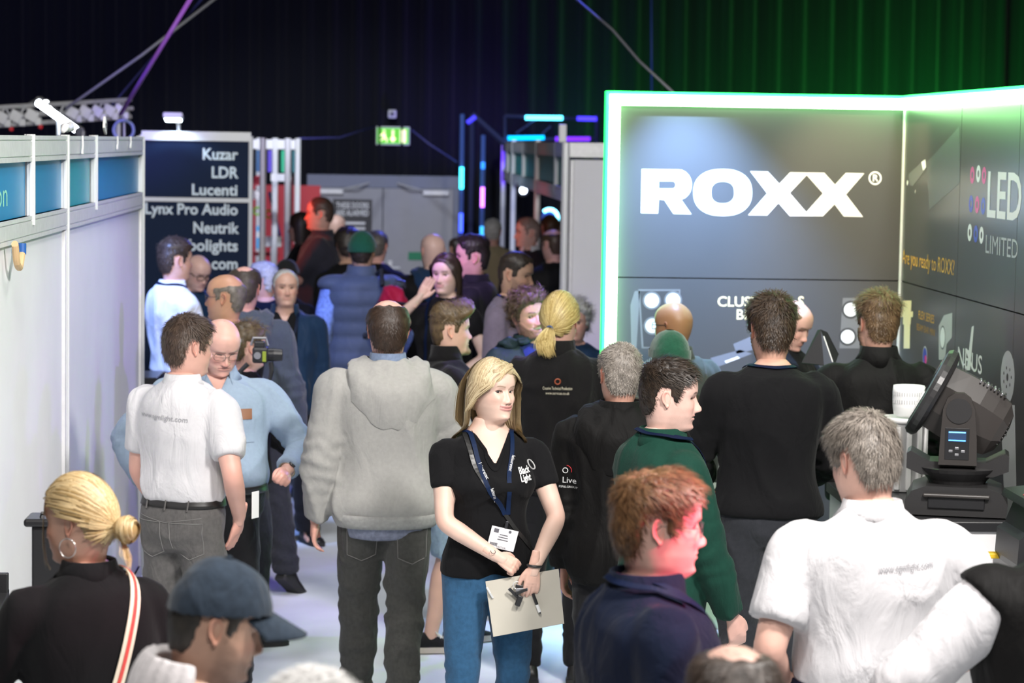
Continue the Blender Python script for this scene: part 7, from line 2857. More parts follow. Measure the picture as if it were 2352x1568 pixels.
# striped shoulder bag strap and bag
t = thing('shoulder_bag', 'small bag with red and cream striped strap across the black blazer', 'bag', tuple(p.to_world((0, 0, .62))))
t.rotation_euler = p.root.rotation_euler
line = p.bend([(.085, .05, 1.50), (.098, -.03, 1.49), (.085, -.12, 1.40), (.055, -.17, 1.22), (-.02, -.17, 1.05), (-.12, -.15, .92), (-.19, -.08, .84)])
for nm, w_, o_, m in (('strap', .034, .005, plain('cream_webbing', (.72, .66, .52), .7)), ('red_stripe', .010, .0078, plain('red_webbing', (.62, .07, .06), .7))):
    o = p.strap(nm, line, w_, m, off=o_, n=44)
    o.parent = t
    o.location = (0, 0, -.62 * p.k)
bb = MB().box((-.215, -.05, .16), (.05, .22, .18), bevel=.015)
b_ = bb.build('bag_body', plain('tan_bag', (.30, .18, .10), .5), t)

# --- 9  cap man in the foreground
p = make('man in dark navy baseball cap bending forward with fleece collar', 528, 1272, 1150, -76, 39,
         hair=short([(.030, .026, .022), (.07, .06, .05)], top=.004, side=.004, back=.005, n=2200, len=.008, len_side=.008), hair_h=.032,
         head=dict(skin=(.60, .37, .27), brow=(.03, .02, .015), beard=.35, beard_len=.001, beard_col=(.08, .05, .04)), head_pitch=14, lean=8, body=dict(girth=1.05))
p.bottoms(T_BLACK)
p.shoes(SHOE)
sh = p.top(C_NAVY, ease=.030, hem=.86, sleeve=.98, sl_ease=.024, name='jacket', amp=.009)
C_CAP = cloth('washed_navy_twill', (.022, .034, .052), .8, .15, .18)
p.cap(C_CAP)
fl = []
for k in range(11):
    a_ = math.radians(200 + k * 14)
    cx, cy = .105 * math.cos(a_ + math.pi), .098 * math.sin(a_)
    fl.append(limb(p.bend([(cx, cy - .012, 1.555), (cx * 1.14, cy * 1.15 - .012, 1.52), (cx * 1.24, cy * 1.25 - .012, 1.475), (cx * 1.28, cy * 1.3 - .012, 1.44)]), [.016, .021, .020, .014], 8, 3))
V, F = voxel(fl, .006)
p.put('fleece_collar', smooth_mesh(V, F, 2), F, cloth('white_fleece', (.60, .57, .58), .95, .3, .1, .6, .3), parent=sh)

# --- 10  balding head at the lower edge
p = make('man with thinning dark hair, only the crown of his head showing before the ginger-haired man', 1690, 1470, 1300, 5, 42,
         hair=short([(.030, .022, .018), (.080, .055, .042)], top=.010, side=.012, back=.013, crown=((0, .0, .125), .040, .035), sparse=.35, n=4200, len=.026, len_side=.022, lift=.3),
         head=dict(skin=(.60, .37, .30)), body=dict(girth=1.1))
p.bottoms(T_BLACK)
p.shoes(SHOE)
p.top(C_BLACK2, ease=.024, hem=.86, sl_ease=.02, name='jacket')
# --- 11  white head at the lower edge
p = make('white-haired person, only the top of the head showing beside the navy cap peak', 712, 1532, 1420, -10, 45,
         hair=short(H_WHITE, top=.016, side=.012, back=.014, n=3600, len=.03, lift=.4), head=dict(skin=SK_PALE))
p.bottoms(T_BLACK)
p.shoes(SHOE)
p.top(C_WHITE, ease=.02, hem=.92, sleeve=.97, name='shirt')
# --- 12  black gilet over white sleeves at the right edge
p = make('person in black gilet over white sleeves beside the corner counter', 2452, 1033, 930, 12, 43,
         hair=short(H_DARK), head=dict(skin=SK_PALE), body=dict(girth=1.12, shoulder=1.12), lean=4,
         arms=dict(L=dict(wrist=(-.42, .20, .98), pole=(-1, -.6, .1)), R=dict(wrist=(.2, .3, 1.0))))
p.bottoms(T_BLACK)
p.shoes(SHOE)
p.top(C_WHITE, ease=.020, hem=.93, sleeve=.97, sl_ease=.034, name='shirt', amp=.004, arm_fold=.003)
g_ = p.top(C_BLACK2, ease=.056, hem=.86, sleeve=0, name='gilet', arm_fold=0, amp=.002)
p.collar(C_BLACK2, 1.47, .075, .022, .012, .4, parent=g_)
# --- 13  grey-haired man in black jacket
p = make('man with cropped grey hair in black softshell jacket with white sleeve logo', 1426, 786, 590, -16, 28,
         hair=short([(.13, .11, .09), (.38, .34, .30)], top=.009, side=.006, back=.007, n=4400, len=.012, len_side=.010, lift=.8, rand=.4, w=.0017),
         head=dict(skin=(.62, .35, .27), fat=.3), head_yaw=24, body=dict(girth=1.08), hand_vox=.005,
         arms=dict(L=dict(wrist=(-.225, .03, .835), pole=(-.5, -1, 0), thumb=(0, 1, 0)), R=dict(wrist=(.2, .2, .95), pole=(1, -.5, 0))))
basics(p, T_BLACK)
j = jacket(p, C_BLACK2, .032, .80, sl=.026)
p.hood(C_BLACK2, j)
sh_, e_, w_, _ = p.arm[-1]
mid = sh_ * .42 + e_ * .58
dd = unit(p.to_local(CAM + np.array([0, 0, -.9])) - p.to_local(CAM + np.array([0, 1.0, -.9])))
ww = p.Rz.T @ np.array([1.0, 0, 0])
vw = np.array([0, 0, 1.0])
fd = p.Rz.T @ np.array([0, 1.0, 0])
m0 = mid + ww * (-.01)
p.print_text('Live', .034, m0 + ww * .004 + vw * -.02, ww, vw, fd, INK_W, .0, parent=j)
p.print_text('PSF&LGROUP', .012, m0 + vw * -.040, ww, vw, fd, INK_W, .0, parent=j)
rg = [m0 + ww * (-.012 + .010 * math.cos(a)) + vw * (.030 + .010 * math.sin(a)) for a in np.linspace(0, 6.283, 16)]
p.patch('printed_ring', rg, fd, INK_W, closed_line=True, w=.003, parent=j)
rg = [m0 + ww * (-.008 + .020 * math.cos(a)) + vw * (.030 + .020 * math.sin(a)) for a in np.linspace(-.3, 1.5, 8)]
p.patch('printed_arc', rg, fd, plain('red_ink', (.6, .03, .04), .6), closed_line=True, w=.003, parent=j)

# --- 14  man in green beanie
p = make('man in dark green beanie and brown jacket inside the crowd at the stand', 1540, 753, 525, 8, 30, head=dict(skin=SK_PALE), hair_h=.028,
         arms=dict(L=dict(wrist=(-.2, .22, 1.0)), R=dict(wrist=(.30, .12, .95), pole=(1, -.8, 0))), body=dict(girth=1.1))
basics(p)
jacket(p, C_BROWNJ, .034, .82, sl=.030)
p.beanie(cloth('green_knit', (.010, .070, .038), .95, .4, .15, 1.0, .3), .012)
# --- 15  bald man with glasses
p = make('bald dark-skinned man in glasses and grey-green jacket facing the stand wall', 1550, 694, 470, 28, 31,
         head=dict(skin=(.30, .155, .075), brow=(.02, .015, .01), beard=.3, beard_len=.001, beard_col=(.02, .015, .012)), head_yaw=16, body=dict(girth=1.08))
basics(p)
jacket(p, C_OLIVE, .030, .84)
p.glasses((.02, .02, .02), r=.0022)
# --- 16  tall man in black long-sleeve top
p = make('tall dark-haired man in plain black top and lanyard, back to the aisle', 1774, 668, 560, 4, 32,
         hair=short([(.022, .014, .010), (.075, .046, .026)], top=.024, side=.011, back=.010, len=.034, len_side=.020, n=4400, lift=.55, rand=.35, w=.0019),
         head=dict(skin=(.62, .36, .27), beard=.7, beard_col=(.04, .025, .016), beard_len=.006), body=dict(girth=1.08, shoulder=1.04), head_pitch=4,
         arms=dict(L=dict(wrist=(-.20, .30, 1.00), pole=(-.9, -1, -.3)), R=dict(wrist=(.20, .30, 1.02), pole=(.9, -1, -.3))))
p.bottoms(J_DARK, ease=.020, flare=.064, name='jeans')
p.shoes(SHOE)
p.top(C_BLACK, ease=.024, hem=.92, sleeve=.97, sl_ease=.022, amp=.010, name='sweater', scale=7, vertical=.35, arm_fold=.008)
p.lanyard(LANY, front=False)
# --- 17  man looking down behind him
p = make('balding man looking down at a dark folder beside the tall man', 1838, 692, 462, 226, 33,
         hair=short(H_LIGHT, top=.005, side=.005, n=1200, len=.009, len_side=.008, crown=((0, .03, .12), .05, .03)),
         head=dict(skin=SK_PINK, brow=(.10, .06, .04), eye_open=.4, fat=.3), head_pitch=24, hair_h=.006,
         arms=dict(R=dict(wrist=(.10, .34, 1.16), pole=(1, -.6, -.6), hand='grip'), L=dict(wrist=(-.14, .34, 1.16), pole=(-1, -.6, -.6), hand='grip')))
basics(p)
p.top(C_BLACK, ease=.020, hem=.90, sleeve=.97, name='sweater')
c_ = px(1884, 806, 500)
t = thing('folder', 'dark folder held open beside the man looking down', 'folder', tuple(c_))
MB().add([(-.085, 0, -.055), (-.012, .02, .095), (.0, .0, .10), (.01, -.05, -.06), (-.085, .006, -.058), (-.012, .026, .092), (.0, .006, .097), (.01, -.044, -.063)], [(0, 1, 2, 3), (7, 6, 5, 4), (0, 4, 5, 1), (1, 5, 6, 2), (2, 6, 7, 3), (3, 7, 4, 0)]).build('left_cover', BLACK_PL, t)
MB().add([(.0, 0, .10), (.035, .02, .085), (.090, .02, -.015), (.062, -.04, -.06), (.0, .006, .097), (.035, .026, .082), (.090, .026, -.018), (.062, -.034, -.063)], [(0, 1, 2, 3), (7, 6, 5, 4), (0, 4, 5, 1), (1, 5, 6, 2), (2, 6, 7, 3), (3, 7, 4, 0)]).build('right_cover', BLACK_SATIN, t)
MB().tube([(.012, -.012, .07), (.050, -.045, -.045)], .003, 6).build('page_edge', WHITE_PL, t)
# --- 18  quarter-zip man in the corner
p = make('light brown-haired bearded man in black quarter-zip, back to the aisle, at the stand corner', 2020, 662, 514, -4, 34,
         hair=short([(.065, .036, .018), (.190, .115, .055)], top=.026, side=.008, back=.008, len=.034, len_side=.012, n=4200, lift=.6, rand=.3, w=.0019),
         head=dict(skin=(.62, .36, .27), beard=.95, beard_col=(.09, .045, .02), beard_len=.010), head_yaw=14, body=dict(girth=1.1, shoulder=1.05),
         arms=dict(L=dict(wrist=(-.18, .30, 1.05), pole=(-1, -.8, -.3)), R=dict(wrist=(.20, .30, 1.05), pole=(1, -.8, -.3))))
p.bottoms(J_DARK, name='jeans')
p.shoes(SHOE)
o = p.top(C_BLACK2, ease=.026, hem=.88, sleeve=.97, sl_ease=.024, amp=.008, name='quarter_zip')
p.collar(C_BLACK2, 1.475, .062, .018, .012, .35, parent=o)

# --- 19  man in denim shorts
p = make('man with a tall quiff and goatee in black fleece and denim shorts', 1032, 680, 470, -78, 24,
         hair=short([(.055, .032, .015), (.190, .125, .055)], top=.026, side=.004, back=.006, quiff=.036, len=.040, len_side=.010, n=4000, lift=.25, rand=.16, w=.0018),
         head=dict(skin=(.66, .41, .31), beard=.75, goatee=True, beard_col=(.16, .08, .03), beard_len=.003, brow=(.10, .06, .03)), hair_h=.055, body=dict(girth=1.06), head_yaw=-2,
         laces=LACE_W, skin_vox=.012,
         legs=dict(R=dict(foot=(.10, -.10, 0), toe=-4), L=dict(foot=(-.12, .10, 0), toe=4)),
         arms=dict(R=dict(wrist=(.20, .20, .98), pole=(.8, -1, 0)), L=dict(wrist=(-.2, .22, 1.0))))
p.bottoms(J_LIGHT, ease=.034, end=.50, name='shorts', amp=.008)
p.shoes(CANVAS, SOLE_W, .028)
j = jacket(p, C_FLEECE, .026, .90, sl=.022, name='fleece_jacket', coll=False)
p.collar(C_FLEECE, 1.472, .085, .016, .008, .35, parent=j)
sh_, e_, w_, _ = p.arm[1]
mid = sh_ * .35 + e_ * .65
ww, fd = p.Rz.T @ np.array([1.0, 0, 0]), p.Rz.T @ np.array([0, 1.0, 0])
hx = [mid + ww * (.022 * math.cos(a)) + np.array([0, 0, .026 * math.sin(a)]) for a in np.linspace(0, 6.283, 7)]
p.patch('red_logo', hx, fd, plain('red_ink', (.6, .03, .04), .6), closed_line=True, w=.006, parent=j)
# --- 20  laughing man
p = make('laughing bearded man with curly brown hair in dark raincoat', 1203, 660, 442, 200, 25, hres=.8,
         hair=short([(.050, .032, .018), (.190, .130, .075)], top=.030, side=.016, back=.016, len=.030, len_side=.022, n=3400, lift=.7, rand=.9, curl=.55, messy=.7, w=.0026, line=[(0, .072), (25, .070), (45, .058), (58, .042), (68, .02), (76, -.02), (84, -.02), (90, .026), (106, .03), (116, -.01), (124, -.05), (180, -.078)]),
         head=dict(skin=(.64, .39, .29), grin=1.0, smile=1.0, beard=.62, beard_col=(.10, .055, .03), beard_len=.004, brow=(.09, .055, .03), brow_up=.003, gaze=(.3, 1, 0)), head_yaw=8, head_roll=9, head_pitch=-2,
         body=dict(girth=1.03))
basics(p)
p.top(cloth('blue_tee', (.02, .03, .14), .85), ease=.012, hem=.92, sleeve=0, name='t_shirt', arm_fold=0)
j = jacket(p, C_TEAL, .034, .82, open_w=[.02, .03, .045, .085], name='raincoat', sl=.028)
p.hood(C_TEAL, j)
# --- 21  blond ponytail
PC = [(.30, .20, .055), (.66, .52, .22)]
p = make('person with yellow-blond ponytail in black fleece printed on the back', 1287, 666, 500, -4, 26,
         hair=dict(kind='swept', col=PC, tie=(-.018, -.112, -.040), n=2200, w=.0038, puff=.008, top=.012), hair_h=.014,
         head=dict(skin=SK_PINK), head_yaw=-14, head_pitch=2, body=dict(girth=1.02),
         arms=dict(L=dict(wrist=(-.20, .22, 1.0), pole=(-.9, -1, 0)), R=dict(wrist=(.22, .2, .98), pole=(.9, -1, 0))))
basics(p)
o = p.top(C_FLEECE, ease=.026, hem=.86, sleeve=.97, sl_ease=.024, amp=.009, name='fleece')
p.collar(C_FLEECE, 1.474, .070, .014, .010, .35, parent=o)
rng = np.random.default_rng(12)
n = 420
jx, jz = rng.normal(0, .006, n), rng.normal(0, .005, n)
pts = []
for q in np.linspace(0, 1, 12):
    sp = .4 + 2.4 * math.sin(min(q * 1.25, 1) * 1.57)
    pts.append(np.stack([-.018 - .012 * q + jx * sp, -.122 - .030 * math.sin(q * 2.4) - .012 * q + rng.normal(0, .0015, n), -.036 - q ** 1.3 * .105 + jz * sp * .7], 1))
o2 = p.locks(np.stack(pts, 1), .0040 * rng.uniform(.6, 1.2, n), *PC, 'ponytail', 2)
V, F = tube([(-.018 + .012 * math.cos(a), -.118, -.038 + .012 * math.sin(a)) for a in np.linspace(0, 6.283, 16)], .005, 8, False)
p.put('hair_tie', p.head_M(V), F, plain('blue_tie', (.04, .07, .16), .7), parent=o2)
p.print_text('Creative Technical Production', .020, p.bend([(.0, -.4, 1.335)])[0], (1, 0, 0), (0, 0, 1), (0, 1, 0), plain('cream_ink', (.6, .55, .42), .6), .0, parent=o, width=.130)
p.print_text('www.services.co.uk', .018, p.bend([(.0, -.4, 1.314)])[0], (1, 0, 0), (0, 0, 1), (0, 1, 0), plain('cream_ink', (.6, .55, .42), .6), .0, parent=o, width=.105)
V_ = [(.012 * math.cos(a), -.4, 1.372 + .012 * math.sin(a)) for a in np.linspace(0, 6.283, 12)]
p.patch('round_logo', p.bend(V_), (0, 1, 0), plain('rust_ink', (.30, .07, .03), .6), closed_line=True, w=.006, parent=o)
# --- 22  frizzy white hair behind
p = make('person with frizzy white hair half hidden behind the blond ponytail', 1322, 684, 402, 170, 46,
         hair=short(H_WHITE, top=.030, side=.024, back=.024, len=.035, len_side=.032, n=3000, lift=.8, rand=1.0, curl=.5, messy=.8, w=.002), head=dict(skin=SK_PINK))
basics(p)
p.top(C_NAVYJ, ease=.024, hem=.86, sleeve=.97, name='jacket')

# ---------------- middle distance, left
p = make('young man in white shirt with folded arms lit blue at the exhibitor board', 400, 541, 374, -62, 1,
         hair=short([(.030, .018, .014), (.075, .045, .032)], top=.020, side=.008, n=2600, len=.026), head=dict(skin=SK_PINK), head_yaw=6,
         arms=dict(R=dict(wrist=(-.06, .27, 1.16), pole=(1, -.2, -.8), hand='relaxed', thumb=(0, .2, 1)), L=dict(wrist=(.06, .23, 1.12), pole=(-1, -.2, -.8), thumb=(0, .2, 1))))
basics(p, C_NAVY)
o = p.top(C_WHITE, ease=.024, hem=.99, sleeve=.9, sl_ease=.020, amp=.009, name='shirt')
p.collar(C_WHITE, 1.472, .048, .014, .014, .5, parent=o)
p.lanyard(LANY, front=False)
p = make('bald man in dark glasses and navy jacket looking down beside the white shirt', 461, 588, 338, 218, 2,
         head=dict(skin=(.66, .42, .36), fat=.5, brow=(.2, .12, .08), eye_open=.4), head_pitch=22, lean=8)
basics(p)
p.top(C_NAVYJ, ease=.026, hem=.84, sleeve=.97, name='jacket')
p.glasses((.02, .02, .02), r=.0022)
p = make('tanned bald man with grey side hair and glasses in black vest over grey tee', 522, 630, 440, 62, 3,
         hair=short([(.10, .085, .06), (.24, .21, .16)], top=.003, side=.004, back=.006, crown=((0, .01, .11), .084, .02), n=1500, len_side=.012), hair_h=0,
         head=dict(skin=(.50, .27, .16), fat=.6, beard=.15, beard_len=0, beard_col=(.3, .28, .25)), head_yaw=12, body=dict(girth=1.1, belly=.04))
basics(p)
p.top(cloth('blue_grey_tee', (.10, .14, .20), .85), ease=.014, hem=.90, sleeve=.4, sl_ease=.016, name='t_shirt')
p.top(C_BLACK2, ease=.034, hem=.92, sleeve=0, name='vest', arm_fold=0)
p.glasses((.10, .10, .10))
p.lanyard(LANY, front=False)
p = make('man with thinning dark hair in slate hooded top striding away', 562, 606, 415, -6, 4,
         hair=short([(.040, .030, .022), (.10, .075, .055)], top=.012, side=.011, back=.012, crown=((0, -.02, .12), .035, .03), sparse=.3, n=2800, len=.02), head=dict(skin=SK_PINK), body=dict(girth=1.14),
         legs=dict(L=dict(foot=(-.06, .20, 0)), R=dict(foot=(.27, -.22, .05), heel_up=36, toe=-30)),
         arms=dict(R=dict(wrist=(.28, .02, .86), pole=(.6, -1, 0))))
p.bottoms(J_DARK, ease=.018, flare=.066, name='jeans')
p.shoes(SHOE)
o = p.top(C_SLATE, ease=.034, hem=.86, sleeve=.98, sl_ease=.026, amp=.011, name='hooded_top', arm_fold=.009)
p.hood(C_SLATE, o)
p = make('white-haired person in glasses between the slate hood and the navy jacket', 607, 598, 352, 52, 5,
         hair=short(H_WHITE, top=.016, side=.012, n=2200, len=.024), head=dict(skin=SK_PINK, fat=.4), head_yaw=10)
basics(p)
p.top(C_NAVY, ease=.024, hem=.88, sleeve=.97, name='jumper')
p.glasses((.15, .15, .15))
p = make('stern white-haired man in open navy jacket over black polo with badge', 655, 617, 372, 182, 6,
         hair=short(H_WHITE, top=.006, side=.006, n=2400, len=.010, len_side=.010, line=[(0, .095), (25, .092), (45, .070), (60, .05), (72, .0), (80, -.015), (88, .03), (106, .034), (114, -.01), (122, -.055), (180, -.08)]),
         head=dict(skin=(.60, .36, .28), fat=.5, brow=(.16, .12, .10), eye_open=.6, beard=.12, beard_len=0, beard_col=(.4, .38, .36)), head_yaw=8, head_pitch=-4, body=dict(girth=1.12, belly=.03),
         legs=dict(R=dict(foot=(.12, .05, 0)), L=dict(foot=(-.16, .06, 0), toe=26)))
basics(p, T_BLACK, .022, flare=.070)
p.top(C_BLACK, ease=.012, hem=.92, sleeve=0, name='polo_shirt', arm_fold=0, cut=v_neck(1.41, .55))
p.lanyard(LANY, drop=1.05, x=-.05)
j = jacket(p, C_NAVYJ, .036, .76, open_w=[.075, .075, .08, .09], sl=.028)
p = make('person in black baseball cap with red badge behind the navy jacket', 659, 592, 330, -20, 7, hair=short(H_DARK, top=.004, side=.004, n=800), hair_h=.03, head=dict(skin=SK_PINK))
basics(p)
p.top(C_BLACK, ease=.02, hem=.9, sleeve=.97, name='sweater')
o = p.cap(cloth('black_twill', (.014, .014, .015), .8), back=True)
V, F = lathe([(.001, 0), (.018, 0), (.014, .004), (.001, .004)], 14)
V = np.array(V)
V[:, 0] *= 1.4
Rb = rot_x(math.radians(90))
p.put('red_badge', p.head_M(V @ Rb.T + np.array([.025, -.117, .055])), F, plain('red_badge_cloth', (.65, .06, .04), .7), parent=o)
p = make('curly-haired camera operator half hidden behind the bald blue-shirt man', 566, 738, 468, -62, 47,
         hair=short([(.060, .038, .016), (.16, .11, .05)], top=.022, side=.018, back=.018, len=.026, len_side=.022, n=2000, lift=.8, rand=1.0, curl=.5), head=dict(skin=SK_PINK), hair_h=.02,
         arms=dict(R=dict(wrist=(.14, .33, 1.02), pole=(1, -.5, -.5), hand='grip', thumb=(0, .2, 1)), L=dict(wrist=(-.1, .36, 1.02), pole=(-1, -.5, -.5), hand='grip', thumb=(0, .2, 1))))
basics(p, J_DARK)
p.top(C_BLACK, ease=.02, hem=.9, sleeve=.97, name='sweater')
# camera rig
c_ = px(598, 850, 478)
t = thing('camera_rig', 'black video camera on a handheld stabiliser beside the bald man', 'camera', tuple(c_))
MB().box((.0, 0, .075), (.075, .09, .075), bevel=.01).build('camera_body', BLACK_PL, t)
MB().lathe([(.001, 0), (.030, 0), (.032, .03), (.028, .07), (.001, .072)], (.035, 0, .075), 18, (1, 0, 0)).build('lens', BLACK_SATIN, t)
MB().box((-.005, 0, .125), (.05, .05, .03), bevel=.006).build('viewfinder', BLACK_PL, t)
MB().tube([(-.045, 0, .12), (-.035, 0, .155), (.025, 0, .155), (.035, 0, .12)], .007, 8).build('top_handle', GREY_M, t)
MB().tube([(-.06, .0, .03), (-.10, .0, -.01), (-.085, .0, -.06), (.04, 0, -.07), (.055, 0, .0), (.05, 0, .04)], .012, 8).build('gimbal_arm', BLACK_PL, t)
MB().lathe([(.020, -.19), (.021, -.07), (.028, -.06), (.028, -.045)], n=14).build('grip', BLACK_PL, t)
MB().lathe([(.001, 0), (.017, 0), (.017, .012), (.001, .012)], (-.012, -.046, .075), 14, (0, -1, 0)).build('dial', GREY_M, t)
MB().box((.020, -.046, .07), (.018, .006, .05), bevel=.002).build('green_panel', plain('lime_plastic', (.25, .32, .03), .4), t)

# ---------------- far left of the aisle
p = make('tall man with grey-brown hair in dark polo lit red and blue, arms folded', 737, 451, 272, 84, 8,
         hair=short([(.05, .03, .025), (.14, .09, .07)], top=.010, side=.006, n=2000, len=.014, line=[(0, .10), (30, .095), (50, .07), (66, .045), (74, -.01), (84, -.01), (90, .03), (106, .034), (116, -.01), (124, -.05), (180, -.07)]),
         head=dict(skin=SK_PINK, fat=.5), body=dict(girth=1.2, belly=.05),
         arms=dict(L=dict(wrist=(.06, .28, 1.15), pole=(-1, -.2, -.8), thumb=(0, .2, 1)), R=dict(wrist=(-.04, .25, 1.12), pole=(1, -.2, -.8))))
basics(p)
o = p.top(cloth('dark_polo', (.035, .035, .050), .85), ease=.024, hem=.90, sleeve=.42, sl_ease=.024, name='polo_shirt')
p.collar(MATS['dark_polo'], 1.472, .045, .016, .012, .5, parent=o)
p = make('dark-haired woman in profile lit orange behind the tall man', 692, 486, 256, 78, 9,
         hair=dict(kind='long', col=H_DARK, n=900, w=.008, length=.30), hair_h=.02, head=dict(skin=SK_TAN, fem=1), body=dict(fem=1))
basics(p)
p.top(C_BLACK, ease=.02, hem=.88, sleeve=.97, name='jacket')
p = make('bald pale-headed person facing the grey door', 772, 493, 236, -30, 10, head=dict(skin=SK_PALE))
basics(p)
p.top(C_DARKB, ease=.02, hem=.88, sleeve=.97, name='jacket')
p = make('black-haired person in black jacket left of the green cap', 799, 517, 300, 10, 11, hair=short(H_DARK, top=.028, side=.020, back=.020, n=2400, len=.03), head=dict(skin=SK_TAN))
basics(p)
p.top(C_BLACK2, ease=.03, hem=.84, sleeve=.97, name='jacket')
p = make('man in dark green cap and quilted slate gilet carrying a red backpack', 832, 528, 335, 14, 12, hair=short(H_DARK, top=.004, side=.004, n=800), hair_h=.024, head=dict(skin=SK_TAN), head_yaw=-20, body=dict(girth=1.12),
         arms=dict(L=dict(wrist=(-.26, .05, .90)), R=dict(wrist=(.25, .08, .92))))
P12 = p
basics(p, J_DARK)
p.top(cloth('blue_check_sleeve', (.20, .30, .62), .8, .1, .3), ease=.018, hem=.90, sleeve=.97, sl_ease=.020, name='shirt')
g_ = p.top(C_PUFF, ease=.050, hem=.84, sleeve=0, name='quilted_gilet', arm_fold=0, amp=.004)
# quilting: horizontal puffed channels
me = g_.data
co = np.empty(len(me.vertices) * 3)
me.vertices.foreach_get('co', co)
no = np.empty(len(me.vertices) * 3)
me.vertices.foreach_get('normal', no)
co, no = co.reshape(-1, 3), no.reshape(-1, 3)
co = co + no * (.016 * np.abs(np.sin(co[:, 2] * math.pi / .105)) ** .6)[:, None]
me.vertices.foreach_set('co', co.ravel())
me.update()
p.collar(C_PUFF, 1.47, .075, .030, .014, .4, parent=g_)
p.beanie(cloth('green_cap_cloth', (.012, .085, .050), .85, .2, .1), .025)
bp_ = thing('backpack', 'red and black backpack hanging on the quilted gilet shoulder', 'backpack', tuple(p.to_world((.09, -.30, 1.04))), p.root.rotation_euler.z)
bp_.rotation_euler[1] = .22
rd = cloth('red_nylon', (.36, .010, .030), .6, .05)
V, F = voxel([ellipsoid((0, 0, .19), (.135, .085, .20)), ellipsoid((.0, -.02, .13), (.14, .10, .13)), ellipsoid((-.03, 0, .32), (.09, .06, .09))], .014)
V = p.fold(V, F, .016, 9, 5, .8)
mesh_obj('main_bag', V, F, rd, bp_, True)
V, F = voxel([ellipsoid((.01, -.095, .12), (.10, .045, .09)), ellipsoid((.01, -.09, .09), (.10, .04, .06))], .012)
mesh_obj('front_pocket', p.fold(V, F, .010, 12, 6, .8), F, rd, bp_, True)
for z_, x_ in ((.225, .012), (.27, .006), (.31, .0)):
    MB().tube([(-.13 + x_, -.05, z_ - .03), (-.06, -.10, z_), (.06, -.10, z_ + .01), (.13 - x_, -.05, z_ - .01)], .010, 6).build('black_band', BLACK_PL, bp_)
MB().tube([(-.04, -.02, .42), (-.03, -.02, .46), (.03, -.02, .46), (.04, -.02, .42)], .009, 8).build('grab_handle', BLACK_PL, bp_)
MB().tube([(-.10, .05, .40), (-.11, .13, .50), (-.115, .26, .45), (-.12, .30, .25), (-.12, .12, .03)], .016, 8).build('shoulder_strap', BLACK_PL, bp_)
p = make('man with short grey hair and dark shoulders right of the green cap', 866, 528, 292, -12, 13, hair=short([(.07, .06, .05), (.18, .16, .14)], top=.008, side=.007, n=1600, len=.012), head=dict(skin=SK_PINK))
basics(p)
p.top(C_BLACK2, ease=.03, hem=.84, sleeve=.97, name='jacket')
# ---------------- centre
p = make('bald man in black coat with navy hood facing the grey door', 995, 536, 322, 18, 14, head=dict(skin=(.66, .44, .38), fat=.4), body=dict(girth=1.15))
basics(p)
o = p.top(C_BLACK2, ease=.036, hem=.76, sleeve=.97, sl_ease=.026, name='coat')
p.hood(C_NAVYJ, o)
p = make('dark-haired woman in black tee covering her mouth with one hand', 1026, 579, 372, 150, 15,
         hair=dict(kind='long', col=[(.020, .013, .010), (.060, .038, .026)], n=1300, w=.007, length=.30, part=.0, puff=.006, flare=.03), hair_h=.016,
         head=dict(skin=(.66, .46, .39), fem=1, fat=.3, brow=(.03, .02, .015), smile=.4), body=dict(fem=1, girth=1.08), head_yaw=4, skin_vox=.010, hand_vox=.005,
         arms=dict(R=dict(wrist=(.060, .22, 1.50), pole=(1.0, .25, -1.0), hand='flat', dir=(-.45, -.30, .9), thumb=(-.6, -.3, -.5)), L=dict(wrist=(-.16, .22, 1.02), pole=(-1, -.5, 0))))
basics(p)
p.top(C_BLACK, ease=.014, hem=.88, sleeve=.27, sl_ease=.014, name='t_shirt')
p.lanyard(LANY, drop=1.02, x=.08, tilt=12)
p = make('black-haired man in black suit jacket with violet light on his face', 1088, 534, 358, 78, 16,
         hair=short([(.010, .008, .008), (.035, .025, .020)], top=.024, side=.009, n=2600, len=.032), head=dict(skin=SK_PINK, brow=(.02, .015, .01), beard=.15, beard_len=0), head_yaw=12)
basics(p)
p.top(cloth('blue_shirt_dark', (.02, .03, .16), .8), ease=.012, hem=.95, sleeve=0, name='shirt', arm_fold=0)
jacket(p, C_SUIT, .028, .78, open_w=[.03, .03, .05, .08], name='suit_jacket')
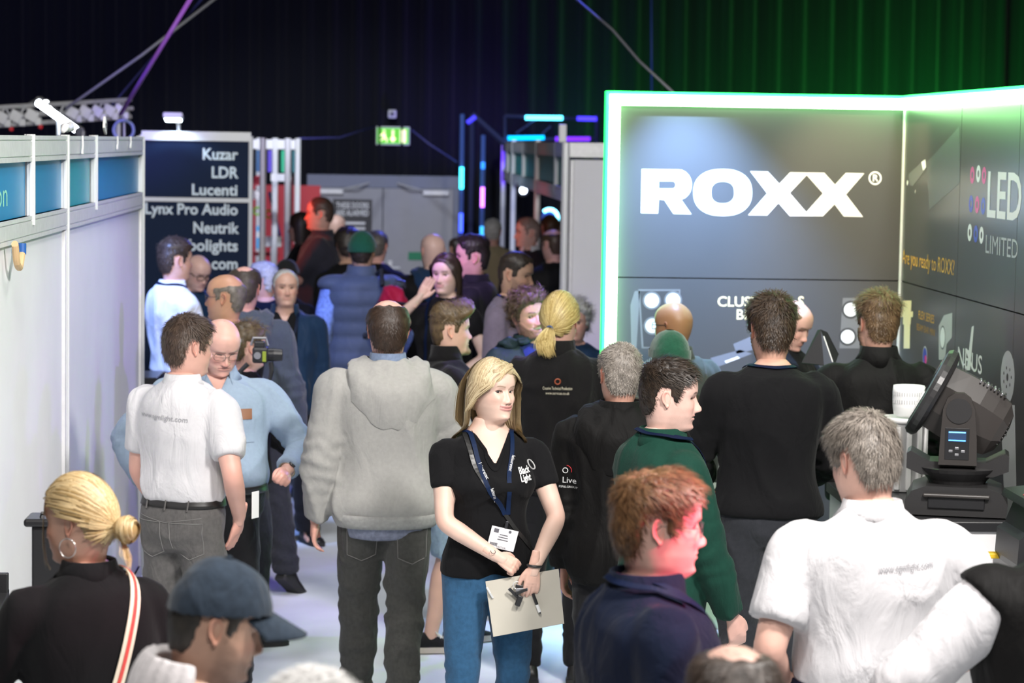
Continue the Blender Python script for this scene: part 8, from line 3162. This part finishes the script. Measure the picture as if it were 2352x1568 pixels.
p = make('man in tan jacket far off between the light poles', 1132, 501, 240, -6, 17, hair=short(H_WHITE, top=.008, side=.008, n=1200), head=dict(skin=SK_PINK))
basics(p)
p.top(C_TAN, ease=.03, hem=.84, sleeve=.97, name='jacket')
p = make('person in hi-vis yellow vest behind the black suit', 1050, 545, 236, 20, 22, hair=short(H_DARK, n=800), head=dict(skin=SK_TAN))
basics(p)
p.top(cloth('rust_top', (.20, .10, .03), .85), ease=.018, hem=.90, sleeve=.97, name='jumper')
p.top(cloth('hivis', (.55, .75, .02), .7), ease=.034, hem=.88, sleeve=0, name='hi_vis_vest', arm_fold=0)
p = make('grey-haired man in black jacket with white collar inside the open booth', 1214, 498, 268, 160, 18, hair=short([(.2, .12, .1), (.4, .3, .26)], top=.008, side=.007, n=1200), head=dict(skin=SK_PINK), head_yaw=-60)
basics(p)
o = p.top(C_SUIT, ease=.03, hem=.8, sleeve=.97, name='jacket')
p.collar(C_WHITE, 1.472, .055, .016, .012, .4, parent=o)
p = make('violet-lit person beside the ring light in the open booth', 1264, 492, 246, 10, 19, hair=short(H_BROWN, top=.006, side=.005, n=900), head=dict(skin=SK_PINK))
basics(p)
p.top(C_NAVY, ease=.02, hem=.88, sleeve=.97, name='jumper')
p = make('balding man in dark green-black jacket at the corner post of the open booth', 1272, 526, 288, 30, 20, hair=short(H_BROWN, top=.004, side=.006, n=900, crown=((0, .0, .12), .06, .03)), hair_h=.002, head=dict(skin=SK_PINK))
basics(p)
p.top(C_BLACK2, ease=.034, hem=.82, sleeve=.97, name='jacket')
p = make('stubbled man with short dark hair in grey-lilac tee at the open booth post', 1190, 575, 385, -118, 21,
         hair=short([(.022, .016, .012), (.060, .042, .030)], top=.016, side=.005, n=2600, len=.020, len_side=.008), head=dict(skin=SK_TAN, beard=.4, beard_len=.001, brow=(.03, .02, .015)), head_yaw=6, head_pitch=8)
basics(p, J_DARK)
p.top(C_LILAC, ease=.018, hem=.90, sleeve=.42, sl_ease=.018, name='t_shirt')
p.lanyard(LANY, drop=1.1)
